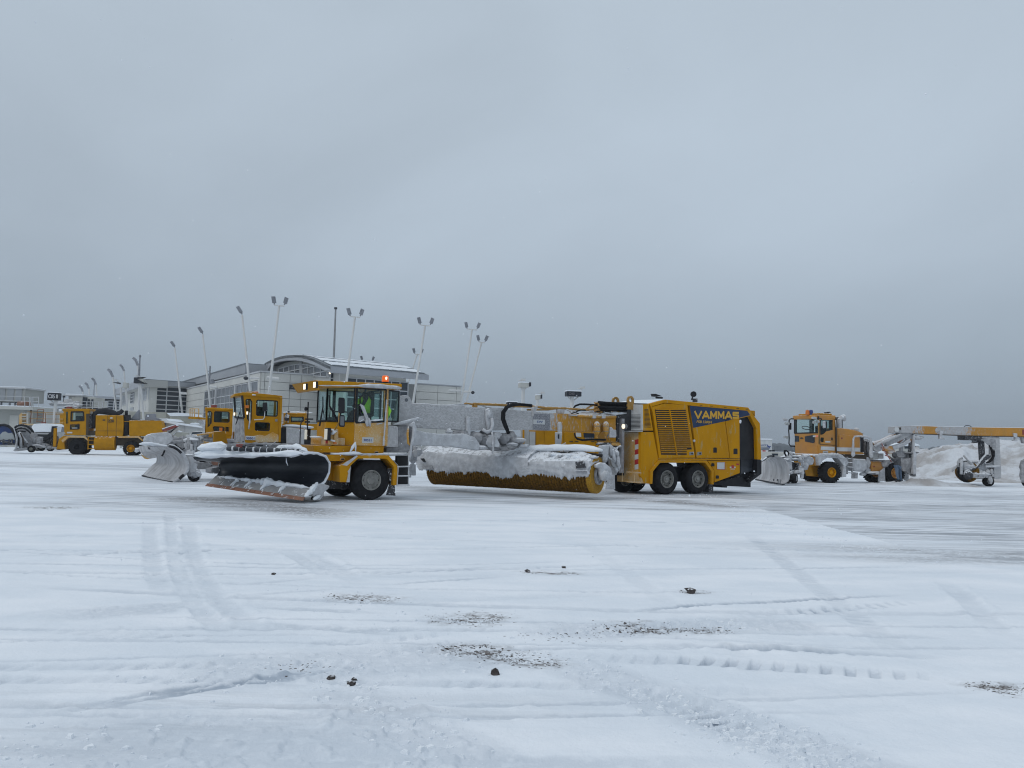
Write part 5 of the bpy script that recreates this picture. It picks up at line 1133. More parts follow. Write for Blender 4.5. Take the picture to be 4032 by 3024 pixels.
for a, b_ in zip(cuts[:-1], cuts[1:]):
    a2, b2 = a-.006, b_+.006; tl = g.uniform(-.02, .02)
    q = [ip(a2, .2)+nrm_*.02, ip(b2, .2)+nrm_*.02, ip(b2, .98)+nrm_*(.05+tl), ip(a2, .98)+nrm_*(.05+tl)]
    MB().add(q+[p_-nrm_*.045 for p_ in q], [(0, 1, 2, 3), (7, 6, 5, 4), (0, 4, 5, 1), (1, 5, 6, 2), (2, 6, 7, 3), (3, 7, 4, 0)]).build('blade_segment', 'blade_grey', sw, bev=.006)
for a, b_ in ((1.0, .70), (.70, .54), (.54, .49), (.49, .30), (.30, 0.0)):
    q = [ip(a-.002, 0)+nrm_*.03, ip(b_+.002, 0)+nrm_*.03, ip(b_+.002, .27)+nrm_*.05, ip(a-.002, .27)+nrm_*.05]
    MB().add(q+[p_-nrm_*.05 for p_ in q], [(0, 1, 2, 3), (7, 6, 5, 4), (0, 4, 5, 1), (1, 5, 6, 2), (2, 6, 7, 3), (3, 7, 4, 0)]).build('cutting_edge', 'rust', sw, bev=.004)
MB().lump([ip(f, 1.0)+nrm_*.07 for f in (.93, .8, .7, .6, .5, .4, .3, .2, .1, .02)], [.03, .05, .05, .06, .10, .11, .10, .09, .06, .03], 71, flat=.9, jit=.5, step=.06).build('plow_snow', 'snow', sw, smooth='auto')
for f in cuts[2:-1]:
    MB().lump([ip(f-.01, .95)+nrm_*.06, ip(f+.012, .35)+nrm_*.06], [.06, .025], int(f*1000), flat=1, jit=.4, step=.05).build('plow_snow', 'snow', sw, smooth='auto')
# snow lying along the top lip
top_pts = [rows[-1][j] for j in range(0, nv+1, 3)]; back = PF.u*.22
MB().lump([p_+Vector((0, 0, .03))+PF.u*.08 for p_ in top_pts], [.07]+[.13+.03*math.sin(i*.9) for i in range(len(top_pts)-2)]+[.08], 72, flat=.55, n=12, jit=.12, step=.1).build('lip_snow', 'snow', sw, smooth='auto')
MB().lump([PF.w(s_, -.02, z_)+Vector((0, 0, .015)) for s_, z_ in pr_r[1:]], .035, 73, flat=1, jit=.15, step=.08).build('edge_snow', 'snow', sw, smooth=True)
K2 = lambda x, y, v: PF.W('K', x, y, v)
MB().lump([PF.W('K', x, y, v) for x, y, v in ((90, 720, Lp*.97), (190, 705, Lp*.85), (250, 698, Lp*.78), (330, 700, Lp*.7))], [.1, .16, .17, .12], 74, flat=.75, n=12, jit=.25, step=.12).build('snow_heap', 'snow', sw, smooth='auto')
MB().lump([PF.W('K', x, y, v) for x, y, v in ((60, 765, Lp), (300, 750, Lp*.75), (600, 755, Lp*.45), (900, 760, Lp*.18), (1040, 750, 0))], [.08, .13, .14, .14, .08], 75, flat=.7, n=12, jit=.2, step=.12).build('snow_heap', 'snow', sw, smooth='auto')
MB().lump([PF.W('K', x, y, v) for x, y, v in ((770, 712, Lp*.35), (860, 706, Lp*.25), (960, 712, Lp*.1), (1040, 745, 0))], [.04, .09, .11, .05], 76, flat=.8, n=12, jit=.3, step=.1).build('snow_heap', 'snow', sw, smooth='auto')
sp_ = MB(); g = random.Random(14); prev = None
path = [PF.W('K', 340+i*15.2, 722+(i*.55)+1.5*math.sin(i), Lp*(.66-.0145*i)) for i in range(42)]
MB().tube(path, [.052*(1+.12*(i % 3)) for i in range(42)], 9).build('hydraulic_hose', 'blade_dark', sw, smooth=True)
for i in range(3, 40, 4):
    MB().tube([path[i], path[i]+(path[i+1]-path[i]).normalized()*(.02+.03*(i % 3 == 0))], .064+.008*(i % 2), 9).build('hose_ring', 'rime_smooth', sw)
for i in range(9):
    x = 400+g.uniform(0, 200); y = 690+g.uniform(-6, 14)
    MB().tube([PF.W('K', x, y, Lp*.55), PF.W('K', x+g.uniform(20, 60), y+g.uniform(-4, 10), Lp*.5)], .022, 6).build('hydraulic_line', 'blade_dark' if i % 3 else 'cargo_red', sw)
MB().lump([PF.W('K', 705, 700, Lp*.42), PF.W('K', 765, 662, Lp*.38)], .035, 79, flat=1).build('iced_bracket', 'rime_smooth', sw, smooth=True)
MB().tube([PF.W('K', 975, 700, .5), PF.W('K', 980, 520, .5), PF.W('K', 990, 480, .5), PF.W('K', 1010, 465, .5)], .016, 6).build('marker_hose', 'black', sw, smooth=True)
MB().tube([VA.W('K', 1040, 560, .9), VA.W('K', 1048, 315, .9)], .02, 6).build('marker_rod', 'black', sw)
MB().bar(VA.W('K', 1020, 465, .9), VA.W('K', 1090, 465, .9), .03, .04).bar(VA.W('K', 1018, 490, .9), VA.W('K', 1060, 490, .9), .05, .05).build('mirror_bracket', 'black', sw)
MB().blob(VA.W('K', 1028, 375, .9), .05, .05, .06, 3).build('camera', 'black', sw)
MB().tube([VA.W('K', 1028, 375, .9), VA.W('K', 1030, 480, .9)], .015, 6).build('camera_post', 'copper', sw)
# skid foot at the plow's near corner
MB().prism(PF, PF.pts('K', [1095, 1075, 1130, 1040, 1180, 1028, 1238, 1045, 1225, 1075, 1185, 1105, 1190, 1130, 1155, 1172, 1130, 1170, 1140, 1120, 1095, 1140], -.08), -.08, .1).build('skid_foot', 'rime_smooth', sw, bev=.03)
MB().prism(PF, PF.pts('K', [1150, 1120, 1195, 1090, 1190, 1140, 1165, 1172, 1130, 1172], .0), 0.02, .25).build('skid_wheel', 'rubber', sw, bev=.03)
MB().lump([PF.W('K', 1020, 1140, -.08), PF.W('K', 1080, 1080, -.1), PF.W('K', 1130, 1015, -.08)], [.05, .07, .04], 81, flat=1, jit=.4, step=.05).build('skid_snow', 'snow', sw, smooth='auto')
MB().lump([PF.W('K', 1090, 1165, -.1), PF.W('K', 1150, 1130, -.1)], .04, 82, flat=1, jit=.5, step=.04).build('skid_snow', 'snow', sw, smooth='auto')
MB().lump([PF.W('K', 855, 800, Lp*.2-.06), PF.W('K', 858, 840, Lp*.2-.06), PF.W('K', 872, 872, Lp*.2-.06)], .014, 83, flat=1, jit=.1).build('snow_streak', 'snow', sw)
# push frame behind the plow
MB().bar(VA.W('B', 350, 700, .8), PF.w(1.3, 1.6, .6), .25, .3).bar(VA.W('B', 350, 700, 1.4), PF.w(1.3, 2.6, .6), .25, .3).build('push_frame', 'black_frost', sw)
MB().bar(VA.W('A', 330, 1450, 1.0), PF.w(1.1, 2.2, 1.15), .12, .12).build('lift_cylinder', 'rime_dark', sw)
MB().prism(PF, PF.pts('K', [205, 895, 275, 880, 270, 940, 240, 940, 205, 930], Lp), Lp, Lp+.2).build('end_plate', 'rime_dark', sw)
MB().lump([PF.W('K', x, y, Lp+.3) for x, y in ((60, 840), (140, 850), (210, 860))], .05, 84).build('frame_bar', 'rime_dark', sw)
# ---- the driver
drv = thing('person', VA, 'driver in yellow hi-vis vest and dark cap sitting in the cab of the near sweeper', 'person', None, plan_s0+.55, .95, zsill+.2)
b0 = Vector((plan_s0+.55, .8, zsill+.28))
def vw(a, b_, c): return VA.w(b0.x+a, b0.y+b_, b0.z+c)
J = [vw(0, 0, 0), vw(.02, 0, .28), vw(.02, 0, .50), vw(0, 0, .58), vw(-.02, 0, .66), vw(-.02, 0, .80), vw(0, -.2, .5), vw(-.12, -.24, .26), vw(-.32, -.12, .22), vw(0, .2, .5), vw(-.12, .24, .26), vw(-.32, .12, .22), vw(-.35, -.12, .02), vw(-.45, -.12, -.3), vw(-.35, .12, .02), vw(-.45, .12, -.3)]
E_ = [(0, 1), (1, 2), (2, 3), (3, 4), (4, 5), (2, 6), (6, 7), (7, 8), (2, 9), (9, 10), (10, 11), (0, 12), (12, 13), (0, 14), (14, 15)]
human('body', J, E_, [.17, .16, .15, .06, .09, .09, .075, .055, .04, .075, .055, .04, .09, .06, .09, .06], 0, 'cloth_dark', drv)
MB().tube([vw(.02, 0, .02), vw(.02, 0, .2), vw(.03, 0, .42), vw(.02, 0, .52)], [.215, .215, .23, .13], 16).build('vest', 'hivis', drv, smooth=True)
MB().blob(vw(-.05, 0, .73), .095, .085, .12, 1, 12, .02).build('face', 'skin', drv, smooth=True)
MB().tube([vw(-.02, 0, .76), vw(-.02, 0, .84), vw(-.01, 0, .88)], [.115, .11, .05], 14).box(VA, b0.x-.24, b0.x-.1, b0.y-.07, b0.y+.07, b0.z+.765, b0.z+.785).build('cap', 'cloth_dark', drv)
hv = thing('hivis_jacket', VA, 'bright yellow jacket hanging behind the driver at the rear cab window', 'jacket', None, sr, .4, zsill+.1)
MB().lump([VA.W('A', 1625, 590, .2), VA.W('A', 1640, 700, .2), VA.W('A', 1625, 830, .2)], [.05, .09, .04], 91, flat=1, jit=.15).build('jacket', 'hivis', hv, smooth=True)
# ------------------------------------------------------------ helpers for the other machines
def SP(root, fr, name, c, l, v0, v1, m, bev=0, **k):
    return MB().prism(fr, fr.pts(c, l, v0), v0, v1).build(name, m, root, bev=bev, **k)
def FP(root, fr, name, c, l, s, th, m, bev=0, **k):     # panel on a plane across the machine
    return MB().sp(fr, [fr.ats(c, l[i], l[i+1], s) for i in range(0, len(l), 2)], s, s+th).build(name, m, root, bev=bev, **k)
def PT(root, fr, name, c, l, v, r, m, n=7, **k):
    return MB().tube([fr.W(c, l[i], l[i+1], v) for i in range(0, len(l), 2)], r, n).build(name, m, root, smooth=True, **k)
def LU(root, fr, name, c, l, v, r, m, seed=1, **k):
    return MB().lump([fr.W(c, l[i], l[i+1], v) for i in range(0, len(l), 2)], r, seed, **k).build(name, m, root, smooth='auto')
def BL(root, fr, name, c, lst, v, m, seed=1, jit=.28):
    mb = MB()
    for i, (x, y, rx, rz) in enumerate(lst): mb.blob(fr.W(c, x, y, v), rx, rx*.8, rz, seed+i, 9, jit)
    return mb.build(name, m, root, smooth='auto')
def plow_loft(root, c, R_, L_, zr, zl, m, nv=30, name='moldboard', th=.05):
    a = gp(*pc(c, *R_[0]), z=zr); b_ = gp(*pc(c, *L_[0]), z=zl)
    f = Fr(a, math.degrees(math.atan2(b_.y-a.y, b_.x-a.x))-90); L = math.hypot(b_.x-a.x, b_.y-a.y)
    pr = [f.at(c, x, y, 0) for x, y in R_]; pl_ = [f.at(c, x, y, L) for x, y in L_]
    rows = [[f.w(p_[0]*(1-j/nv)+q[0]*j/nv, L*j/nv, p_[1]*(1-j/nv)+q[1]*j/nv) for j in range(nv+1)] for p_, q in zip(pr, pl_)]
    rows = smooth_rows(rows); o = MB().grid(rows, f.u*th).build(name, m, root, smooth='auto')
    return o, f, L, rows
def cabwin(root, fr, c, l, v, frame=.05, gl_='cab_glass_dark', name='window'):
    ps = [fr.W(c, l[i], l[i+1], v) for i in range(0, len(l), 2)]; n = len(ps)
    w_ = MB().add([p_-fr.n*.01 for p_ in ps]+[p_+fr.n*.01 for p_ in ps], [tuple(range(n)), tuple(range(2*n-1, n-1, -1))]+[(i, n+i, n+(i+1) % n, (i+1) % n) for i in range(n)]).build(name, gl_, root)
    g_ = MB()
    for i in range(n): g_.bar(ps[i], ps[(i+1) % n], frame, frame*1.3)
    g_.build('gasket', 'black', w_); return w_
def holed(root, fr, name, c, outer, holes, v0, v1, m, **k):   # panel with real window openings
    me = bpy.data.meshes.new(name); bm = bmesh.new(); iv = inv_of(root); es = []
    for lp in [outer]+holes:
        vs = [bm.verts.new(iv @ fr.W(c, lp[i], lp[i+1], v0)) for i in range(0, len(lp), 2)]
        es += [bm.edges.new((vs[i], vs[(i+1) % len(vs)])) for i in range(len(vs))]
    bmesh.ops.triangle_fill(bm, edges=es, use_beauty=True, use_dissolve=True)
    fs = bm.faces[:]; r_ = bmesh.ops.extrude_face_region(bm, geom=fs)
    off = (iv.to_3x3() @ fr.n)*(v1-v0)
    for x in r_['geom']:
        if isinstance(x, bmesh.types.BMVert): x.co += off
    bmesh.ops.recalc_face_normals(bm, faces=bm.faces[:]); bm.to_mesh(me); bm.free()
    me.materials.append(MATS[m]); o = bpy.data.objects.new(name, me); COL.objects.link(o); o.parent = root; return o

# ------------------------------------------------------------ plow truck 30501 behind the long plow
oM = dp(*pc('M', 1340, 740), 31.5); MM = Fr((oM.x, oM.y), 24)
tm = thing('plow_truck', MM, 'yellow plow truck numbered 30501 with square cab, standing right behind the long black plow', 'plow truck')
W1 = [1345, 262, 1360, 250, 1400, 250, 1420, 280, 1412, 480, 1395, 494, 1378, 490, 1362, 470, 1350, 340]
W2 = [1462, 270, 1478, 258, 1690, 268, 1703, 282, 1697, 432, 1682, 446, 1474, 436, 1460, 424]
W3 = [1448, 515, 1462, 503, 1600, 508, 1614, 520, 1610, 592, 1598, 603, 1458, 598, 1446, 586]
holed(tm, MM, 'cab', 'M', [1318, 190, 1440, 200, 1746, 222, 1726, 722, 1340, 728], [W1, W2, W3], 0, .12, 'yellow_mid')
cabwin(tm, MM, 'M', W1, .05, .06); cabwin(tm, MM, 'M', W2, .05, .07); cabwin(tm, MM, 'M', W3, .05, .06)
sM0 = MM.S('M', 1320, 500); sM1 = MM.S('M', 1735, 500); zM0 = MM.Z('M', 1500, 728); zM1 = MM.Z('M', 1500, 212)
MB().box(MM, sM0+.03, sM1-.02, .12, 1.9, zM0, zM0+.06).box(MM, sM1-.1, sM1-.02, .12, 1.9, zM0, MM.Z('M', 1500, 450)).build('cab_floor', 'interior', tm)
MB().box(MM, sM1-.1, sM1-.02, .12, .3, zM0, zM1-.1).box(MM, sM0+.02, sM1-.02, 1.82, 1.9, zM0, MM.Z('M', 1500, 450)).box(MM, sM0+.3, sM0+.42, 1.82, 1.9, zM0, zM1-.1).box(MM, sM1-.1, sM1-.02, 1.7, 1.9, zM0, zM1-.1).build('cab_back', 'yellow_mid', tm)
SP(tm, MM, 'cab_roof', 'M', [1225, 192, 1330, 176, 1440, 182, 1748, 216, 1748, 240, 1450, 226, 1320, 212, 1222, 222], -.04, 1.95, 'yellow_mid', bev=.02)
ws = MB().add([MM.w(sM0, .02, zM1-.1), MM.w(sM0-.35, 1.2, zM1-.12), MM.w(sM0-.3, 1.2, MM.Z('M', 1300, 460)), MM.w(sM0+.05, .02, MM.Z('M', 1330, 460))], [(0, 1, 2, 3)]).build('windshield', 'cab_glass_dark', tm)
FM = [MM.W('M', 1222, 215, 1.0), MM.W('M', 1310, 208, .02), MM.W('M', 1332, 458, .02), MM.W('M', 1236, 452, 1.0)]
MB().bar(FM[0], FM[1], .08, .08).bar(FM[1], FM[2], .08, .08).bar(FM[3], FM[2], .08, .08).bar(FM[0], FM[3], .06, .06).build('gasket', 'black', ws)
MB().add([MM.W('M', 1240, 452, 1.0), MM.W('M', 1334, 458, .0), MM.W('M', 1340, 728, .0), MM.W('M', 1215, 724, 1.0)], [(0, 1, 2, 3)]).build('front_panel', 'rime_dark', tm)
SP(tm, MM, 'door_edge', 'M', [1428, 240, 1436, 240, 1432, 615, 1700, 622, 1712, 262, 1718, 262, 1706, 628, 1424, 620], -.015, 0, 'yellow_mid')
SP(tm, MM, 'pillar', 'M', [1722, 236, 1748, 238, 1728, 722, 1706, 720], -.05, 0, 'yellow_mid', bev=.01)
SP(tm, MM, 'lower_frost', 'M', [1440, 652, 1500, 640, 1560, 655, 1640, 612, 1700, 640, 1716, 700, 1700, 720, 1460, 724], -.012, 0, 'yellow_dusty')
SP(tm, MM, 'latch', 'M', [1668, 470, 1696, 470, 1694, 496, 1668, 496], -.03, 0, 'steel')
SP(tm, MM, 'number_plate', 'M', [1346, 652, 1454, 656, 1450, 700, 1344, 698], -.03, -.02, 'white_paint', bev=.01)
vtext('M', '30501', 1352, 692, 1442, 694, 666, -.034, 'ink_blue', tm, bold=.03, fr=MM)
SP(tm, MM, 'mirror', 'M', [1534, 292, 1582, 288, 1588, 380, 1536, 384], -.4, -.3, 'black', bev=.02)
PT(tm, MM, 'mirror_arm', 'M', [1556, 380, 1552, 450, 1538, 474, 1440, 478], -.3, .02, 'rime_smooth')
LU(tm, MM, 'roof_lamp', 'M', [1418, 206, 1455, 210], -.15, .10, 'rime_smooth', 2, jit=.1)
MB().tube([MM.W('M', 1452, 190, .5), MM.W('M', 1452, 172, .5)], .13, 12).build('beacon', 'amber_dim', tm)
PT(tm, MM, 'roof_rail', 'M', [1345, 188, 1360, 174, 1420, 172, 1440, 180], .4, .015, 'copper')
MB().box(MM, MM.S('M', 1340, 335, -.2), MM.S('M', 1384, 335, -.2), -.22, -.1, MM.Z('M', 1360, 350, -.2), MM.Z('M', 1360, 320, -.2)).build('indicator', 'amber_dim', tm)
for x, y, v in ((1225, 415, .9), (1365, 404, -.1)):
    MB().box(MM, MM.S('M', x-8, y, v), MM.S('M', x+8, y, v), v, v+.06, MM.Z('M', x, y+16, v), MM.Z('M', x, y-16, v)).build('lamp', 'lamp_on', tm)
PT(tm, MM, 'wiper', 'M', [1240, 530, 1290, 380, 1295, 340], .5, .018, 'black'); PT(tm, MM, 'wiper', 'M', [1290, 385, 1310, 450], .5, .018, 'black')
PT(tm, MM, 'mirror_arm', 'M', [1392, 400, 1392, 500, 1380, 580], -.12, .03, 'rime_smooth')
MB().box(MM, sM0+.5, sM0+1.0, .6, 1.2, zM0+.3, zM0+1.5).build('seat', 'cloth_dark', tm, bev=.08)
SP(tm, MM, 'rear_column', 'M', [1732, 560, 1792, 560, 1788, 745, 1730, 740], .1, 1.7, 'black')
SP(tm, MM, 'side_box', 'M', [1792, 560, 1985, 578, 1985, 745, 1792, 738], -.05, 1.8, 'rime', bev=.02)
LU(tm, MM, 'box_snow', 'M', [1745, 546, 1860, 548, 2085, 562], .6, .16, 'snow', 3, flat=.4, jit=.15)
LU(tm, MM, 'frame_snow', 'M', [1200, 745, 1450, 735, 1700, 745, 1990, 760], -.05, .08, 'rime_dark', 3, flat=.6, jit=.5)
SP(tm, MM, 'chassis', 'M', [1100, 740, 2090, 765, 2090, 830, 1100, 820], .1, 1.7, 'rime_dark')
SP(tm, MM, 'door_mat', 'M', [1000, 612, 1120, 600, 1160, 760, 992, 760], 1.6, 1.9, 'yellow_mid')
for s_, v_ in ((sM0+.4, 0), (sM0+.4, 1.5), (sM0+4.5, 0), (sM0+4.5, 1.5)): wheel(MM, s_, .6, .6, v_, .42, tm, rim='yellow_mid', rimr=.5)
SP(tm, MM, 'hitch_arm', 'M', [990, 1000, 1060, 1010, 1062, 1060, 975, 1058], -.3, .4, 'rime_dark')
SP(tm, MM, 'hitch_arm', 'M', [790, 920, 1000, 930, 1060, 950, 1058, 1000, 960, 1010, 800, 1020], .2, .7, 'rime_dark', bev=.03)
PT(tm, MM, 'hose', 'M', [800, 925, 880, 930, 960, 955, 985, 975], 0, .03, 'rubber')
SP(tm, MM, 'hitch_plate', 'M', [975, 932, 1045, 935, 1045, 975, 978, 972], -.1, 0, 'rust')
mo, mf, mL, mrows = plow_loft(tm, 'H', [(830, 1520), (960, 1450), (1085, 1330), (1150, 1220), (1155, 1120), (1100, 980), (1010, 850), (890, 760), (740, 720)],
    [(120, 1372), (250, 1230), (370, 1120), (440, 1060), (450, 960), (400, 880), (200, 860), (70, 830), (45, 690)], .03, .05, 'plow_ice')
MB().tube([mf.W('H', *q, 0) for q in ((830, 1522), (1000, 1450), (1110, 1355), (1180, 1250), (1192, 1130), (1150, 1000), (1070, 870), (960, 755), (850, 695), (740, 672))], .055, 8).build('edge_rim', 'rime_smooth', tm, smooth=True)
MB().tube([mf.W('H', *q, -.03) for q in ((740, 690), (850, 715), (950, 775), (1030, 850))], .05, 8).build('edge_rubber', 'black', tm)
MB().tube([mf.W('H', *q, -.03) for q in ((985, 1460), (1040, 1400), (1090, 1365))], .06, 8).build('edge_rubber', 'black', tm)
MB().bar(mf.W('H', 120, 1375, mL), mf.W('H', 500, 1490, mL*.45), .06, .06).bar(mf.W('H', 500, 1490, mL*.45), mf.W('H', 830, 1522, 0), .05, .05).build('cutting_edge', 'black', tm)
LU(tm, mf, 'lip_snow', 'H', [50, 640, 300, 640, 620, 690, 700, 690], mL*.5, .09, 'snow', 5, flat=.7, jit=.2)
MB().tube([mf.W('H', *q, mL*.3) for q in ((645, 720), (640, 800), (610, 870), (575, 925))], .035, 7).build('flap_edge', 'black', tm)
SP(tm, mf, 'frost_writing', 'H', [250, 718, 330, 724, 330, 775, 268, 765], mL*.7-.25, mL*.7-.23, 'black_frost')
# caster leg beside the plow
cM = gp(*pc('H', 1310, 1522)); CM = Fr(cM, 12)
BL(tm, CM, 'caster_leg', 'H', [(1240, 960, .22, .35), (1260, 1130, .22, .4), (1270, 1290, .24, .22), (1220, 900, .26, .06), (1380, 1340, .2, .22)], .1, 'rime_smooth', 300, .15)
PT(tm, CM, 'caster_post', 'H', [1215, 500, 1225, 900], .15, .09, 'rime_dark'); PT(tm, CM, 'caster_post', 'H', [1268, 640, 1268, 860], .05, .05, 'rime_smooth')
LU(tm, CM, 'caster_arm', 'H', [1360, 1280, 1430, 1340, 1450, 1400], -.1, .1, 'rime_smooth', 7, flat=1, jit=.1)
wheel(CM, CM.S('H', 1320, 1380), CM.Z('H', 1320, 1380), CM.Z('H', 1320, 1380), 0, .3, tm, rim='rime_dark', rimr=.45, bolts=6)
BL(tm, CM, 'hitch_ice', 'H', [(1260, 540, .3, .1), (1190, 660, .12, .2), (1340, 640, .1, .1), (1290, 470, .2, .08), (1330, 740, .1, .16), (1200, 780, .1, .2), (1290, 590, .12, .08)], .3, 'rime_smooth', 320)
SP(tm, CM, 'hitch_column', 'H', [1330, 480, 1430, 480, 1440, 800, 1300, 880, 1280, 700], .5, .9, 'rime_dark', bev=.03)

# ------------------------------------------------------------ second truck: lower cab, swung yellow arm
o5 = dp(*pc('M', 920, 700), 41); M5 = Fr((o5.x, o5.y), 22)
t5 = thing('plow_truck', M5, 'smaller yellow plow truck left of the 30501 truck, with a swung yellow arm', 'plow truck')
V1 = [932, 392, 945, 382, 972, 384, 980, 400, 970, 520, 955, 545, 932, 560]; V2 = [1004, 394, 1016, 384, 1158, 388, 1170, 400, 1168, 498, 1158, 510, 1010, 506, 1000, 496]
V3 = [990, 562, 1002, 548, 1100, 552, 1112, 562, 1110, 600, 1000, 600]; V4 = [1128, 555, 1160, 556, 1160, 606, 1126, 605]
holed(t5, M5, 'cab', 'M', [908, 345, 1000, 348, 1206, 358, 1202, 640, 1180, 690, 915, 660, 915, 560], [V1, V2, V3, V4], 0, .1, 'yellow')
for V_ in (V1, V2, V3, V4): cabwin(t5, M5, 'M', V_, .04, .07)
s50, s51 = M5.S('M', 912, 500), M5.S('M', 1204, 500); z50, z51 = M5.Z('M', 1000, 680), M5.Z('M', 1000, 352)
MB().box(M5, s50, s51, .1, 1.8, z50, z50+.06).box(M5, s51-.1, s51, .1, .4, z50, z51).box(M5, s51-.1, s51, 1.4, 1.8, z50, z51).box(M5, s50, s51, 1.7, 1.8, z50, z50+1.1).box(M5, s50, s50+.1, 1.7, 1.8, z50, z51).build('cab_back', 'yellow_mid', t5)
SP(t5, M5, 'cab_roof', 'M', [904, 342, 1000, 345, 1210, 356, 1208, 376, 906, 366], -.06, 1.85, 'yellow', bev=.03)
MB().tube([M5.W('M', 1002, 345, .5), M5.W('M', 1002, 318, .5)], .15, 12).build('beacon', 'cargo_red', t5)
MB().box(M5, s50+.3, s50+.8, .6, 1.2, z50+.2, z50+1.5).build('seat', 'cloth_dark', t5, bev=.08)
for dy in (0,): SP(t5, M5, 'door_edge', 'M', [990, 370, 996, 370, 988, 620, 1190, 640, 1188, 648, 980, 628], -.02, 0, 'yellow_mid')
SP(t5, M5, 'grab_rail', 'M', [1176, 480, 1184, 480, 1180, 640, 1172, 640], -.1, -.07, 'yellow')
LU(t5, M5, 'hood_snow', 'M', [938, 400, 940, 430], -.2, .08, 'rime_smooth', 4)
MB().box(M5, M5.S('M', 1060, 580, -.4), M5.S('M', 1094, 580, -.4), -.45, -.3, M5.Z('M', 1075, 600, -.4), M5.Z('M', 1075, 563, -.4)).build('indicator', 'amber_dim', t5)
SP(t5, M5, 'lift_arm', 'M', [752, 640, 900, 622, 1050, 600, 1130, 606, 1140, 630, 1060, 625, 900, 640, 780, 660, 755, 655], -1.2, -.9, 'yellow_frost', bev=.03)
SP(t5, M5, 'arm_plate', 'M', [1000, 606, 1120, 606, 1160, 760, 1010, 752], -.9, -.5, 'yellow_mid', bev=.02)
SP(t5, M5, 'arm_plate', 'M', [880, 700, 960, 720, 1000, 745, 960, 765, 850, 750], -1.0, -.6, 'yellow_frost', bev=.03)
BL(t5, M5, 'arm_ice', 'M', [(910, 650, .22, .12), (930, 690, .3, .12), (870, 720, .3, .1), (950, 740, .3, .1), (1010, 660, .15, .2), (1180, 700, .4, .08), (1200, 740, .3, .1)], -.8, 'rime_dark', 340)
SP(t5, M5, 'chassis', 'M', [900, 690, 1230, 700, 1230, 860, 900, 850], .1, 1.6, 'rime_dark')
for s_, v_ in ((s50+.8, 0), (s50+.8, 1.4), (s51+2.8, 0), (s51+2.8, 1.4)): wheel(M5, s_, .6, .6, v_, .42, t5, rim='yellow_mid', rimr=.5)
MB().box(M5, s51+.1, s51+3.6, .2, 1.6, 1.0, z50+.4).build('engine_hood', 'yellow_mid', t5, bev=.05)
oW = dp(*pc('H', 300, 990), 36); WF = Fr((oW.x, oW.y), 20)
MB().prism(WF, WF.pts('H', [110, 600, 150, 500, 190, 430, 320, 395, 560, 375, 720, 358, 800, 450, 855, 555, 720, 640, 600, 680, 400, 660], 0), 0, .6).build('plow_wing', 'rime_smooth', t5, bev=.12)
MB().prism(WF, WF.pts('H', [310, 395, 480, 640, 600, 680, 720, 640, 850, 555, 720, 358], -.06), -.06, .0).build('wing_panel', 'rime_smooth', t5, bev=.03)
MB().prism(WF, WF.pts('H', [85, 830, 420, 870, 450, 960, 310, 985, 180, 960], .2), .2, .3).build('wing_lower', 'plow_ice', t5)
MB().prism(WF, WF.pts('H', [88, 845, 110, 890, 200, 950, 300, 985, 240, 996, 170, 985, 110, 920], .14), .14, .2).build('wing_edge', 'yellow_frost', t5)
LU(t5, WF, 'wing_tip', 'H', [-40, 830, 0, 780, 60, 740], -.1, .1, 'rime_smooth', 6, flat=1)
LU(t5, WF, 'link_bar', 'H', [800, 570, 950, 575, 1130, 560], -.3, .06, 'rime_dark', 6, flat=1, jit=.2)
LU(t5, WF, 'link_bar', 'H', [830, 520, 1040, 510], -.2, .05, 'rime_dark', 6, flat=1, jit=.2)
BL(t5, WF, 'hitch_ice', 'H', [(830, 620, .22, .35), (870, 700, .2, .2), (960, 640, .2, .3), (1060, 640, .2, .4), (1080, 760, .2, .3), (1010, 720, .3, .12), (760, 620, .15, .1)], .2, 'rime_dark', 360)
PT(t5, WF, 'hose', 'H', [880, 640, 930, 690, 1000, 730, 1050, 770, 1110, 740, 1160, 660, 1090, 590], -.2, .03, 'rubber')

# ------------------------------------------------------------ third machine: only its cab top shows past the near cab
o6 = dp(*pc('N', 700, 1400), 47); M6 = Fr((o6.x, o6.y), 12)
t6 = thing('loader', M6, 'yellow loader half hidden between the 30501 truck and the near cab', 'loader')
Q1 = [600, 1352, 836, 1356, 836, 1440, 602, 1440]
holed(t6, M6, 'cab', 'N', [462, 1285, 880, 1290, 882, 1560, 462, 1560], [Q1, [486, 1360, 500, 1345, 550, 1345, 565, 1360, 565, 1500, 486, 1500]], 0, .1, 'yellow_mid')
cabwin(t6, M6, 'N', Q1, .04, .08)
MB().box(M6, M6.S('N', 462, 1400), M6.S('N', 882, 1400), .1, 1.7, M6.Z('N', 600, 1560), M6.Z('N', 600, 1460)).box(M6, M6.S('N', 462, 1400), M6.S('N', 470, 1400)+.1, 1.5, 1.7, M6.Z('N', 600, 1460), M6.Z('N', 600, 1300)).box(M6, M6.S('N', 870, 1400), M6.S('N', 882, 1400), .1, 1.7, M6.Z('N', 600, 1460), M6.Z('N', 600, 1300)).build('cab_back', 'yellow_mid', t6)
SP(t6, M6, 'cab_roof', 'N', [455, 1280, 900, 1284, 905, 1312, 470, 1308], -.05, 1.75, 'yellow', bev=.04)
LU(t6, M6, 'roof_snow', 'N', [450, 1268, 700, 1268, 1000, 1275], 1.0, .1, 'snow', 4, flat=.5, jit=.1)
BL(t6, M6, 'roof_lamp', 'N', [(530, 1370, .16, .2), (560, 1255, .08, .07), (520, 1290, .05, .08)], -.1, 'black_frost', 380)
SP(t6, M6, 'body', 'N', [440, 1480, 1200, 1490, 1200, 1600, 440, 1600], .2, 2.0, 'yellow_mid')
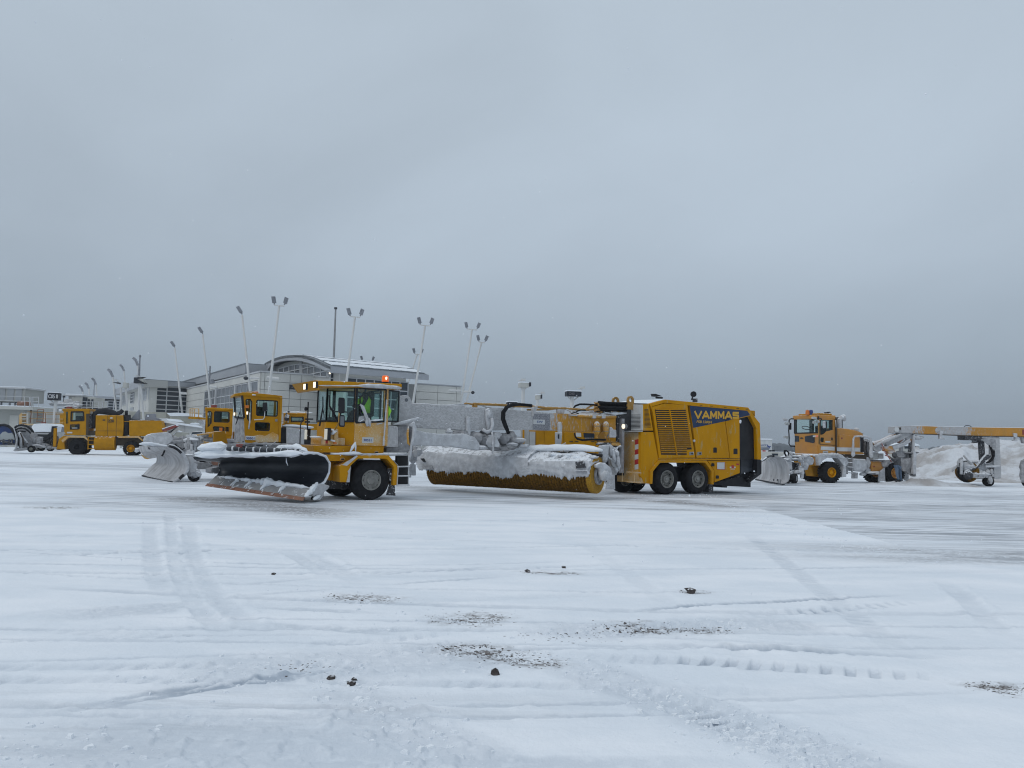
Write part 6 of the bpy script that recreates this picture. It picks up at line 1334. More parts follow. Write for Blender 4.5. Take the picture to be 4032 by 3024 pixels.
for s_ in (M6.S('N', 550, 1500), M6.S('N', 1150, 1500)):
    wheel(M6, s_, .7, .7, 0, .5, t6, rim='yellow_mid', rimr=.5); wheel(M6, s_, .7, .7, 1.5, .5, t6, rim='yellow_mid', rimr=.5)
MB().box(M6, M6.S('N', 500, 1500), M6.S('N', 1200, 1500), .3, 1.8, .5, 1.8).build('chassis', 'black', t6)

# ------------------------------------------------------------ yellow service truck behind the broom
o7 = dp(*pc('E', 600, 900), 37); M7 = Fr((o7.x, o7.y), 12)
t7 = thing('service_truck', M7, 'yellow box bodied service truck seen between the beam and the broom of the near sweeper', 'service truck')
b7 = SP(t7, M7, 'body', 'E', [228, 560, 1520, 600, 1520, 1000, 228, 1000], .04, 2.2, 'yellow_mid')
for x0, x1 in ((232, 365), (370, 668), (674, 828), (834, 1000), (1006, 1165), (1171, 1500)):
    d_ = SP(t7, M7, 'locker_door', 'E', [x0, 620 if x0 < 600 else 640, x1, 620 if x0 < 600 else 645, x1, 980, x0, 980], 0, .04, 'yellow_mid', bev=.006)
    if x0 in (674, 834, 1006, 1171):
        xx = x1-40 if x0 in (674, 1006) else x0+40
        SP(d_, M7, 'handle', 'E', [xx-26, 776, xx+26, 777, xx+26, 790, xx-26, 789], -.03, 0, 'ink_dark')
SP(t7, M7, 'window', 'E', [860, 645, 940, 650, 944, 712, 864, 708], -.012, 0, 'white_paint')
SP(t7, M7, 'window', 'E', [978, 652, 1148, 658, 1150, 730, 982, 722], -.012, 0, 'pane_dark')
for k in range(4): SP(t7, M7, 'grille_tooth', 'E', [1005+k*34, 724, 1030+k*34, 725, 1030+k*34, 745, 1005+k*34, 744], -.03, -.012, 'steel')
SP(t7, M7, 'corner_post', 'E', [140, 628, 228, 632, 228, 990, 140, 990], -.05, .3, 'grey_paint')
SP(t7, M7, 'door_gap', 'E', [100, 628, 140, 628, 140, 990, 100, 990], .2, .3, 'ink_dark')
SP(t7, M7, 'corner_post', 'J', [1222, 470, 1290, 470, 1290, 640, 1222, 640], .0, .3, 'grey_paint')
SP(t7, M7, 'corner_post', 'J', [1235, 470, 1250, 470, 1250, 640, 1235, 640], -.1, -.05, 'yellow_mid')
for x in (360, 1400):
    for v_ in (0, 1.7): wheel(M7, M7.S('E', x, 900), .6, .6, v_, .42, t7, rim='yellow_mid', rimr=.5)
MB().box(M7, M7.S('E', 228, 900), M7.S('E', 1500, 900), .5, 1.7, .4, 1.1).build('chassis', 'black', t7)

# ------------------------------------------------------------ truck on the right with plow and gooseneck broom
oT = gp(*pc('T', 1385, 1262)); TT = Fr(oT, 15)
tt = thing('plow_truck', TT, 'orange-yellow plow truck on the right with tall glazed cab and yellow wheel hubs', 'plow truck')
vT = .12; sTF = TT.S('T', 1188, 500, vT)
G1 = [1240, 342, 1398, 345, 1398, 490, 1300, 512, 1270, 545, 1240, 560, 1215, 558, 1212, 345]
G2 = [1222, 605, 1235, 598, 1262, 600, 1272, 612, 1268, 660, 1250, 668, 1228, 664, 1218, 650]
holed(tt, TT, 'cab_side', 'T', [1192, 320, 1428, 318, 1436, 700, 1440, 840, 1205, 835], [G1, G2], vT, vT+.1, 'orange')
cabwin(tt, TT, 'T', G1, vT+.04, .06); cabwin(tt, TT, 'T', G2, vT+.04, .04)
def fw(c, x, y, s): v, z = TT.ats(c, x, y, s); return TT.w(s, v, z)
# front wall: lower panel, glazing frame
def fquad(name, m, l, s, th=.06, parent=tt): return MB().sp(TT, [TT.ats('T', l[i], l[i+1], s) for i in range(0, len(l), 2)], s, s+th).build(name, m, parent)
fquad('cab_front', 'orange', [842, 540, 1190, 528, 1196, 830, 1165, 838, 855, 830], sTF, .08)
fquad('front_window', 'pane_dark', [845, 572, 905, 582, 905, 660, 845, 662], sTF-.02, .02); fquad('front_window', 'pane_dark', [990, 585, 1120, 560, 1132, 572, 1132, 670, 1110, 680, 992, 658], sTF-.02, .02)
fquad('headlamp_hole', 'cargo_red', [1040, 782, 1075, 782, 1080, 806, 1072, 828, 1044, 828, 1036, 806], sTF-.015, .015)
fquad('lower_panel', 'orange', [850, 715, 1175, 720, 1180, 836, 852, 832], sTF-.03, .03)
fquad('emblem', 'ink_dark', [918, 610, 935, 597, 950, 597, 968, 612, 950, 622, 930, 622], sTF-.02, .02)
gw = fquad('windshield', 'cab_glass', [848, 318, 1186, 305, 1188, 526, 846, 534], sTF+.03, .015)
gg = MB(); P4 = [fw('T', *q, sTF+.02) for q in ((845, 312), (1190, 300), (1190, 530), (844, 538))]
for k in range(4): gg.bar(P4[k], P4[(k+1) % 4], .07, .07)
gg.build('gasket', 'black', gw)
vfar = TT.ats('T', 845, 500, sTF)[0]
zr0 = TT.Z('T', 1300, 325, vT); zr1 = TT.Z('T', 1300, 262, vT); sTr = TT.S('T', 1430, 500, vT); zfl = TT.Z('T', 1300, 835, vT)
MB().box(TT, sTF+.05, sTr, vT+.1, vfar, zfl, zfl+.06).box(TT, sTr-.1, sTr, vT+.1, vfar, zfl, TT.Z('T', 1300, 560, vT)).box(TT, sTr-.1, sTr, vT+.1, vT+.4, zfl, zr0).box(TT, sTr-.1, sTr, vfar-.3, vfar, zfl, zr0).box(TT, sTF+.1, sTr, vfar-.08, vfar, zfl, TT.Z('T', 1300, 540, vT)).box(TT, sTF, sTF+.1, vfar-.08, vfar, zfl, zr0).build('cab_back', 'interior', tt)
MB().pl(TT, [(sTF-.12, vT+.05), (sTr+.03, vT-.04), (sTr+.03, vfar+.04), (sTF-.12, vfar+.04)], zr0-.02, zr1-.04).build('cab_roof', 'orange', tt, bev=.05)
MB().pl(TT, [(sTF+.1, vT+.2), (sTr-.1, vT+.1), (sTr-.1, vfar-.1), (sTF+.1, vfar-.2)], zr1-.04, zr1+.06).build('roof_cap', 'yellow_mid', tt, bev=.04)
MB().bar(TT.W('T', 1195, 330, vT-.01), TT.W('T', 1208, 700, vT-.01), .05, .05).bar(TT.W('T', 1437, 320, vT-.02), TT.W('T', 1446, 835, vT-.02), .06, .05).build('cab_post', 'ink_dark', tt)
for x, m_ in ((1030, 'amber_dim'), (1082, 'ink_blue')):
    p_ = TT.W('T', x, 238, .9); MB().tube([p_-Vector((0, 0, .12)), p_+Vector((0, 0, .12)), p_+Vector((0, 0, .15))], [.12, .10, .06], 14).build('beacon', m_, tt)
SP(tt, TT, 'roof_camera', 'T', [1302, 232, 1340, 236, 1345, 226, 1368, 228, 1366, 240, 1340, 244, 1338, 258, 1305, 258], .6, .8, 'black')
SP(tt, TT, 'white_stripe', 'T', [1226, 728, 1425, 735, 1424, 790, 1224, 780], vT-.012, vT, 'white_paint')
SP(tt, TT, 'number_plate', 'T', [1255, 796, 1330, 798, 1328, 826, 1254, 824], vT-.012, vT, 'white_paint'); vtext('T', '30525', 1266, 820, 1320, 821, 806, vT-.015, 'ink_dark', tt, fr=TT, bold=.02)
SP(tt, TT, 'sticker', 'T', [1290, 650, 1362, 652, 1362, 674, 1290, 672], vT-.01, vT, 'white_paint'); SP(tt, TT, 'sticker', 'T', [1374, 600, 1398, 602, 1398, 642, 1374, 640], vT-.01, vT, 'ink_dark')
SP(tt, TT, 'door_edge', 'T', [1202, 695, 1430, 708, 1430, 716, 1202, 702], vT-.02, vT, 'ink_dark')
MB().box(TT, sTF+.6, sTF+1.0, .7, 1.25, zfl+.5, TT.Z('T', 1300, 430, .8)).build('seat', 'black', tt, bev=.06)
wl = TT.W('T', 1010, 460, .9); MB().tube([wl+Vector((.22*math.cos(a), .22*math.sin(a)*.9, .1*math.sin(a))) for a in [k*math.pi/8 for k in range(17)]], .02, 6).build('steering_wheel', 'black', tt)
# hood
hz = lambda x, y: TT.Z('T', x, y, .3)
MB().prism(TT, TT.pts('T', [1462, 462, 1560, 465, 1700, 488, 1800, 520, 1840, 545, 1850, 600, 1800, 600, 1800, 810, 1850, 812, 1862, 845, 1462, 845], .2), .2, 1.9).build('engine_hood', 'orange', tt, bev=.06)
SP(tt, TT, 'hood_panel', 'T', [1490, 570, 1520, 555, 1788, 580, 1795, 812, 1490, 808], .16, .2, 'orange', bev=.02)
SP(tt, TT, 'white_stripe', 'T', [1458, 742, 1798, 748, 1796, 805, 1458, 798], .14, .16, 'white_paint')
SP(tt, TT, 'radiator', 'T', [1800, 575, 1845, 590, 1848, 812, 1802, 812], .17, .2, 'black')
SP(tt, TT, 'marker', 'T', [1520, 600, 1540, 600, 1540, 622, 1520, 622], .14, .16, 'cargo_red')
LU(tt, TT, 'hood_snow', 'T', [1480, 462, 1700, 482, 1840, 545], 1.2, .05, 'rime_smooth', 3, flat=.4)
BL(tt, TT, 'filter_cap', 'T', [(1742, 480, .16, .1)], .6, 'white_paint', 3, .03)
MB().tube([TT.W('T', 1482, 460, .6), TT.W('T', 1482, 305, .6)], .22, 14).build('intake_stack', 'black_frost', tt)
MB().tube([TT.W('T', 1495, 460, .4), TT.W('T', 1495, 340, .4), TT.W('T', 1520, 318, .4), TT.W('T', 1560, 315, .4)], [.12, .12, .16, .2], 12).build('exhaust', 'rime_smooth', tt)
PT(tt, TT, 'grab_rail', 'T', [1448, 345, 1452, 620, 1446, 720, 1450, 840], vT-.12, .03, 'ink_dark'); PT(tt, TT, 'grab_rail', 'T', [1440, 345, 1444, 450], vT-.14, .02, 'white_paint')
LU(tt, TT, 'guard_rail', 'T', [1690, 880, 1690, 760, 1695, 620, 1715, 585, 1780, 582, 1900, 590, 1945, 615, 1955, 700, 1955, 900], -.1, [.12, .08, .05, .05, .05, .05, .05, .08, .12], 'rime_smooth', 8, flat=1, jit=.06, step=.1)
# mirrors and lamps on arms
PT(tt, TT, 'mirror_arm', 'T', [830, 330, 790, 328, 765, 345, 758, 500, 765, 600, 762, 690, 785, 725, 848, 730], 1.6, .035, 'black')
SP(tt, TT, 'mirror', 'T', [768, 385, 800, 388, 800, 488, 766, 486], 1.6, 1.68, 'black', bev=.02)
SP(tt, TT, 'arm_lamp', 'T', [684, 318, 740, 322, 746, 345, 728, 362, 690, 345], 1.55, 1.7, 'rime_smooth', bev=.02); SP(tt, TT, 'arm_lamp', 'T', [700, 576, 756, 580, 754, 616, 702, 612], 1.55, 1.7, 'lamp_glass', bev=.02)
SP(tt, TT, 'arm_lamp', 'T', [1110, 298, 1165, 302, 1170, 335, 1112, 328], -.35, -.2, 'rime_smooth', bev=.02)
for x, y, v_ in ((722, 398, 1.55), (750, 402, 1.5), (1183, 370, -.3), (1128, 378, -.2)):
    c_ = TT.W('T', x, y, v_); MB().tube([c_-TT.u*.06, c_+TT.u*.04], .085, 14).build('round_lamp', 'lamp_glass', tt)
PT(tt, TT, 'mirror_arm', 'T', [1200, 330, 1190, 420, 1196, 560, 1192, 690], -.28, .03, 'copper'); PT(tt, TT, 'mirror_arm', 'T', [1170, 330, 1230, 325, 1240, 350], -.28, .03, 'black')
SP(tt, TT, 'mirror', 'T', [1258, 362, 1296, 360, 1300, 460, 1262, 466], -.35, -.27, 'rime_smooth', bev=.03); SP(tt, TT, 'mirror', 'T', [1296, 362, 1318, 366, 1318, 462, 1298, 460], -.33, -.25, 'black', bev=.02)
SP(tt, TT, 'indicator', 'T', [1122, 570, 1185, 568, 1186, 594, 1124, 594], -.25, -.15, 'white_paint', bev=.01); SP(tt, TT, 'indicator', 'T', [1150, 572, 1182, 572, 1182, 586, 1150, 586], -.26, -.25, 'amber')
# undercarriage
LU(tt, TT, 'fender_ice', 'T', [1180, 855, 1300, 850, 1440, 855, 1520, 880, 1570, 930, 1600, 1010], .1, [.1, .14, .16, .14, .13, .08], 'rime_smooth', 12, flat=.8, jit=.15)
SP(tt, TT, 'fender', 'T', [1180, 850, 1500, 848, 1570, 900, 1600, 980, 1598, 1170, 1530, 1180, 1560, 1010, 1480, 900, 1330, 890, 1250, 940, 1215, 1010, 1200, 1000], .02, .6, 'rime_smooth', bev=.03)
SP(tt, TT, 'front_frame', 'T', [960, 840, 1230, 880, 1230, 1010, 1040, 1015, 1000, 900], .4, 1.6, 'yellow_mid', bev=.02); SP(tt, TT, 'axle_housing', 'T', [1080, 1010, 1260, 1010, 1240, 1170, 1120, 1165], .8, 1.5, 'yellow_mid', bev=.03)
BL(tt, TT, 'frame_ice', 'T', [(1010, 920, .3, .3), (1060, 940, .24, .24), (990, 1000, .2, .3), (950, 880, .3, .12), (1180, 870, .3, .06), (950, 1110, .12, .35), (1000, 860, .3, .1)], .3, 'rime_smooth', 400)
SP(tt, TT, 'locker', 'T', [1130, 880, 1190, 884, 1190, 1000, 1130, 995], .3, .5, 'orange_frost')
SP(tt, TT, 'side_skirt', 'T', [1455, 845, 1880, 850, 1930, 880, 1930, 915, 1700, 905, 1520, 870], .3, 1.7, 'ink_dark')
SP(tt, TT, 'fuel_tank', 'T', [1690, 915, 1890, 915, 1912, 960, 1905, 1060, 1850, 1100, 1720, 1090, 1685, 1030], .1, .8, 'rime_smooth', bev=.1)
o = MB().tube([TT.W('T', 1915, 1022, .45), TT.W('T', 2070, 1022, .45)], .33, 18).build('air_tank', 'orange', tt, smooth='auto'); SP(o, TT, 'label', 'T', [1990, 1010, 2012, 1010, 2012, 1028, 1990, 1028], .10, .12, 'cargo_red')
BL(tt, TT, 'frame_ice', 'T', [(1900, 960, .18, .4), (2090, 1030, .2, .35), (1890, 1070, .2, .2), (1960, 1110, .5, .1), (1830, 1130, .2, .1)], .35, 'rime_smooth', 410)
for y in (965, 1030, 1112): LU(tt, TT, 'step', 'T', [1608, y-5, 1695, y+4], 0, .06, 'rime_smooth', y, flat=.5, jit=.2)
SP(tt, TT, 'step_frame', 'T', [1605, 880, 1625, 880, 1620, 1130, 1600, 1130], .1, .15, 'rime_dark'); SP(tt, TT, 'step_frame', 'T', [1675, 890, 1692, 890, 1690, 1130, 1672, 1130], .1, .15, 'rime_dark')
SP(tt, TT, 'mud_flap', 'T', [1680, 1100, 1765, 1110, 1758, 1195, 1676, 1195], .2, .26, 'rime_dark'); SP(tt, TT, 'mud_flap', 'T', [2075, 1110, 2155, 1020, 2160, 1230, 2070, 1240], .1, .2, 'rime_smooth')
zc = TT.Z('T', 1385, 1110, 0)
for v_ in (0, 1.55): 
    wheel(TT, 0, .585, .585, v_, .45, tt, rim='yellow_clean', rimr=.46, lug=26, hubm='cargo_red', bolts=10)
sRW = TT.S('I', 875, 1330, 0)
wheel(TT, sRW, .62, .62, 0, .45, tt, rim='orange', rimr=.5, lug=26, hubm='cargo_red', bolts=8); wheel(TT, sRW, .61, .61, 1.6, .45, tt, rim='orange', rimr=.5, lug=26)
SP(tt, TT, 'far_flap', 'I', [1075, 1180, 1170, 1230, 1175, 1510, 1065, 1490], .15, .2, 'rime')
LU(tt, TT, 'rear_fender', 'I', [580, 1180, 640, 1080, 740, 1050, 820, 1060], .1, .18, 'rime_dark', 6, flat=.8, jit=.2)
SP(tt, TT, 'rear_locker', 'I', [340, 830, 470, 835, 470, 1000, 340, 1010], .1, .5, 'grey_paint', bev=.02); SP(tt, TT, 'rear_locker', 'I', [480, 860, 590, 860, 590, 985, 480, 985], .2, .5, 'rime', bev=.02)
SP(tt, TT, 'rear_frame', 'I', [240, 1010, 1160, 1030, 1160, 1180, 240, 1260], .5, 1.4, 'rime_dark', bev=.02)
BL(tt, TT, 'hose_bundle', 'I', [(170, 620, .15, .25), (220, 700, .16, .4), (180, 800, .14, .3), (240, 850, .15, .3), (230, 600, .12, .12), (150, 700, .1, .3)], .6, 'rime_dark', 420)
for k in range(6): PT(tt, TT, 'hose', 'I', [130+k*22, 610+k*8, 150+k*20, 560+k*6, 200+k*14, 600, 190+k*12, 760, 210+k*10, 880], .3+.05*k, .03, 'rime_smooth' if k % 2 else 'black_frost')
# plow of this truck
po, pf, pL, prow = plow_loft(tt, 'Z', [(520, 1560), (640, 1500), (680, 1350), (670, 1180), (620, 1030), (540, 930), (420, 880), (290, 868)],
    [(-160, 1440), (-150, 1380), (-140, 1290), (-125, 1210), (-105, 1140), (-70, 1080), (-30, 1040), (30, 990)], .04, .08, 'plow_ice')
MB().tube([prow[-1][j]+Vector((0, 0, .10*math.sin(math.pi*j/30))) for j in range(0, 31, 3)], .06, 8).build('edge_rubber', 'black', tt)
LU(tt, pf, 'lip_snow', 'Z', [0, 985, 120, 900, 290, 850], pL*.5, .06, 'snow', 4, flat=.6, jit=.1)
MB().bar(pf.W('Z', -160, 1452, pL), pf.W('Z', 380, 1552, pL*.15), .06, .06).bar(pf.W('Z', 380, 1560, .3), pf.W('Z', 550, 1578, -.2), .12, .05).build('cutting_edge', 'black', tt)
for x in (415, 465): MB().prism(pf, pf.pts('Z', [x-14, 1450, x+14, 1452, x+14, 1550, x-14, 1545], -.12), -.12, -.08).build('bolt_strip', 'steel', tt)
for x in (300, 390): MB().prism(pf, pf.pts('Z', [x-12, 1440, x+12, 1442, x+12, 1500, x-12, 1495], -.06), -.06, -.04).build('bolt_strip', 'black_frost', tt)
cz = gp(*pc('Z', 875, 1552)); CZ = Fr(cz, 55)
for v_ in (0, 1.0): 
    z_ = CZ.Z('Z', 875, 1428); wheel(CZ, 0, z_, z_, v_, .3, tt, rim='rime_smooth', rimr=.45, bolts=5)
cz2 = gp(*pc('Z', 705, 1548)); C2 = Fr(cz2, 55); z_ = C2.Z('Z', 700, 1410); wheel(C2, 0, z_, z_, 0, .3, tt, rim='rime_dark', rimr=.45, bolts=5)
HF = Fr(cz, 15)
BL(tt, HF, 'plow_lift', 'Z', [(720, 800, .14, .12), (680, 880, .2, .14), (800, 940, .3, .08), (660, 960, .3, .08), (960, 960, .14, .14), (1010, 960, .1, .3), (1000, 1290, .14, .32), (740, 1320, .1, .3), (640, 940, .25, .07), (830, 860, .2, .06), (870, 1260, .25, .1), (950, 1190, .1, .2)], .3, 'rime_smooth', 430)
SP(tt, HF, 'lift_frame', 'Z', [620, 1000, 750, 995, 775, 1200, 700, 1220, 640, 1100], .2, .4, 'rime_smooth', bev=.03); SP(tt, HF, 'lift_frame', 'Z', [760, 1000, 880, 1040, 880, 1220, 790, 1230], .5, .8, 'black_frost', bev=.03)
SP(tt, HF, 'lift_frame', 'Z', [885, 1040, 950, 1030, 950, 1330, 900, 1330, 885, 1200], .3, .5, 'black_frost', bev=.02); SP(tt, HF, 'lift_frame', 'Z', [700, 1280, 760, 1240, 810, 1320, 790, 1430, 740, 1400], .1, .3, 'rime_smooth', bev=.03)
SP(tt, HF, 'lift_frame', 'Z', [550, 890, 680, 840, 760, 770, 830, 790, 900, 870, 1010, 880, 1030, 960, 880, 1000, 740, 980, 640, 990], .5, .9, 'black_frost', bev=.04)
for k in range(3): PT(tt, HF, 'hose', 'Z', [600+k*10, 870, 555+k*14, 790, 560+k*16, 725+k*8, 620+k*12, 725+k*8, 665+k*8, 790, 660, 850], .2, .025, 'rubber')
PT(tt, HF, 'hose', 'Z', [720, 800, 760, 860, 840, 890, 960, 875, 1020, 900, 1050, 980], .15, .025, 'rime_smooth')
# gooseneck beam with the towed broom carriage
oG = gp(*pc('Y', 775, 1525)); GG = Fr(oG, 2)
gn = thing('towed_broom', GG, 'long orange gooseneck beam with iced broom carriage towed behind the right hand plow truck', 'towed broom')
beamy('goose_paint', (.54, .25, .04), [(GG.S('G', x, 480), f) for x, f in ((650, .48), (790, .40), (850, .16), (985, .12), (1040, .5), (1380, .52), (1540, .18), (2360, .08))])
SP(gn, GG, 'beam_head', 'I', [830, 238, 1025, 222, 1228, 214, 1228, 384, 1025, 380, 820, 384], -.05, .6, 'rime', bev=.02)
o = SP(gn, GG, 'pin_ring', 'I', [860, 275, 885, 250, 925, 262, 935, 300, 915, 335, 880, 335, 860, 310], -.09, -.05, 'ink_dark'); MB().lathe(GG, *GG.at('I', 892, 303, -.1), [(.14, -.1), (.14, -.12), (.001, -.12)], 18).build('pin', 'white_paint', o)
SP(gn, GG, 'pin_ring', 'I', [945, 265, 985, 250, 1000, 300, 975, 320, 950, 300], -.09, -.05, 'ink_dark')
SP(gn, GG, 'beam', 'G', [650, 410, 850, 415, 1010, 420, 1520, 430, 2360, 442, 2360, 560, 1520, 545, 1060, 530, 850, 522, 650, 512], 0, .5, 'goose_paint')
SP(gn, GG, 'beam_frost', 'G', [1000, 440, 1050, 425, 1040, 470, 1060, 500, 1030, 490, 1010, 505, 985, 470], -.012, 0, 'rime')
SP(gn, GG, 'beam_flange', 'G', [700, 514, 1060, 526, 1520, 543, 2360, 560, 2360, 566, 1520, 550, 1060, 534, 700, 522], -.04, .55, 'ink_dark')
LU(gn, GG, 'beam_snow', 'G', [640, 408, 1500, 428, 2330, 438], .25, .035, 'snow', 5, flat=.5, jit=.2, step=.3)
for l, m_ in (([480, 510, 600, 480, 680, 520, 540, 600, 330, 690, 300, 640], 'rime'), ([130, 640, 260, 600, 440, 510, 450, 530, 300, 610, 150, 670], 'orange_frost'), ([230, 640, 400, 600, 410, 640, 240, 690], 'rime_smooth'), ([400, 690, 560, 640, 640, 580, 660, 630, 560, 690, 420, 740], 'rime_smooth'), ([260, 690, 400, 680, 430, 740, 300, 760, 250, 720], 'orange_frost'), ([130, 690, 200, 640, 260, 680, 270, 740, 200, 770, 140, 740], 'rime'), ([330, 740, 440, 740, 440, 790, 340, 790], 'orange_frost'), ([560, 530, 680, 520, 690, 590, 600, 600], 'rime'), ([630, 590, 665, 575, 665, 620, 630, 640], 'orange'), ([480, 620, 540, 570, 560, 600, 500, 650], 'rust')):
    SP(gn, GG, 'neck_strut', 'G', l, .1+.05*(len(l) % 3), .45, m_, bev=.03)
PT(gn, GG, 'hydraulic_ram', 'G', [150, 690, 300, 610, 450, 545], .0, .07, 'rime_smooth'); PT(gn, GG, 'hydraulic_ram', 'G', [240, 660, 380, 590, 520, 530], -.05, .08, 'rime')
PT(gn, GG, 'lift_chain', 'G', [250, 650, 300, 760, 360, 850, 375, 900], -.2, .02, 'cargo_red')
LU(gn, GG, 'hook_ice', 'G', [690, 560, 760, 575, 830, 565], .1, .14, 'rime_smooth', 6, flat=.8)
SP(gn, GG, 'post', 'G', [668, 520, 690, 525, 688, 760, 672, 900, 660, 1050, 650, 760], .2, .5, 'black_frost'); SP(gn, GG, 'post', 'G', [690, 530, 715, 535, 712, 760, 735, 790, 728, 1075, 684, 1075, 690, 780], .0, .25, 'rime_smooth', bev=.03)
SP(gn, GG, 'frame_panel', 'G', [450, 770, 560, 760, 700, 780, 690, 990, 560, 1000, 500, 900], .5, .6, 'rime_dark'); SP(gn, GG, 'post', 'G', [510, 700, 550, 680, 560, 980, 520, 960], .4, .6, 'rime', bev=.02)
BL(gn, GG, 'frame_ice', 'G', [(600, 950, .4, .45), (640, 850, .2, .3), (500, 800, .3, .2), (690, 1085, .18, .1), (640, 780, .5, .07)], .5, 'rime_dark', 450)
SP(gn, GG, 'foot_plate', 'G', [600, 1000, 690, 1005, 690, 1070, 640, 1078, 600, 1050], .3, .5, 'rime_dark')
for x, c_ in ((1050, 'G'),): SP(gn, GG, 'hook', 'G', [1060, 480, 1100, 490, 1085, 560, 1120, 580, 1122, 596, 1052, 590, 1055, 560], -.1, .1, 'rime_smooth', bev=.01)
SP(gn, GG, 'hook', 'Y', [1282, 360, 1360, 370, 1368, 540, 1285, 530, 1285, 510, 1330, 505, 1325, 455, 1290, 440], -.1, .1, 'rime_smooth', bev=.01)
PT(gn, GG, 'cable', 'Y', [205, 225, 230, 200, 280, 192, 330, 205, 360, 230], .2, .018, 'black')
SP(gn, GG, 'turntable', 'Y', [215, 405, 960, 425, 960, 460, 600, 470, 575, 520, 220, 510], 0, .7, 'black_frost', bev=.01)
BL(gn, GG, 'icy_bracket', 'Y', [(440, 545, .22, .08)], .2, 'black_frost', 5, .5)
SP(gn, GG, 'column', 'Y', [555, 520, 640, 520, 665, 990, 580, 960], .2, .45, 'black_frost')
holed(gn, GG, 'carriage_frame', 'Y', [580, 470, 600, 430, 970, 430, 980, 700, 1000, 1000, 1010, 1340, 960, 1362, 860, 1355, 850, 1000, 860, 730, 850, 500], [[875, 520, 888, 520, 888, 600, 880, 700, 872, 700]], 0, .5, 'rime')
SP(gn, GG, 'brace_plate', 'Y', [600, 485, 860, 490, 885, 520, 885, 718, 840, 720, 620, 530], -.02, .02, 'rime_dark')
for dx in (0, 40): PT(gn, GG, 'hose', 'Y', [740+dx, 620+dx, 800+dx*.5, 760, 815+dx*.6, 880, 760+dx, 960, 680+dx, 1010], .0-.02*dx/10, .035, 'rubber')
PT(gn, GG, 'hose', 'Y', [850, 740, 850, 860, 800, 960, 690, 1010], -.1, .05, 'rubber')
SP(gn, GG, 'drive_arm', 'Y', [230, 1180, 480, 1090, 640, 880, 700, 820, 780, 830, 800, 870, 660, 980, 540, 1100, 340, 1200], -.15, .05, 'black_frost', bev=.02)
BL(gn, GG, 'hood_ice', 'Y', [(250, 1080, .55, .3), (430, 1060, .4, .22), (330, 990, .45, .1), (560, 1100, .3, .35), (480, 1250, .7, .3), (200, 1130, .3, .35), (620, 1150, .3, .3), (740, 1060, .3, .1), (130, 1000, .14, .3), (90, 1080, .1, .3)], .3, 'rime_smooth', 470, .18)
SP(gn, GG, 'hood_plate', 'Y', [340, 1230, 660, 1235, 665, 1330, 600, 1350, 330, 1330], -.1, .3, 'rime', bev=.03)
for x, y in ((485, 1262), (612, 1282)): MB().lathe(GG, *GG.at('Y', x, y, -.12), [(.06, -.12), (.06, -.13), (.001, -.13)], 10).build('bolt', 'black', gn)
PT(gn, GG, 'iced_strut', 'Y', [190, 850, 250, 920, 360, 1050], -.1, .05, 'rime'); PT(gn, GG, 'iced_strut', 'Y', [150, 930, 140, 1100, 140, 1260], -.1, .08, 'rime_smooth'); PT(gn, GG, 'iced_strut', 'Y', [160, 900, 90, 930, 60, 1000, 90, 1100], 0, .05, 'rime')
BF = Fr(GG.w(GG.S('Y', 270, 1200, .1), .1, 0), 2)
s_, z_ = GG.at('Y', 275, 1200, .1)
rbk = abs(GG.Z('Y', 275, 1435, .1)-z_)
mb = MB()
GB2 = Fr(GG.w(s_, .15, 0), -31)
for k in range(14): mb.lathe(GB2, 0, z_, [(rbk*.9, .0+k*.3), (rbk, .05+k*.3), (rbk, .23+k*.3), (rbk*.9, .29+k*.3)], 40)
bk = mb.build('broom', 'bristle', gn)
mb = MB()
for k in range(46):
    a = 2*math.pi*k/46; w_ = .035; mb.prism(GG, [(s_+p_*math.cos(b), z_+p_*math.sin(b)) for p_, b in ((rbk*.85, a-w_), (rbk*1.02, a-w_*.7), (rbk*1.02, a+w_*.7), (rbk*.85, a+w_))], .1, .2)
mb.build('bristle_tufts', 'rubber', bk)
MB().lathe(GG, s_, z_, [(rbk*.87, .13), (rbk*.87, .2)], 30).build('broom_side', 'black', bk)
MB().lathe(GG, *GG.at('Y', 280, 1270, -.1), [(.26, -.05), (.26, -.2), (.18, -.24), (.001, -.25)], 12).build('drive_motor', 'black_frost', gn)
LU(gn, GG, 'ice_horn', 'Y', [-60, 1200, -30, 1140, 60, 1060], .1, .09, 'rime', 9, flat=1)
SP(gn, GG, 'caster_frame', 'Y', [670, 1070, 1000, 1060, 1000, 1110, 680, 1110], -.1, .4, 'rime_smooth', bev=.03)
BL(gn, GG, 'caster_fork', 'Y', [(720, 1210, .12, .16), (800, 1200, .1, .18), (770, 1360, .12, .2), (690, 1300, .1, .1), (830, 1280, .08, .1)], -.02, 'rime', 490, .2)
zc_ = GG.Z('Y', 775, 1415); wheel(GG, GG.S('Y', 775, 1415), zc_, zc_, .05, .3, gn, rim='rime_smooth', rimr=.48, bolts=6)
LU(gn, GG, 'caster_fork', 'Y', [740, 1310, 790, 1400, 780, 1470], -.05, .09, 'rime_smooth', 8, flat=1, jit=.1)
wheel(GG, GG.S('Y', 1640, 1415), zc_, zc_, .05, .3, gn, rim='rime_smooth', rimr=.48, bolts=6)
BL(gn, GG, 'caster_fork', 'Y', [(1500, 1100, .22, .45), (1480, 1290, .2, .4), (1520, 980, .15, .12)], .1, 'rime_dark', 495, .15)
SP(gn, GG, 'hook', 'Y', [1440, 440, 1560, 440, 1560, 590, 1490, 580, 1470, 480], 0, .2, 'rime_dark'); SP(gn, GG, 'marker', 'Y', [1470, 285, 1520, 285, 1520, 390, 1474, 400], -.02, 0, 'cargo_red')

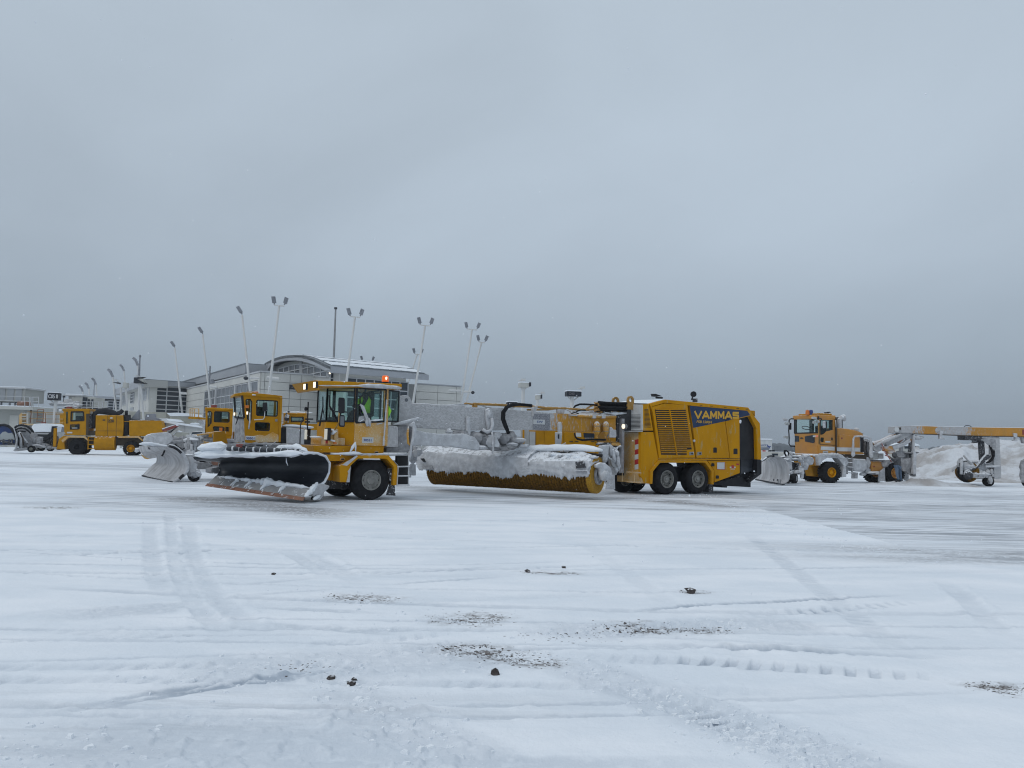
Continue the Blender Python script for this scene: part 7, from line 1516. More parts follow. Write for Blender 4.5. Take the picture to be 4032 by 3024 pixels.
# ------------------------------------------------------------ the person cleaning ice at the rear wheel
oP = dp(*pc('I', 985, 1525), 43.0); PP = Fr((oP.x, oP.y), 0)
pr_ = thing('person', PP, 'person in grey hooded jacket and jeans beside the rear wheel of the right hand truck', 'person')
def J_(x, y, v=0.0): return PP.W('I', x, y, v)
Jn = [J_(930, 1170), J_(915, 1080), J_(895, 990), J_(880, 940), J_(862, 900), J_(900, 985, -.14), J_(845, 1020, -.22), J_(790, 975, -.2), J_(890, 985, .16), J_(835, 1040, .22), J_(780, 1000, .18)]
human('jacket', Jn, [(0, 1), (1, 2), (2, 3), (3, 4), (2, 5), (5, 6), (6, 7), (2, 8), (8, 9), (9, 10)], [.20, .19, .17, .09, .08, .085, .07, .045, .085, .07, .045], 0, 'jacket', pr_)
MB().blob(J_(838, 900, 0), .13, .12, .165, 3, 14, .02).build('hood', 'jacket', pr_, smooth=True)
MB().blob(J_(815, 905, 0), .075, .075, .10, 4, 12, .01).build('face', 'skin', pr_, smooth=True)
Jl = [J_(930, 1160), J_(900, 1190, -.08), J_(900, 1340, -.1), J_(935, 1480, -.1), J_(955, 1190, .1), J_(975, 1350, .12), J_(990, 1500, .12)]
human('jeans', Jl, [(0, 1), (1, 2), (2, 3), (0, 4), (4, 5), (5, 6)], [.16, .11, .085, .06, .11, .085, .06], 0, 'jeans', pr_)
for x, y, v in ((930, 1500, -.1), (985, 1518, .12)):
    MB().blob(J_(x-12, y+8, v), .16, .06, .06, 5, 10, .03).build('boot', 'black', pr_, smooth=True)
def hand(root, c, d, m_='skin', sc=1.0):    # palm, four curled fingers and a thumb closing round a pole along d
    side = d.cross(Vector((0, 1, 0))).normalized(); bk_ = Vector((0, 1, 0)); mb = MB()
    mb.blob(c+bk_*.03, .045*sc, .03*sc, .045*sc, 2, 10, .02)
    for k in range(4):
        b_ = c+d*(-.03+.021*k)*sc; l = (1, 1.08, 1.02, .82)[k]*sc
        mb.tube([b_+bk_*.03+side*.01, b_+side*.035*l, b_-bk_*.022*l+side*.028*l, b_-bk_*.03*l-side*.006], [.011, .0105, .0095, .008], 7)
    mb.tube([c+bk_*.03+d*.05, c-side*.03+d*.035, c-side*.02-bk_*.025+d*.02], [.013, .011, .009], 7)
    return mb.build('hand', m_, root, smooth=True)
d_ = (J_(560, 740, -.2)-J_(780, 1060, -.2)).normalized()
hand(pr_, J_(735, 965, -.2), d_); hand(pr_, J_(715, 935, -.2), d_)
MB().tube([J_(790, 975, -.2), J_(742, 968, -.17)], [.05, .035], 8).tube([J_(780, 1000, .18), J_(760, 970, 0), J_(722, 936, -.17)], [.05, .045, .035], 8).build('sleeve', 'jacket', pr_, smooth=True)
pl_ = thing('ice_scraper', PP, 'long dark red pole held slanting upward by the person in the hooded jacket', 'pole', None, PP.S('I', 780, 1060), -.2, 0)
MB().tube([J_(780, 1065, -.2), J_(520, 705, -.2)], .016, 8).build('pole', 'cargo_red', pl_)
MB().bar(J_(620, 905, -.2), J_(700, 930, -.2), .05, .04).build('grip', 'cargo_red', pl_)
# ------------------------------------------------------------ truck 220 at the left
oL = gp(*pc('L', 945, 980)); LL_ = Fr(oL, 15)
tl = thing('plow_truck', LL_, 'yellow plow truck numbered 220 at far left with black exhaust duct on its roof', 'plow truck')
A1_ = [818, 448, 846, 446, 850, 590, 822, 595]; A2_ = [884, 450, 1040, 448, 1046, 556, 880, 560]; A3_ = [876, 606, 986, 602, 986, 660, 870, 662]
holed(tl, LL_, 'cab', 'L', [775, 408, 1112, 412, 1110, 480, 1095, 740, 830, 738, 800, 700, 792, 460], [A1_, A2_, A3_], 0, .1, 'yellow_mid')
cabwin(tl, LL_, 'L', A1_, .04, .06); cabwin(tl, LL_, 'L', A2_, .04, .09, 'cab_glass'); cabwin(tl, LL_, 'L', A3_, .04, .08)
c0, c1 = LL_.S('L', 800, 600), LL_.S('L', 1100, 600); z0_, z1_ = LL_.Z('L', 900, 738), LL_.Z('L', 900, 412)
MB().box(LL_, c0, c1, .1, 2.0, z0_, z0_+.06).box(LL_, c1-.1, c1, .1, .4, z0_, z1_).box(LL_, c1-.1, c1, 1.5, 2.0, z0_, z1_).box(LL_, c0, c1, 1.9, 2.0, z0_, z0_+1.0).box(LL_, c0, c0+.1, 1.9, 2.0, z0_, z1_).build('cab_back', 'yellow_mid', tl)
SP(tl, LL_, 'cab_roof', 'L', [772, 406, 1115, 408, 1115, 436, 775, 430], -.05, 2.05, 'yellow_mid', bev=.03)
SP(tl, LL_, 'cab_rear_wall', 'L', [1072, 470, 1114, 470, 1100, 738, 1070, 738], -.03, 0, 'ink_dark')
MB().box(LL_, c0+.6, c0+1.1, .7, 1.3, z0_+.4, z0_+1.6).build('seat', 'cloth_dark', tl, bev=.08)
SP(tl, LL_, 'label', 'L', [896, 644, 962, 644, 962, 662, 896, 662], .0, .03, 'white_paint'); SP(tl, LL_, 'number_plate', 'L', [832, 696, 900, 697, 898, 716, 832, 715], -.02, 0, 'white_paint')
LU(tl, LL_, 'roof_snow', 'L', [800, 380, 860, 378, 960, 382], .8, .1, 'snow', 3, flat=.5, jit=.2)
MB().tube([LL_.W('L', 865, 405, .7), LL_.W('L', 865, 385, .7)], .22, 12).build('beacon', 'cargo_red', tl)
BL(tl, LL_, 'roof_gear', 'L', [(905, 385, .3, .12), (945, 365, .25, .18)], .9, 'rime_smooth', 510)
SP(tl, LL_, 'front_guard', 'L', [1110, 470, 1140, 470, 1140, 655, 1110, 655], .2, .5, 'black_frost'); SP(tl, LL_, 'step_well', 'L', [1100, 680, 1180, 682, 1180, 740, 1100, 740], .1, .5, 'ink_dark')
e1 = SP(tl, LL_, 'engine_housing', 'L', [1190, 488, 1530, 488, 1538, 600, 1525, 752, 1185, 748], 0, 1.9, 'yellow_mid', bev=.04)
SP(tl, LL_, 'panel_seam', 'L', [1446, 492, 1450, 492, 1446, 750, 1442, 750], -.012, 0, 'ink_dark'); SP(tl, LL_, 'panel_seam', 'L', [1190, 682, 1525, 684, 1525, 688, 1190, 686], -.012, 0, 'ink_dark')
SP(tl, LL_, 'panel_seam', 'L', [1336, 492, 1339, 492, 1337, 748, 1334, 748], -.012, 0, 'ink_dark')
vtext('L', '220', 1342, 580, 1420, 580, 542, -.014, 'ink_dark', tl, fr=LL_, bold=.04)
SP(tl, LL_, 'emblem', 'L', [1364, 524, 1380, 515, 1395, 515, 1408, 524, 1395, 532, 1376, 532], -.014, 0, 'white_paint'); SP(tl, LL_, 'label', 'L', [1276, 542, 1310, 542, 1310, 558, 1276, 558], -.014, 0, 'ink_dark')
PT(tl, LL_, 'exhaust_duct', 'L', [1160, 655, 1165, 560, 1180, 470, 1225, 440, 1330, 438, 1450, 470, 1500, 455, 1528, 425], .3, [.16, .16, .18, .22, .3, .2, .18, .16], 'black', 12)
PT(tl, LL_, 'exhaust_stack', 'L', [1575, 740, 1575, 485], .5, .33, 'black', 14); PT(tl, LL_, 'exhaust_stack', 'L', [1573, 485, 1573, 432], .5, .12, 'black', 10)
MB().tube([LL_.W('L', 1538, 568, .12), LL_.W('L', 1610, 570, .12)], .03, 6).build('strap', 'yellow_mid', tl)
SP(tl, LL_, 'rear_body', 'L', [1606, 552, 2005, 556, 2035, 650, 2045, 700, 1960, 750, 1606, 750], 0, 2.1, 'yellow_mid', bev=.06)
for l in ([1620, 540, 1690, 460, 1722, 425, 1730, 545], [1800, 548, 1815, 478, 1925, 470, 1925, 550], [1925, 510, 2000, 545, 1925, 552]): SP(tl, LL_, 'deck_box', 'L', l, .6, 1.3, 'lamp_head')
LU(tl, LL_, 'deck_snow', 'L', [1610, 545, 1800, 548, 2000, 552], 1.0, .1, 'snow', 5, flat=.5, jit=.3)
for l in ([760, 800, 830, 748, 1060, 750, 1100, 800, 1095, 812, 1040, 770, 850, 768, 780, 830], [1470, 752, 1725, 748, 1775, 800, 1775, 815, 1715, 770, 1470, 772]): SP(tl, LL_, 'fender', 'L', l, -.05, .6, 'yellow_dusty', bev=.02)
SP(tl, LL_, 'front_frame', 'L', [700, 915, 735, 780, 790, 745, 850, 745, 800, 830, 805, 915], .1, 1.8, 'yellow_mid', bev=.02)
SP(tl, LL_, 'chassis', 'L', [830, 760, 2000, 765, 1800, 850, 1700, 870, 830, 860], .4, 1.7, 'ink_dark')
MB().tube([LL_.W('L', 1190, 830, .35), LL_.W('L', 1440, 832, .35)], .62, 22).build('fuel_tank', 'yellow_mid', tl, smooth='auto')
LU(tl, LL_, 'tank_snow', 'L', [1200, 772, 1300, 768, 1430, 770], .1, .13, 'rime_smooth', 7, flat=.8, jit=.3)
for y in (762, 800, 855, 905): MB().bar(LL_.W('L', 1098, y, -.02), LL_.W('L', 1182, y, -.02), .08, .06).build('step', 'yellow_mid', tl)
MB().bar(LL_.W('L', 1100, 755, -.02), LL_.W('L', 1095, 915, -.02), .06, .06).bar(LL_.W('L', 1182, 755, -.02), LL_.W('L', 1180, 915, -.02), .06, .06).build('step_frame', 'yellow_mid', tl)
r_ = LL_.Z('L', 945, 882)
for v_ in (0, 1.7):
    wheel(LL_, 0, r_*.98, r_*.98, v_, .5, tl, rim='rubber', rimr=.35, lug=24)
    wheel(LL_, LL_.S('L', 1625, 900), r_*.93, r_*.93, v_, .5, tl, rim='yellow_clean' if v_ == 0 else 'yellow_mid', rimr=.5, hubm='rust', depth=.14, lug=24)
MB().bar(LL_.W('L', 690, 650, .2), LL_.W('L', 680, 880, .2), .12, .22).build('lift_mast', 'yellow_mid', tl)
SP(tl, LL_, 'lift_frame', 'L', [645, 628, 700, 625, 695, 640, 680, 640, 640, 760, 520, 820, 470, 830, 560, 750, 640, 690], .3, .7, 'black', bev=.02)
SP(tl, LL_, 'lift_frame', 'L', [520, 780, 700, 740, 720, 905, 600, 910, 500, 860], .8, 1.4, 'black_frost', bev=.03)
BL(tl, LL_, 'frame_ice', 'L', [(480, 800, .4, .3), (540, 860, .5, .14), (430, 780, .3, .5), (610, 890, .4, .15), (400, 740, .2, .25), (350, 860, .3, .25)], .4, 'rime_dark', 520)
MB().bar(LL_.W('L', 380, 880, .3), LL_.W('L', 720, 895, .3), .16, .12).build('push_beam', 'rime', tl)
MB().bar(LL_.W('L', 440, 702, 1.6), LL_.W('L', 640, 706, 1.6), .05, .05).build('front_rail', 'black', tl)
# plow with dark ribs on its back
ro, rf, rL, rrow = plow_loft(tl, 'X', [(590, 1500), (500, 1470), (440, 1400), (400, 1280), (370, 1150), (340, 1060), (330, 1030)],
    [(300, 1520), (330, 1480), (350, 1400), (360, 1280), (340, 1150), (320, 1080), (310, 1030)], .25, .25, 'rime_smooth', nv=8)
for k, (l, m_, rr) in enumerate((([320, 1020, 380, 975, 480, 960, 590, 985, 680, 1050, 730, 1130, 740, 1190], 'black', .09), ([345, 1060, 400, 1035, 480, 1025, 560, 1045, 640, 1110, 700, 1190], 'black', .06), ([390, 1100, 450, 1092, 560, 1105], 'black', .05), ([330, 1040, 390, 1180, 410, 1300, 395, 1430], 'black', .05), ([420, 1110, 480, 1200, 560, 1300, 600, 1350], 'rime_smooth', .07), ([440, 1130, 500, 1250, 510, 1400], 'ink_dark', .05), ([400, 1130, 450, 1250, 460, 1440], 'rime_smooth', .09))):
    PT(tl, LL_, 'plow_rib', 'X', l, .5-.08*k, rr, m_, 8)
SP(tl, LL_, 'plow_back', 'X', [330, 1040, 420, 990, 520, 985, 620, 1030, 700, 1110, 745, 1200, 720, 1280, 640, 1340, 560, 1440, 400, 1460, 400, 1260, 370, 1120], .7, .8, 'rime_smooth', bev=.03)
SP(tl, LL_, 'plow_foot', 'X', [290, 1500, 350, 1468, 590, 1450, 600, 1500, 310, 1535], -.1, .6, 'plow_ice', bev=.03)
zc_ = LL_.Z('X', 675, 1482, -.2)
for x, v_ in ((675, -.3), (890, 1.2)):
    zz = LL_.Z('X', x, 1482 if x < 800 else 1450, v_); r2 = abs(LL_.S('X', x+85, 1482, v_)-LL_.S('X', x, 1482, v_)); wheel(LL_, LL_.S('X', x, 1482, v_), zz, r2, v_, .3, tl, rim='beige', rimr=.45, bolts=6)
LU(tl, LL_, 'caster_arm', 'X', [690, 1420, 800, 1390, 1000, 1440], -.1, .1, 'rime', 3, flat=.8)
# blue-faced blade of the next machine, cut by the edge of the view
oB = dp(*pc('X', 330, 1400), 65); BB = Fr((oB.x, oB.y), 20)
tb = thing('plow', BB, 'round blue faced plow blade with black rim at the left edge of the view', 'plow')
arc = [(-220, 1390), (-200, 1180), (-120, 1040), (0, 965), (90, 955), (180, 980), (250, 1040), (310, 1130), (350, 1250), (365, 1390)]
MB().prism(BB, [BB.at('X', x, y) for x, y in arc], 0, .06).build('blade_face', 'plow_blue', tb)
MB().tube([BB.W('X', x, y, -.05) for x, y in arc], .11, 8).build('rim', 'black', tb)
MB().tube([BB.W('X', x+22, y+6, -.02) for x, y in arc[4:]], .05, 8).build('rim_ice', 'rime_smooth', tb)
SP(tb, BB, 'blade_snow', 'X', [0, 1170, 60, 1110, 120, 1100, 180, 1140, 260, 1130, 310, 1200, 320, 1280, 0, 1290], -.02, 0, 'lamp_glass')
SP(tb, BB, 'push_frame', 'X', [-100, 1260, 60, 1290, 330, 1370, 330, 1400, 0, 1330, -100, 1300], -.2, -.1, 'black_frost')
for x in (60, 180, 240): SP(tb, BB, 'strut', 'X', [x, 1270, x+30, 1270, x+34, 1395, x-4, 1395], -.12, -.05, 'black_frost')
MB().bar(BB.W('X', -100, 1398, -.1), BB.W('X', 320, 1400, -.1), .2, .05).build('cutting_edge', 'rime', tb)

# ------------------------------------------------------------ terminal and everything round it
def frat(c, x, y, Y, ang): a = dp(*pc(c, x, y), Y); return Fr((a.x, a.y), ang)
def panels(root, fr, s0, s1, z0, z1, xs, zs, v0=-.12, m='wall_panel', gap=.05):
    xs = [s0]+xs+[s1]; zs = [z0]+zs+[z1]; me = {}
    for a, b_ in zip(xs[:-1], xs[1:]):
        for c_, d_ in zip(zs[:-1], zs[1:]):
            MB().box(fr, a+gap/2, b_-gap/2, v0, 0, c_+gap/2, d_-gap/2).build('wall_panel', m, root)
def window(root, fr, s0, s1, z0, z1, ns, nz_, v=-.2, m='pane_grey', bar=.12, zl=None, sl_=None):
    ss = sl_ or [s0+(s1-s0)*k/ns for k in range(ns+1)]; zz = zl or [z0+(z1-z0)*k/nz_ for k in range(nz_+1)]
    w_ = MB()
    for a in ss: w_.box(fr, a-bar/2, a+bar/2, v-.06, v+.1, zz[0], zz[-1])
    for a in zz: w_.box(fr, ss[0], ss[-1], v-.04, v+.09, a-bar/2, a+bar/2)
    f = w_.build('window', 'mullion', root)
    for a, b_ in zip(ss[:-1], ss[1:]):
        for c_, d_ in zip(zz[:-1], zz[1:]): MB().box(fr, a+bar/2, b_-bar/2, v, v+.03, c_+bar/2, d_-bar/2).build('pane', m, f)
    return f
# right wall (towards the runway) and left wall of the gate building
RW = frat('N', 40, 510, 90, 30); ter = thing('terminal_building', RW, 'large pale panelled airport gate building with curved vaulted roof and light masts', 'terminal', None)
zt_ = RW.Z('N', 100, 513); sL = 0.0; sR = RW.S('N', 1390, 620); 
MB().box(RW, 0, RW.S('P', 2068, 700), .0, 14, 0, RW.Z('P', 1800, 672)).build('wall', 'wall_joint', ter)
MB().box(RW, 0, sR, 0.001, 13.9, 0, zt_).build('wall', 'wall_joint', ter)
zj = [RW.Z('N', 400, y) for y in (1150, 1005, 855, 700)]; zb_ = 0
z_list = [zj[0]-2*(zj[1]-zj[0]), zj[0]-(zj[1]-zj[0]), zj[0], zj[1], zj[2], zj[3]]
xs_ = [RW.S('N', 100, 700), RW.S('N', 580, 700), RW.S('N', 800, 700)]
panels(ter, RW, 0, sR, 0, zt_, xs_, z_list)
MB().box(RW, -.1, sR, -.22, .3, zt_, zt_+.18).build('coping', 'mullion', ter)
# lower wing at the right end
s2 = RW.S('P', 1765, 720); s3 = RW.S('P', 2068, 720); z2 = RW.Z('P', 1900, 676)
panels(ter, RW, s2, s3, 0, z2, [RW.S('P', 1910, 720), RW.S('P', 2035, 720)], [RW.Z('P', 1900, y) for y in (900, 840, 775, 725)][0:4])
MB().box(RW, s2, s3, -.2, .3, z2, z2+.15).build('coping', 'fascia', ter)
# left wall
cornerw = RW.w(0, 0, 0); LW = Fr((cornerw.x, cornerw.y), 123)        # runs away to the left
class FrL(Fr): pass
LWn = Fr((cornerw.x, cornerw.y), 123-180); 
def lat(c, x, y, v=0.0): return LWn.at(c, x, y, v)
sA = lat('V', 495, 780)[0]
ztl = lat('V', 1900, 445)[1]
MB().box(LWn, sA, 0, .0, 13, 0, ztl).build('wall', 'wall_joint', ter)
panels(ter, LWn, sA, lat('V', 850, 900)[0], 0, ztl, [], [lat('V', 700, y)[1] for y in (1250, 1110, 980, 850)])
wz = [lat('V', 1480, y)[1] for y in (1290, 1160, 1015, 868, 690)]
panels(ter, LWn, lat('V', 850, 900)[0], lat('V', 1898, 700)[0], wz[-1]+.1, ztl, [], [])
panels(ter, LWn, lat('V', 850, 900)[0], lat('V', 1898, 700)[0], 0, wz[0]-.1, [], [])
panels(ter, LWn, lat('V', 1898, 700)[0], 0, 0, ztl, [], [lat('V', 1950, y)[1] for y in (900, 760, 605)])
sxs = [lat('V', x, 900)[0] for x in (850, 925, 1000, 1078, 1180, 1262, 1355, 1465, 1572, 1690, 1780, 1896)]
window(ter, LWn, 0, 0, 0, 0, 0, 0, v=-.1, bar=.10, zl=wz, sl_=sxs)
for x in (1082, 1468): s_ = lat('V', x, 900)[0]; MB().box(LWn, s_-.25, s_+.25, -.3, 0, 0, wz[-1]).build('window_pier', 'mullion', ter)
MB().box(LWn, sA, .1, -.22, .3, ztl, ztl+.18).build('coping', 'mullion', ter)
# raised roof band behind the left parapet
s0_, za = lat('V', 500, 650, 2.5); s1_, zb2 = lat('V', 1825, 285, 2.5)
MB().prism(LWn, [(s0_-6, za), (s0_, za), (s1_, zb2), (s1_, ztl-1), (s0_-6, ztl-1)], 2.5, 14).build('upper_wall', 'soffit', ter)
MB().prism(LWn, [(s0_-6, za-.9), (s0_, za-.9), (s1_+.3, zb2-1.25), (s1_+.3, zb2), (s0_, za), (s0_-6, za)], 1.2, 2.5).build('fascia', 'fascia', ter)
MB().prism(LWn, [(s0_-6, za), (s0_, za), (s1_+.3, zb2), (s1_+.3, zb2+.12), (s0_-6, za+.12)], 1.1, 14).build('roof_edge', 'roof_metal', ter)
e0 = LWn.w(s1_+.3, 1.2, 0); BF2 = Fr((e0.x, e0.y), 25); 
MB().box(BF2, 0, 8, 0, 1.2, zb2-1.25, zb2).build('fascia', 'fascia', ter)
MB().box(BF2, .2, 8, .6, 3, ztl, zb2-1.25).build('upper_wall', 'soffit', ter)
# vaulted roof: gable faces the lens, axis runs away to the right
VF = frat('N', 1400, 520, 87, 38)            # s along the eave; the gable lies in the plane s = 0
GB = [(145, 345), (230, 300), (340, 250), (450, 215), (560, 196), (700, 187), (830, 195), (960, 218), (1080, 260), (1200, 315), (1310, 370), (1405, 405)]
gb_t = [VF.ats('N', x, y, 0) for x, y in GB]; ins = [VF.ats('N', x, y, 0) for x, y in ((175, 500), (260, 380), (350, 330), (450, 305), (560, 290), (700, 287), (830, 298), (960, 330), (1080, 375), (1200, 430), (1300, 480), (1400, 520))]
sE = VF.S('Q', 1488, 990)
mb = MB()
for i in range(len(gb_t)-1):
    mb.sp(VF, [gb_t[i], gb_t[i+1], ins[i+1], ins[i]], -.3, .1)
mb.build('gable_fascia', 'fascia', ter)
wallp = [(v, z) for v, z in ins]; v_hi = ins[0][0]; zlow = zt_-2
MB().sp(VF, [(ins[-1][0], zlow)]+wallp[::-1]+[(v_hi, zlow)], .8, .9).build('gable_wall', 'soffit', ter)
# gable windows in arched rows
for xs0, xs1 in (((375, 465, 568, 675, 782)), None) and [((375, 465, 568, 675, 782), 0), ((815, 925, 1040, 1165, 1285), 1)]:
    top_ = lambda x: {0: 448-.0, 1: 0}[0] if False else (445-(x-375)*.36+((x-375)/400)**2*55 if x < 800 else 358+(x-815)*.07+((x-815)/470)**2*90)
    bot_ = lambda x: 523+(x-375)*.079
    mm_ = MB()
    for a, b_ in zip(xs0[:-1], xs0[1:]):
        q = [VF.ats('N', a+6, bot_(a), .78), VF.ats('N', b_-6, bot_(b_), .78), VF.ats('N', b_-6, top_(b_), .78), VF.ats('N', a+6, top_(a), .78)]
        MB().sp(VF, q, .74, .79).build('pane', 'pane_grey', ter)
    for a in xs0:
        q0 = VF.ats('N', a, bot_(a), .7); q1 = VF.ats('N', a, top_(a), .7); mm_.bar(VF.w(.7, *q0), VF.w(.7, *q1), .14, .14)
    for a, b_ in zip(xs0[:-1], xs0[1:]):
        mm_.bar(VF.w(.7, *VF.ats('N', a, top_(a), .7)), VF.w(.7, *VF.ats('N', b_, top_(b_), .7)), .14, .14); mm_.bar(VF.w(.7, *VF.ats('N', a, bot_(a), .7)), VF.w(.7, *VF.ats('N', b_, bot_(b_), .7)), .12, .12)
    l2 = ((400, 528), (780, 450)) if xs1 == 0 else ((830, 440), (1040, 395)); mm_.bar(VF.w(.68, *VF.ats('N', *l2[0], .68)), VF.w(.68, *VF.ats('N', *l2[1], .68)), .18, .12)
    if xs1 == 1: mm_.bar(VF.w(.68, *VF.ats('N', 900, 562, .68)), VF.w(.68, *VF.ats('N', 1285, 482, .68)), .18, .12)
    mm_.build('window_frame', 'mullion', ter)
for x, y, w_ in ((797, 300, .5), (1310, 470, .6)): MB().bar(VF.w(.7, *VF.ats('N', x, y, .7)), VF.w(.7, *VF.ats('N', x, 600 if x > 900 else 560, .7)), w_, .3).build('gable_pier', 'mullion', ter)
# roof skin of the vault and its snow, ribbed
nS = 22; RS = [s for s in np.linspace(-.3, sE, nS)]
arcv = gb_t
mb = MB(); mb.grid([[VF.w(s, v, z+.02) for v, z in arcv] for s in RS], Vector((0, 0, -.35))); mb.build('vault_roof', 'roof_metal', ter)
# seams and snow strips between them
def arc_at(f):
    L = [0]
    for a, b_ in zip(arcv[:-1], arcv[1:]): L.append(L[-1]+math.hypot(b_[0]-a[0], b_[1]-a[1]))
    t_ = f*L[-1]; k = max(j for j in range(len(L)-1) if L[j] <= t_+1e-9); q = (t_-L[k])/(L[k+1]-L[k]); a, b_ = arcv[k], arcv[k+1]
    return a[0]+(b_[0]-a[0])*q, a[1]+(b_[1]-a[1])*q
g = random.Random(3); nst = 34
for k in range(nst):
    sa = .2+(sE-.4)*k/nst; sb = .2+(sE-.4)*(k+.88)/nst
    for fa, fb in ((.28, .54), (.555, .70), (.715, .83), (.845, .955)):
        if k == 0 and fa < .3: fa += .04
        fb_ = fb-g.uniform(0, .025); fa_ = fa+g.uniform(0, .012); rows = []
        for ss_ in (sa, sb):
            rows.append([VF.w(ss_, v, z+.13) for v, z in [arc_at(fa_+(fb_-fa_)*q/5) for q in range(6)]])
        MB().grid(rows, Vector((0, 0, -.1))).build('roof_snow', 'snow', ter)
for k in range(0, nst+1):
    s_ = .17+(sE-.4)*k/nst; MB().tube([VF.w(s_, v, z+.05) for v, z in [arc_at(.15+.83*q/8) for q in range(9)]], .03, 4).build('roof_seam', 'roof_metal', ter)
for f in (.548, .708, .838, .965): v, z = arc_at(f); MB().bar(VF.w(.2, v, z+.08), VF.w(sE-.2, v, z+.08), .07, .12).build('snow_guard', 'roof_metal', ter)
ev = arcv[-1]; ib = ins[-1]
MB().prism(VF, [(-.3, ev[1]), (sE, ev[1]), (sE, ev[1]-(ev[1]-ib[1])*.92), (-.3, ib[1])], ev[0]-.05, ev[0]+.25).build('eave_fascia', 'fascia', ter)
MB().box(VF, -.3, sE, ev[0], ev[0]+1.7, ib[1]+.25, ib[1]+.32).build('soffit', 'soffit', ter)
MB().box(VF, .8, sE-2.2, ev[0]+1.7, ev[0]+2.0, 0, ib[1]+.25).build('wall', 'wall_panel', ter)
vw_ = ev[0]+1.7
zw1 = VF.Z('P', 1400, 632, vw_); window(ter, VF, VF.S('P', 1305, 640, vw_), VF.S('P', 1712, 640, vw_), zw1-4.5, zw1, 7, 4, v=vw_-.06, m='pane_dark', bar=.13)
window(ter, VF, VF.S('N', 1345, 600, vw_), VF.S('N', 1415, 600, vw_), zw1-1.5, VF.Z('N', 1380, 520, vw_), 1, 3, v=vw_-.06, m='pane_dark', bar=.1)
for k in range(8): c_ = VF.w(VF.S('P', 1335+k*50, 615, ev[0]+.8), ev[0]+.8, ib[1]+.2); MB().tube([c_, c_-Vector((0, 0, .14))], .11, 8).build('soffit_lamp', 'lamp_head', ter)
c_ = VF.W('N', 1340, 525, ev[0]+.6); MB().blob(c_, .12, .12, .12, 2, 8, 0).build('wall_lamp', 'lamp_on', ter)
# gate sign C41 on the wall
sg = thing('gate_sign', RW, 'dark C41 gate sign mounted on the pale terminal wall', 'sign', None, RW.S('N', 750, 790), -.4, 0)
MB().box(RW, RW.S('N', 585, 790, -.5), RW.S('N', 918, 800, -.5), -.5, -.15, RW.Z('N', 750, 838, -.5), RW.Z('N', 750, 750, -.5)).build('sign_box', 'sign_black', sg)
text(RW, 'C41', RW.S('N', 610, 810, -.51), RW.Z('N', 660, 812, -.51), -.51, RW.Z('N', 660, 775, -.51)-RW.Z('N', 660, 812, -.51), 'sign_led', sg, width=1.9, bold=.02, depth=-.01)
MB().box(RW, RW.S('N', 750, 850), RW.S('N', 775, 850), -.3, 0, RW.Z('N', 760, 884), RW.Z('N', 760, 845)).build('bracket', 'lamp_head', sg)
# second building to the left with the big dark window
B2 = frat('W', 960, 800, 122, 42); b2 = thing('terminal_building', B2, 'pale two storey gate building with tall dark window grid left of the vaulted one', 'terminal')
zt2 = B2.Z('W', 970, 800); sE2 = B2.S('W', 2000, 900)
MB().box(B2, B2.S('W', 1110, 1000, 1.0), sE2+6, 1.0, 2.0, 0, zt2-.8).build('wall', 'wall_panel', b2)
MB().box(B2, -.3, sE2+8, 0, .5, B2.Z('W', 970, 900), zt2).build('fascia', 'fascia', b2)
MB().box(B2, -.2, sE2+8, .02, 3, zt2-.02, zt2+.15).build('roof', 'roof_metal', b2)
MB().box(B2, 0, sE2+8, .3, 1.2, B2.Z('W', 970, 915), B2.Z('W', 970, 905)).build('soffit', 'soffit', b2)
zz = [B2.Z('W', 1380, y, 1.0) for y in (1660, 1595, 1490, 1382, 1275, 1170, 1062, 960)]
window(b2, B2, 0, 0, 0, 0, 0, 0, v=.93, m='pane_dark', bar=.16, zl=zz, sl_=[B2.S('W', x, 1300, 1.0) for x in (1222, 1508, 1800, 2060)])
L2 = Fr((B2.w(-.3, 0, 0).x, B2.w(-.3, 0, 0).y), 123-180)
sf2, zf2 = L2.at('W', 310, 1050)
MB().prism(L2, [(sf2, zt2-.0), (0, zt2), (0, zt2-1.1), (sf2, zt2-1.1)], 0, .5).build('fascia', 'fascia', b2)
MB().box(L2, sf2, -.1, .5, 4, zt2-1.1, zt2+.05).build('roof', 'soffit', b2)
MB().box(L2, L2.S('W', 470, 1200, 1.5), -.8, 1.5, 2.6, 0, zt2-1.0).build('wall', 'wall_panel', b2)
for l, n_, m_ in (((675, 755, 1355, 1085), (1, 4), 'pane_dark'), ((930, 1095, 1290, 1000), (3, 3), 'pane_pale'), ((470, 580, 1400, 1080), (2, 3), 'pane_pale')):
    window(b2, L2, L2.S('W', l[0], 1200, 1.4), L2.S('W', l[1], 1200, 1.4), L2.Z('W', l[0], l[2], 1.4), L2.Z('W', l[0], l[3], 1.4), n_[0], n_[1], v=1.42, m=m_, bar=.12)
for l in ((665, 735, 1520, 1455), (1025, 1065, 1530, 1380)): MB().box(L2, L2.S('W', l[0], 1450, 1.4), L2.S('W', l[1], 1450, 1.4), 1.4, 1.5, L2.Z('W', l[0], l[2], 1.4), L2.Z('W', l[0], l[3], 1.4)).build('louvre', 'pane_pale', b2)
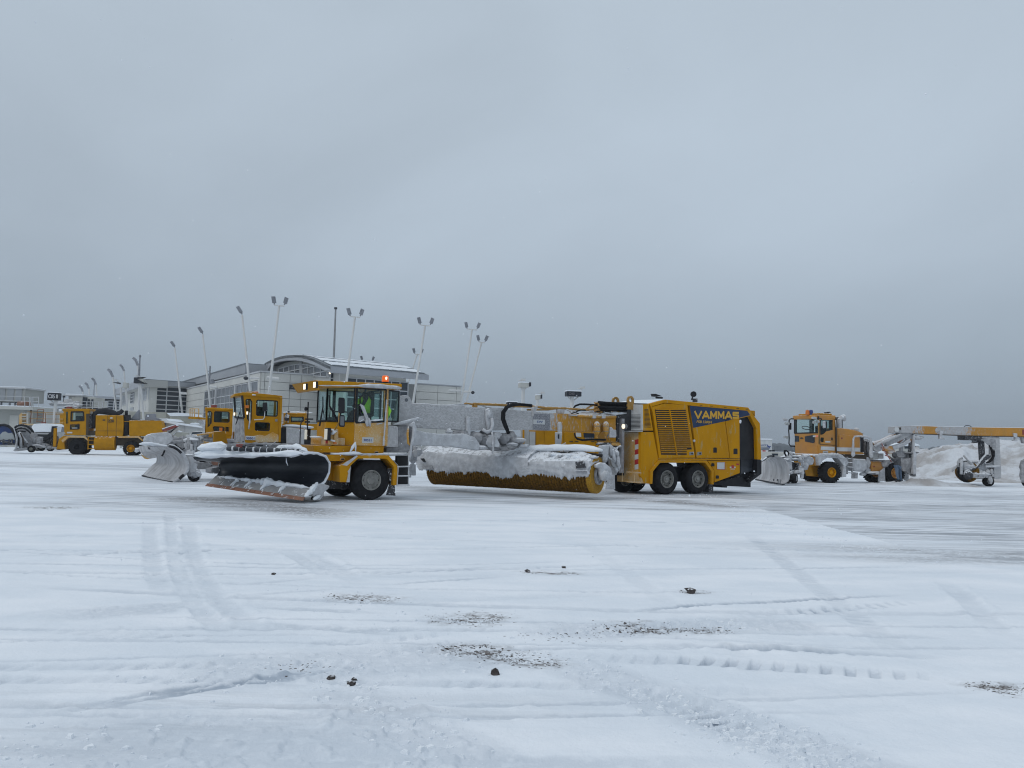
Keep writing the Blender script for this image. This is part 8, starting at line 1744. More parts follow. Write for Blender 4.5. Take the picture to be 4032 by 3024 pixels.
# third building, farthest left
B3 = frat('W', 440, 1215, 165, 30); b3 = thing('terminal_building', B3, 'farthest low gate building with flat grey roof edge behind the jet bridge', 'terminal')
s0_ = B3.S('W', -200, 1200); z3 = B3.Z('W', 200, 1195)
MB().box(B3, s0_, 3, 1.0, 12, 0, z3-1).build('wall', 'wall_panel', b3); MB().box(B3, s0_-1, 3, 0, 13, B3.Z('W', 200, 1250), z3).build('fascia', 'fascia', b3)
window(b3, B3, B3.S('W', 145, 1400, 1), B3.S('W', 412, 1400, 1), B3.Z('W', 250, 1500, 1), B3.Z('W', 250, 1300, 1), 2, 3, v=.9, m='pane_dark', bar=.16)
# long parapet wall below the second building
PW = frat('W', 500, 1540, 108, 8); pw = tag(MB().box(PW, 0, PW.S('W', 1500, 1560), 0, 3, 0, PW.Z('W', 900, 1545)).build('wall', 'beige', None), 'long low beige wall in front of the second gate building', 'wall')
# ------------------------------------------------------------ light masts
MAST = [  # crop P: top x,y  bottom x,y, depth, two heads?, head height px
    (150, 425, 200, 858, 116, 0, 50, 'leftmost tall tilted light mast, single lamp, by the dark window grid'), (337, 335, 390, 818, 102, 0, 56, 'second tilted light mast from the left, single lamp, rising behind the small truck cab'),
    (601, 205, 655, 712, 88, 0, 66, 'third tilted mast from the left, single dark lamp, at the terminal corner'), (850, 142, 780, 735, 84, 1, 62, 'tallest tilted mast with two lamps, left of the vaulted roof'),
    (1358, 218, 1302, 640, 84, 1, 60, 'two lamp mast right of the grey antenna, rising over the snowy vault'), (1828, 275, 1745, 800, 90, 1, 56, 'two lamp mast at the right end of the snowy vault roof'),
    (2142, 302, 2070, 790, 99, 1, 50, 'left mast of the close pair at the right end of the terminal'), (2206, 388, 2105, 790, 101, 1, 50, 'right, shorter mast of the close pair at the end of the terminal'),
    (1775, 468, 1745, 562, 128, 1, 42, 'short looking mast with two lamps just behind the vault roof end'), (1440, 515, 1436, 560, 130, 1, 36, 'mast hidden behind the vault with only its lamp heads showing')]
for i, (x0, y0, x1, y1, Y_, two, hp_, lb) in enumerate(MAST):
    f = frat('P', x1, y1, Y_, 0); ps = f.W('P', x0, y0, 0); pb = f.W('P', x1, y1, 0); d = (pb-ps); base = ps+d*((ps.z)/(-d.z)) 
    fb = Fr((base.x, base.y), 0); t_ = thing('light_mast', fb, lb, 'light mast', 'tilted light masts around the terminal')
    k = Y_/FPX*.5877
    MB().tube([base, ps], [.17, .11], 10).build('pole', 'pole_white', t_, smooth=True)
    xs_h = (-27*k*1.25, 27*k*1.25) if two else (0,)
    if i in (7, 8): xs_h = (-13*k*1.4, 16*k*1.4)
    if two: MB().bar(ps+Vector((xs_h[0], 0, .05)), ps+Vector((xs_h[1], 0, -.05)), .12, .12).build('cross_arm', 'pole_white', t_)
    for q, xh in enumerate(xs_h):
        hh = hp_*k*.64; wd = hh*.62 if two else hh*.5; tilt = (-.22 if q == 0 and two else (.42 if two else -.5)); b_ = ps+Vector((xh, 0, .1))
        if i == 3 and q == 0: tilt = -.05
        ax = Vector((math.sin(tilt), 0, math.cos(tilt))); sx = Vector((ax.z, 0, -ax.x)); n_ = Vector((0, 1, 0))
        MB().tube([b_, b_+ax*hh*.3], .08, 6).build('lamp_bracket', 'lamp_head', t_)
        c0_ = b_+ax*hh*.28; a = [c0_-sx*wd/2-n_*.1, c0_+sx*wd/2-n_*.1, c0_+sx*wd/2+ax*hh-n_*.45, c0_-sx*wd/2+ax*hh-n_*.45]
        hd = MB().add(a+[p_+n_*.22 for p_ in a], [(0, 1, 2, 3), (7, 6, 5, 4), (0, 4, 5, 1), (1, 5, 6, 2), (2, 6, 7, 3), (3, 7, 4, 0)]).build('lamp_head', 'lamp_head', t_)
        a2 = [c0_+(p_-c0_)*.86+ax*hh*.07 for p_ in a]; a2 = [p_-n_*.03 for p_ in a2]
        MB().add(a2+[p_+n_*.02 for p_ in a2], [(0, 1, 2, 3), (7, 6, 5, 4), (0, 4, 5, 1), (1, 5, 6, 2), (2, 6, 7, 3), (3, 7, 4, 0)]).build('lamp_lens', 'pane_grey', hd)
for bi, (c, l, Y_, r_) in enumerate((('V', [355, 850, 480, 855], 115, .16), ('V', [930, 712, 1080, 730], 99, .16), ('V', [1705, 535, 1770, 540, 1910, 545], 88, .12), ('N', [150, 605, 380, 635], 86, .16), ('P', [1985, 710, 2070, 712], 97, .12), ('P', [2075, 718, 2150, 722], 99, .16))):
    f = frat(c, l[0], l[1], Y_, 0); tag(MB().tube([f.W(c, l[i], l[i+1]) for i in range(0, len(l), 2)], r_, 8).build('mast_brace', 'pole_white', None), ['white brace arm of the leftmost tall mast, by the dark window grid', 'white brace arm of the second tall mast from the left', 'white brace arm with trailing cable at the terminal corner', 'white brace arm of the tallest mast, left of the gate sign', 'thin white brace arm on the low right wing of the terminal', 'white brace arm joining the close pair of masts at the terminal end'][bi], 'brace', 'brace arms between masts and terminal walls')
f = frat('V', 1650, 548, 87, 0); tag(MB().blob(f.W('V', 1650, 548), .28, .28, .22, 3, 10, .02).build('security_camera', 'sign_black', None), 'dark dome camera by the terminal corner beside the third mast', 'camera')
f = frat('P', 2147, 722, 98, 0); tag(MB().blob(f.W('P', 2147, 724), .24, .24, .22, 3, 10, .02).build('security_camera', 'sign_black', None), 'dark dome camera hanging from the pair of masts at the terminal end', 'camera')
# grey antenna standing on the vault
f = frat('P', 1213, 520, 96, 0); an = thing('antenna_mast', f, 'tall grey vertical antenna standing on the snowy vault roof', 'antenna', None, 0, 0, f.Z('P', 1213, 525))
MB().tube([f.W('P', 1214, 522), f.W('P', 1216, 480), f.W('P', 1228, 165)], [.17, .14, .10], 10).build('pole', 'steel', an); MB().tube([f.W('P', 1214, 525), f.W('P', 1214, 512)], .5, 12).build('base', 'lamp_head', an)
MB().tube([f.W('P', 1228, 166), f.W('P', 1228, 154)], .2, 8).build('tip', 'sign_black', an)
f = frat('V', 930, 660, 103, 0); wa = thing('roof_aerial', f, 'thin whip aerial with side elements on the roof band beside the second mast', 'aerial', None, 0, 0, f.Z('V', 930, 660))
MB().tube([f.W('V', 925, 655), f.W('V', 942, 305)], .09, 6).build('rod', 'lamp_head', wa)
for y in (340, 390, 440, 490): MB().tube([f.W('V', 935, y), f.W('V', 958, y)], .06, 6).build('element', 'lamp_head', wa)
MB().tube([f.W('V', 885, 410), f.W('V', 940, 412)], .06, 6).build('element', 'lamp_head', wa)
f = frat('V', 985, 650, 102, 0); tag(MB().tube([f.W('V', 990, 650), f.W('V', 980, 575)], [.3, .22], 10).build('roof_vent', 'lamp_head', None), 'dark roof vent pipe right of the whip aerial', 'vent')
# ------------------------------------------------------------ gate signs on posts
def post_sign(c, box, post, Y_, label, txt=None, back=False, cam=None, ang=10):
    f = frat(c, box[0], box[3], Y_, ang); t_ = thing('gate_sign', f, label, 'sign', None, f.S(c, post[0], post[1]), .3, 0)
    s0, s1 = f.S(c, box[0], box[1]), f.S(c, box[2], box[1]); z0, z1 = f.Z(c, box[0], box[3]), f.Z(c, box[0], box[1])
    b_ = MB().box(f, s0, s1, 0, .8, z0, z1).build('sign_box', 'beige_pale' if back else 'sign_black', t_, bev=.03)
    if back: MB().box(f, s1-.02, s1+.16, -.05, .85, z0+.1, z1+.05).build('sign_face', 'sign_black', t_)
    else: MB().box(f, s0+.08, s1-.08, -.03, 0, z0+.08, z1-.08).build('sign_face', 'sign_black', t_)
    if txt: text(f, txt, s0+(s1-s0)*.1, z0+(z1-z0)*.25, -.04, (z1-z0)*.5, 'sign_led' if len(txt) < 4 and txt != 'A10' else 'sign_text', t_, width=(s1-s0)*.4, bold=.02, depth=-.02)
    ps = f.S(c, post[0], post[1]); MB().tube([f.w(ps, .4, 0), f.w(ps, .4, z0)], .16, 10).build('post', 'pole_white', t_)
    zb = z0-(s1-s0)*.35
    MB().tube([f.w(s0+.15, .4, z0), f.w(ps, .4, zb)], .05, 6).build('strut', 'pole_white', t_); MB().tube([f.w(s1-.15, .4, z0), f.w(ps, .4, zb)], .05, 6).build('strut', 'pole_white', t_)
    MB().box(f, s0, s1, -.02, .82, z1, z1+.08).build('snow_cap', 'snow', t_)
    if cam:
        x, y = cam; p_ = f.W(c, x, y, .4); MB().tube([Vector((p_.x, p_.y, z1)), p_], .05, 6).bar(p_-Vector((.3, 0, 0)), p_+Vector((.25, 0, .02)), .06, .06).build('camera_arm', 'pole_white', t_); MB().box(Fr((p_.x, p_.y), 0), -.1, .3, -.1, .1, p_.z, p_.z+.18).build('camera', 'pole_white', t_)
    return t_
post_sign('J', (1210, 58, 1292, 98), (1245, 240), 66, 'pale sign box seen from behind on a post, leftmost of three behind the beam', None, True, (1228, 42))
post_sign('J', (1356, 166, 1392, 205), (1372, 240), 80, 'small sign box seen nearly edge on, middle of three behind the beam', None, True, (1400, 153))
post_sign('J', (1622, 132, 1748, 176), (1675, 270), 62, 'dark C40 gate sign on a white post, rightmost of three behind the beam', 'C40', False, (1745, 112))
post_sign('J', (1105, 226, 1190, 268), (1145, 300), 58, 'black A10 gate sign just above the beam left of the looping hoses', 'A10')
c5 = post_sign('X', (1035, 252, 1278, 415), (1175, 520), 78, 'black C05 gate sign on a post above the left hand truck')
f = frat('X', 1035, 415, 78, 10); text(f, 'C05', f.S('X', 1055, 380), f.Z('X', 1055, 375), -.05, f.Z('X', 1055, 292)-f.Z('X', 1055, 375), 'sign_text', c5, width=f.S('X', 1195, 380)-f.S('X', 1055, 380), bold=.0, depth=-.02)
MB().box(f, f.S('X', 1228, 300), f.S('X', 1268, 300), -.06, -.03, f.Z('X', 1240, 378), f.Z('X', 1240, 298)).build('sign_square', 'grey_paint', c5)
for (x0, y0, x1, y1, bx, Y_, lb) in ((300, 860, 590, 985, 450, 96, 'pale box camera housing on a forked mast before the second gate building'), (820, 770, 960, 880, 900, 90, 'dark faced lamp box on a forked mast at the second gate building roof corner')):
    f = frat('W', x0, y1, Y_, 5); t_ = thing('gate_sign', f, lb, 'sign', None, f.S('W', bx, y1), .3, 0); s0, s1 = f.S('W', x0, y0), f.S('W', x1, y0); z0, z1 = f.Z('W', x0, y1), f.Z('W', x0, y0)
    if bx == 450:
        MB().box(f, s0+1.0, s1, 0, .8, z0, z1).build('sign_box', 'beige_pale', t_); MB().prism(f, [(s0-.3, z1), (s0+.5, z1), (s0+.5, z0+.5), (s0+.35, z0+.5)], 0, .7).build('sign_face', 'sign_black', t_)
        legs = (450, 1520, 450, 985), (600, 1500, 565, 985)
    else:
        MB().prism(f, [(s0, z1-.1), (s0+.8, z1+.2), (s1-1.0, z1+.1), (s1-1.0, z0), (s0+1.0, z0), (s0+.8, z1-.6)], 0, .8).build('sign_box', 'sign_black', t_); MB().box(f, s1-1.0, s1, .1, .8, z0, z1).build('sign_back', 'beige_pale', t_)
        legs = (870, 1500, 885, 885), (960, 1500, 910, 885)
    for a, b_, c_, d_ in legs:
        p1, p0 = f.W('W', c_, d_, .4), f.W('W', a, b_, .4); dd = p0-p1; p0 = p1+dd*(p1.z/(-dd.z)); MB().tube([p0, p1], .13, 8).build('leg', 'pole_white', t_)
    q = f.W('W', x0-30, y0-60, .4); MB().bar(q, f.W('W', x0+70, y0-50, .4), .12, .12).bar(f.W('W', x0+70, y0-50, .4), f.W('W', x0+80, y0, .4), .12, .12).build('camera_arm', 'pole_white', t_)
# small far masts at the left
for i, (c, x0, y0, x1, y1, Y_, lb) in enumerate((('W', 265, 740, 340, 1500, 150, 'slanted mast with bent lamp head left of the forked sign mast'), ('W', 525, 600, 545, 880, 185, 'thin far mast with bent lamp head between the two forked sign masts'), ('W', 850, 470, 870, 760, 150, 'mast with bent lamp head at the roof corner of the second building'), ('X', 1805, 235, 1806, 310, 200, 'tiny far lamp head above the round jet bridge cabin'), ('L', 1106, 160, 1113, 250, 200, 'tiny far lamp head just right of the jet bridge cabin'), ('L', 1195, 110, 1215, 420, 180, 'far slanted mast rising right of the jet bridge'))):
    f = frat(c, x1, y1, Y_, 0); ps, pb = f.W(c, x0, y0), f.W(c, x1, y1); d = pb-ps; base = ps+d*(ps.z/(-d.z)); t_ = thing('light_mast', Fr((base.x, base.y), 0), lb, 'light mast', 'tilted light masts around the terminal')
    MB().tube([base, ps], .2, 7).build('pole', 'pole_white', t_); MB().bar(ps, ps+Vector((-.5, 0, 1.0)), .4, .35).bar(ps+Vector((-.5, 0, 1.0)), ps+Vector((-1.0, 0, 1.5)), .5, .4).build('lamp_head', 'lamp_head', t_)
f = frat('W', 870, 700, 120, 0); tag(MB().tube([f.W('W', 868, 760), f.W('W', 897, 245)], [.2, .09], 7).blob(f.W('W', 897, 252), .2, .2, .25, 1, 8, 0).build('antenna_mast', 'lamp_head', None), 'slim dark antenna at the roof corner of the second gate building', 'antenna')
f = frat('L', 1165, 260, 170, 0); tag(MB().tube([f.W('L', 1163, 330), f.W('L', 1174, 85)], [.12, .07], 7).build('antenna_mast', 'lamp_head', None), 'very thin antenna beside the far mast right of the jet bridge', 'antenna')
# ------------------------------------------------------------ jet bridge, raised hut, stairs, low buildings at left
f = frat('X', 1600, 590, 94, 5); jb = thing('jet_bridge', f, 'beige jet bridge with rounded cabin standing on legs behind the 220 truck', 'jet bridge')
z0, z1 = f.Z('X', 1600, 590), f.Z('X', 1600, 330); s0, s1 = f.S('X', 1395, 450), f.S('X', 1790, 450)
MB().pl(f, [(s0+.3+1.4*(1-math.cos(a)), 1.6-1.6*math.sin(a)) for a in [k*math.pi/16 for k in range(-8, 9)]]+[(s1, 0), (s1, 3.2)] if False else [(s0, 1.2), (s0+.3, .4), (s0+1, 0), (s1, 0), (s1, 3), (s0+1, 3), (s0+.3, 2.6)], z0, z1).build('cabin', 'beige_pale', jb, bev=.05)
MB().box(f, s0-.2, s1+.1, -.1, 3.1, z1, z1+.15).build('roof', 'mullion', jb); MB().box(f, s0+.1, s1, -.02, 3, z1+.15, z1+.28).build('roof_snow', 'snow', jb)
MB().box(f, f.S('X', 1372, 330), f.S('X', 1408, 330), -.1, .2, f.Z('X', 1390, 360), f.Z('X', 1390, 320)).build('lamp', 'sign_black', jb); MB().box(f, f.S('X', 1382, 330), f.S('X', 1394, 330), -.05, .1, f.Z('X', 1390, 490), f.Z('X', 1390, 360)).build('pipe', 'lamp_head', jb)
s4 = f.S('L', 1172, 300); z4 = f.Z('L', 1100, 395); z5 = f.Z('L', 1100, 262)
MB().box(f, s1, s4, .2, 3, z4, z5).build('tunnel', 'beige_pale', jb, bev=.03)
for a, b_, m_ in ((1022, 1078, 'pane_dark'), (1086, 1112, 'pane_dark'), (1130, 1154, 'pane_dark')): MB().box(f, f.S('L', a, 300), f.S('L', b_, 300), .12, .2, f.Z('L', a, 376), f.Z('L', a, 290 if a > 1050 else 265)).build('window', m_, jb)
for y in (320, 360, 392): MB().bar(f.W('L', 1015, y, -.4), f.W('L', 1280, y+6, -.4), .07, .07).build('rail', 'mullion', jb)
for x in (1018, 1080, 1150, 1230, 1275): MB().bar(f.W('L', x, 318, -.4), f.W('L', x, 412, -.4), .07, .07).build('baluster', 'mullion', jb)
MB().box(f, s1-2, s4, 0, 3, z4-.3, z4).build('floor_beam', 'sign_black', jb)
for s_ in (s0+1.2, s1-.5, s4-1): MB().box(f, s_-.25, s_+.25, 1, 1.5, 0, z0).build('leg', 'beige', jb)
BL(jb, f, 'roof_gear', 'X', [(1480, 470, .6, .5), (1270, 500, 1.0, .3), (1500, 510, 1.6, .25), (1650, 520, .5, .5)], -1.0, 'rime', 540, .2)
MB().bar(f.W('X', 1190, 510, -1), f.W('X', 1590, 505, -1), .5, .4).build('roof_duct', 'rime_smooth', jb)
# raised hut on a platform
f = frat('X', 545, 600, 88, 3); ht = thing('raised_hut', f, 'raised pale hut with three large windows on a railed platform at the left edge', 'hut')
s0, s1 = f.S('X', -400, 300), f.S('X', 540, 300); z0, z1 = f.Z('X', 400, 455), f.Z('X', 400, 172)
MB().box(f, s0, s1, .05, 4, z0, z1).build('hut_wall', 'hut_wall', ht); MB().box(f, s0, s1+.15, -.1, 4.1, z1, z1+.16).build('hut_roof', 'mullion', ht); MB().box(f, s0, s1, 0, 4, z1+.16, z1+.26).build('roof_snow', 'snow', ht)
for a, b_ in ((-300, -190), (-160, -30), (-10, 108), (155, 298), (338, 475)): MB().box(f, f.S('X', a, 300), f.S('X', b_, 300), 0, .06, f.Z('X', a, 425), f.Z('X', a, 168)).build('window', 'pane_pale', ht)
zp = f.Z('X', 400, 560); s5 = f.S('X', 825, 560)
MB().box(f, s0, s5, -1, 4.5, zp-.35, zp).build('platform', 'beige_pale', ht); MB().box(f, s0, s5, -1, 4.4, zp, zp+.08).build('platform_snow', 'snow', ht)
for y in (350, 445): MB().bar(f.W('X', -400, y-36, -1), f.W('X', 845, y+6, -1), .06, .06).build('rail', 'mullion', ht)
for x in (540, 645, 690, 720, 840): MB().bar(f.W('X', x, 345, -1), f.W('X', x, 560, -1), .06 if x != 690 else .3, .06).build('baluster', 'mullion', ht)
for x in (30, 210, 330, 470): MB().bar(f.W('X', x, 455, .5), f.W('X', x, 540, .5), .14, .14).build('support', 'lamp_head', ht)
BL(ht, f, 'tarpaulin', 'X', [(530, 520, .8, .4)], -.3, 'rust', 5, .3)
z6 = zp-.35
MB().box(f, s0, f.S('X', 530, 700), 0, 4, 0, z6).build('base_wall', 'hut_wall', ht)
MB().box(f, f.S('X', 218, 800), f.S('X', 412, 800), -.06, 0, 0, f.Z('X', 300, 748)).build('door', 'beige_pale', ht)
for x in (680,): MB().bar(f.W('X', x, 600, -.8), f.W('X', x-24, 910, -.8), .14, .14).build('post', 'ink_dark', ht)
# yellow boarding stairs vehicle with rails
f = frat('X', 900, 950, 78, 6); st = thing('service_lift', f, 'low yellow lift platform with ladders and thin railings behind the snow covered van', 'lift platform')
def bars(l, v, w_, m_, name): 
    for x0, y0, x1, y1 in l: MB().bar(f.W('X', x0, y0, v), f.W('X', x1, y1, v), w_, w_).build(name, m_, st)
SP(st, f, 'ladder_block', 'X', [415, 745, 455, 700, 480, 690, 480, 950, 415, 950], 0, 1, 'yellow_dusty'); SP(st, f, 'ladder_block', 'X', [575, 690, 610, 690, 605, 945, 575, 945], 0, 1, 'beige_pale'); SP(st, f, 'end_block', 'X', [1300, 700, 1395, 700, 1380, 945, 1300, 940], 0, 1, 'yellow_mid')
bars([(480, y, 575, y) for y in (705, 770, 828, 910)], 0, .09, 'beige_pale', 'rung'); bars([(1305, y, 1375, y) for y in (715, 830, 905)], -.05, .09, 'yellow_dusty', 'rung')
SP(st, f, 'deck', 'X', [415, 935, 1360, 925, 1362, 955, 415, 968], -.1, 2, 'yellow_dusty')
bars([(600, 672, 1000, 690), (1000, 690, 1330, 700), (985, 722, 1300, 728), (640, 822, 1300, 830)], .3, .06, 'copper', 'rail')
bars([(825, 620, 800, 900), (955, 620, 935, 895), (820, 622, 958, 622), (810, 755, 945, 760), (805, 885, 940, 890), (1168, 820, 1165, 930), (985, 700, 990, 925), (680, 690, 660, 910)], .4, .06, 'rust', 'baluster')
for x in (460, 900, 1300): wheel(f, f.S('X', x, 1100), .45, .45, 0, .3, st, rimr=.5)
MB().box(f, f.S('X', 430, 1100), f.S('X', 1340, 1100), .3, 1.8, .3, f.Z('X', 900, 960)).build('chassis', 'lamp_head', st)
# low roofs and walls behind it
f = frat('X', 900, 900, 104, 0)
t_ = thing('storage_building', f, 'long beige shed with snow lined roof behind the yellow lift platform', 'shed'); MB().box(f, f.S('X', 560, 800), f.S('X', 1380, 800), 0, 6, 0, f.Z('X', 900, 668)).build('wall', 'beige_pale', t_)
MB().prism(f, f.pts('X', [880, 600, 980, 582, 1200, 585, 1340, 600, 1330, 640, 900, 628], .5), .5, 6).build('roof', 'lamp_head', t_); MB().bar(f.W('X', 700, 608, 0), f.W('X', 1340, 645, 0), .3, .4).build('roof_snow', 'snow', t_); MB().bar(f.W('X', 990, 655, -.1), f.W('X', 1345, 668, -.1), .3, .2).build('gutter', 'mullion', t_)
for k in range(8): MB().bar(f.W('X', 1000, 745+k*24, -.05), f.W('X', 1270, 750+k*24, -.05), .05, .05).build('siding', 'mullion', t_)
# snow covered van facing the camera
f = frat('X', 940, 1110, 72, 8); vn = thing('parked_van', f, 'parked van with windscreen and bonnet buried in smooth white snow beside the striped plow', 'van')
MB().prism(f, f.pts('X', [680, 1000, 730, 935, 900, 926, 1130, 932, 1190, 975, 1200, 1000, 1130, 990, 1108, 1108, 760, 1112, 740, 1160, 700, 1060], 0), 0, 2.2).build('van_snow', 'snow', vn, bev=.15)
SP(vn, f, 'van_body', 'X', [740, 1110, 1120, 1108, 1130, 1380, 745, 1400], .05, 3, 'grey_paint', bev=.05); SP(vn, f, 'grille', 'X', [760, 1160, 1040, 1165, 1030, 1230, 770, 1230], .0, .1, 'black')
SP(vn, f, 'side_panel', 'X', [1128, 985, 1180, 985, 1190, 1100, 1120, 1110], -.02, .5, 'black_frost'); MB().bar(f.W('X', 1145, 1090, -.1), f.W('X', 1145, 1115, -.1), .14, .14).build('reflector', 'white_paint', vn)
MB().tube([f.W('X', 950, 920, .5), f.W('X', 950, 900, .5)], .22, 10).build('beacon', 'cargo_red', vn)
for x in (800, 1080): wheel(f, f.S('X', x, 1400), .35, .35, .1, .25, vn)
# boom lift basket and the sheds between
f = frat('V', 640, 1350, 58, 0); bl_ = thing('boom_lift', f, 'yellow work basket on a white boom left of the small truck cab', 'boom lift')
for y in (1150, 1232): MB().bar(f.W('V', 545, y), f.W('V', 720, y+6), .05, .05).build('rail', 'yellow_dusty', bl_)
for x in (545, 585, 630, 716): MB().bar(f.W('V', x, 1150), f.W('V', x, 1320), .06, .06).build('baluster', 'yellow_dusty', bl_)
MB().box(f, f.S('V', 545, 1300), f.S('V', 725, 1300), -.3, .8, f.Z('V', 600, 1355), f.Z('V', 600, 1315)).build('basket_floor', 'yellow_mid', bl_); MB().bar(f.W('V', 720, 1345), f.W('V', 840, 1350), .14, .14).build('arm', 'yellow_mid', bl_)
MB().bar(f.W('V', 725, 1355, .2), f.W('M', 925, 580, .2), .3, .3).bar(f.W('M', 925, 580, .2), Vector((f.W('M', 930, 580, .2).x, f.W('M', 930, 580, .2).y, .4)), .4, .4).build('boom', 'rime_smooth', bl_)
def shed(c, l, Y_, m_, lb, roof=None, dep=4, ang=5, name='shed', cat='shed'):
    f = frat(c, l[0], l[1], Y_, ang); t_ = thing(name, f, lb, cat); P_ = f.pts(c, l); zz = [z for s, z in P_]
    P2 = [(s, z) for s, z in P_]; n = len(P2); lo = sorted(range(n), key=lambda i: P2[i][1])[:2]
    for i in lo: P2[i] = (P2[i][0], 0.0)
    MB().prism(f, P2, 0, dep).build('wall', m_, t_)
    if roof: MB().prism(f, f.pts(c, roof, -.1), -.1, dep).build('roof_snow', 'snow', t_)
    return t_, f
shed('V', [150, 1300, 560, 1305, 560, 1480, 145, 1480], 74, 'beige', 'beige shed under a thick slab of snow beside the work basket', [80, 1238, 290, 1230, 500, 1245, 548, 1302, 150, 1298])
shed('V', [-200, 1400, 150, 1405, 150, 1480, -200, 1480], 70, 'beige_pale', 'low flat shed with a strip of snow, left of the thicker snow roofed shed', [-190, 1345, 60, 1345, 145, 1402, -190, 1398])
t_, f = shed('M', [300, 490, 470, 502, 872, 556, 880, 660, 300, 650], 66, 'grey_paint', 'long grey box trailer with snow edged roof behind the plow wings', None, 3, 5, 'box_trailer', 'trailer')
MB().bar(f.W('M', 430, 494, -.05), f.W('M', 872, 556, -.05), .3, .16).build('roof_snow', 'snow', t_)
SP(t_, f, 'window', 'M', [434, 515, 474, 518, 472, 562, 434, 560], -.05, 0, 'ink_blue'); SP(t_, f, 'panel_seam', 'M', [683, 530, 686, 530, 686, 650, 683, 650], -.03, 0, 'lamp_head')
LU(t_, f, 'roof_ice', 'M', [745, 522, 800, 524, 855, 526], .5, .2, 'snow', 3, flat=.5)
f = frat('M', 560, 620, 55, 8); cv = thing('belt_loader', f, 'belt loader with raised snow topped conveyor between the 220 truck and the plow wings', 'belt loader')
MB().bar(f.W('M', 450, 595), f.W('M', 602, 545), .5, .16).build('conveyor_belt', 'cargo_red', cv); MB().bar(f.W('M', 450, 583), f.W('M', 604, 534), .5, .12).build('belt_snow', 'snow', cv)
MB().bar(f.W('M', 530, 640), f.W('M', 618, 562), .14, .14).build('strut', 'beige_pale', cv); SP(cv, f, 'conveyor_side', 'M', [480, 620, 600, 560, 590, 600, 540, 625, 500, 660], .1, .4, 'black_frost')
SP(cv, f, 'body', 'M', [535, 672, 590, 615, 660, 612, 668, 680, 668, 800, 535, 800], .1, 1.8, 'beige', bev=.05); LU(cv, f, 'body_snow', 'M', [560, 640, 600, 612, 655, 610], .8, .2, 'snow', 5, flat=.4)
for x in (560, 650): wheel(f, f.S('M', x, 800), .35, .35, .1, .25, cv)
f = frat('M', 780, 640, 52, 8); pk = thing('parked_car', f, 'grey parked vehicle with dark window just left of the small truck cab', 'car'); SP(pk, f, 'body', 'M', [690, 640, 745, 640, 760, 605, 880, 600, 905, 640, 905, 760, 690, 760], 0, 1.7, 'grey_paint', bev=.08); SP(pk, f, 'window', 'M', [752, 640, 768, 612, 872, 610, 882, 645], -.02, 0, 'pane_dark')
for x in (720, 870): wheel(f, f.S('M', x, 760), .35, .35, -.02, .25, pk)
# ------------------------------------------------------------ right background: white box truck, equipment, hut
f = frat('T', 300, 780, 66, 4); wb = thing('box_truck', f, 'white box truck with a blue plane emblem behind the tail of the near sweeper', 'truck')
MB().box(f, f.S('T', 60, 700), f.S('T', 515, 700), 0, 2.6, f.Z('T', 400, 780), f.Z('T', 400, 632)).build('box', 'white_paint', wb); MB().box(f, f.S('T', 60, 700), f.S('T', 518, 700), -.05, 2.7, f.Z('T', 400, 632), f.Z('T', 400, 614)).build('roof_snow', 'snow', wb)
vtext('T', 'transport', 200, 722, 432, 722, 700, -.02, 'ink_blue', wb, fr=f, bold=.04, shear=.2)
for y in (738, 755, 770): MB().box(f, f.S('T', 355, y), f.S('T', 470, y), -.02, 0, f.Z('T', 400, y+5), f.Z('T', 400, y-1)).build('lettering', 'blue_decal', wb)
SP(wb, f, 'emblem', 'T', [436, 700, 446, 698, 470, 728, 500, 724, 498, 734, 480, 742, 488, 758, 480, 760, 466, 742, 440, 740, 440, 732, 456, 730], -.03, 0, 'ink_blue')
SP(wb, f, 'cab', 'T', [60, 780, 475, 782, 475, 900, 60, 900], -.02, 2.4, 'white_paint', bev=.05); SP(wb, f, 'tail_lamp', 'T', [380, 786, 422, 787, 422, 804, 380, 803], -.05, 0, 'red')
for x in (150, 420): wheel(f, f.S('T', x, 900), .45, .45, -.05, .3, wb)
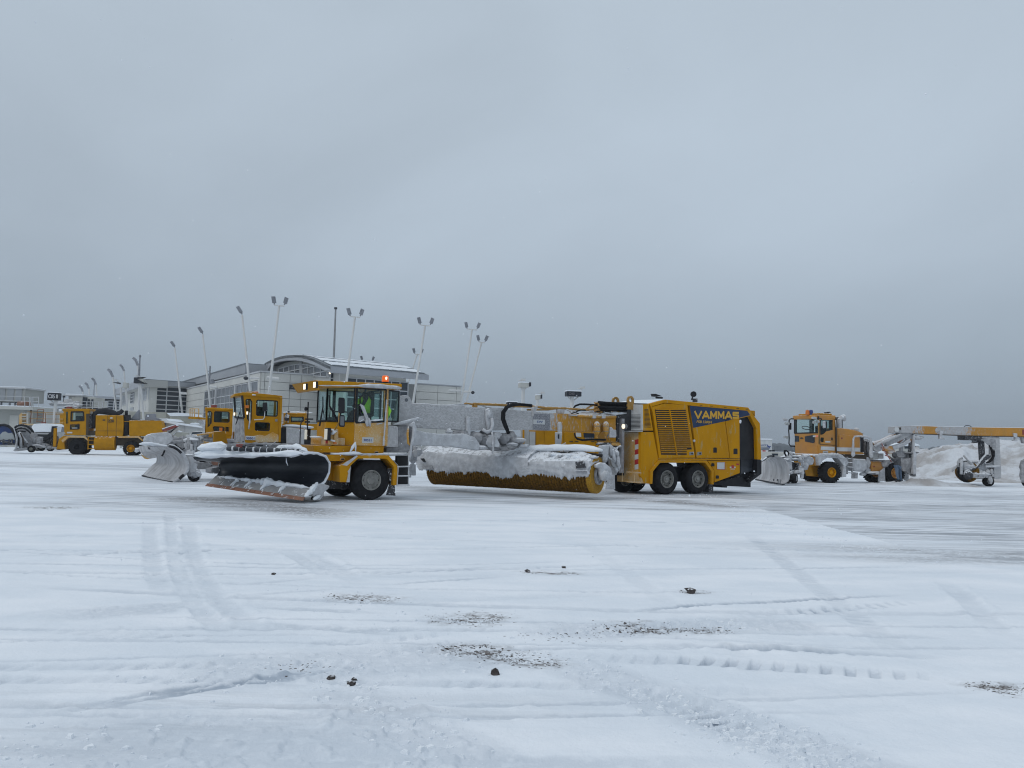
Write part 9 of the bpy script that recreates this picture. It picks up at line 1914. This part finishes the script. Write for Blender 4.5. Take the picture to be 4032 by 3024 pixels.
f = frat('T', 560, 860, 60, 4); gc = thing('ground_cart', f, 'low beige equipment cart with a dark grille behind the right hand plow', 'cart'); SP(gc, f, 'body', 'T', [480, 805, 690, 812, 690, 960, 480, 960], 0, 1.6, 'beige_pale', bev=.03); SP(gc, f, 'grille', 'T', [518, 832, 604, 834, 602, 862, 520, 860], -.03, 0, 'pane_dark')
for x, m_ in ((495, 'black'), (544, 'black')): SP(gc, f, 'fitting', 'T', [x-10, 782, x+10, 782, x+12, 805, x-12, 805], .2, .5, m_)
for x in (510, 660): wheel(f, f.S('T', x, 960), .3, .3, -.05, .2, gc)
f = frat('G', 650, 740, 84, 4); hu = thing('guard_hut', f, 'small hut with snow covered roof and dark windows beside the snow bank', 'hut'); SP(hu, f, 'wall', 'G', [560, 680, 770, 690, 770, 860, 560, 860], 0, 3, 'beige_pale'); SP(hu, f, 'window', 'G', [566, 690, 724, 690, 742, 692, 742, 735, 700, 722, 570, 722], -.06, 0, 'pane_dark'); SP(hu, f, 'roof_snow', 'G', [530, 672, 600, 645, 700, 645, 770, 665, 790, 688, 560, 688], -.3, 3.3, 'snow', bev=.1)
f = frat('G', 150, 640, 95, 4); tag(MB().box(f, f.S('G', -100, 650), f.S('G', 300, 650), 0, 8, 0, f.Z('G', 150, 622)).build('snowy_building', 'snow', None), 'low snow covered building seen between the truck hood and the gooseneck', 'building')
# ------------------------------------------------------------ air: falling snow and haze fade the far things
hz = MB().add([Vector((x, y, z)) for z in (-1.5, 40) for x, y in ((-1500, -300), (1500, -300), (1500, 1500), (-1500, 1500))], [(0, 3, 2, 1), (4, 5, 6, 7), (0, 1, 5, 4), (1, 2, 6, 5), (2, 3, 7, 6), (3, 0, 4, 7)])
hm = bpy.data.materials.new('haze'); hm.use_nodes = True; t = hm.node_tree; t.nodes.clear()
o_ = N(t, 'ShaderNodeOutputMaterial'); pv = N(t, 'ShaderNodeVolumePrincipled'); pv.inputs['Color'].default_value = (.88, .93, 1, 1); pv.inputs['Density'].default_value = .0005; pv.inputs['Anisotropy'].default_value = .2
t.links.new(pv.outputs[0], o_.inputs['Volume']); hm.cycles.homogeneous_volume = True if hasattr(hm.cycles, 'homogeneous_volume') else None
ho = hz.build('haze', hm, None, kind='stuff')
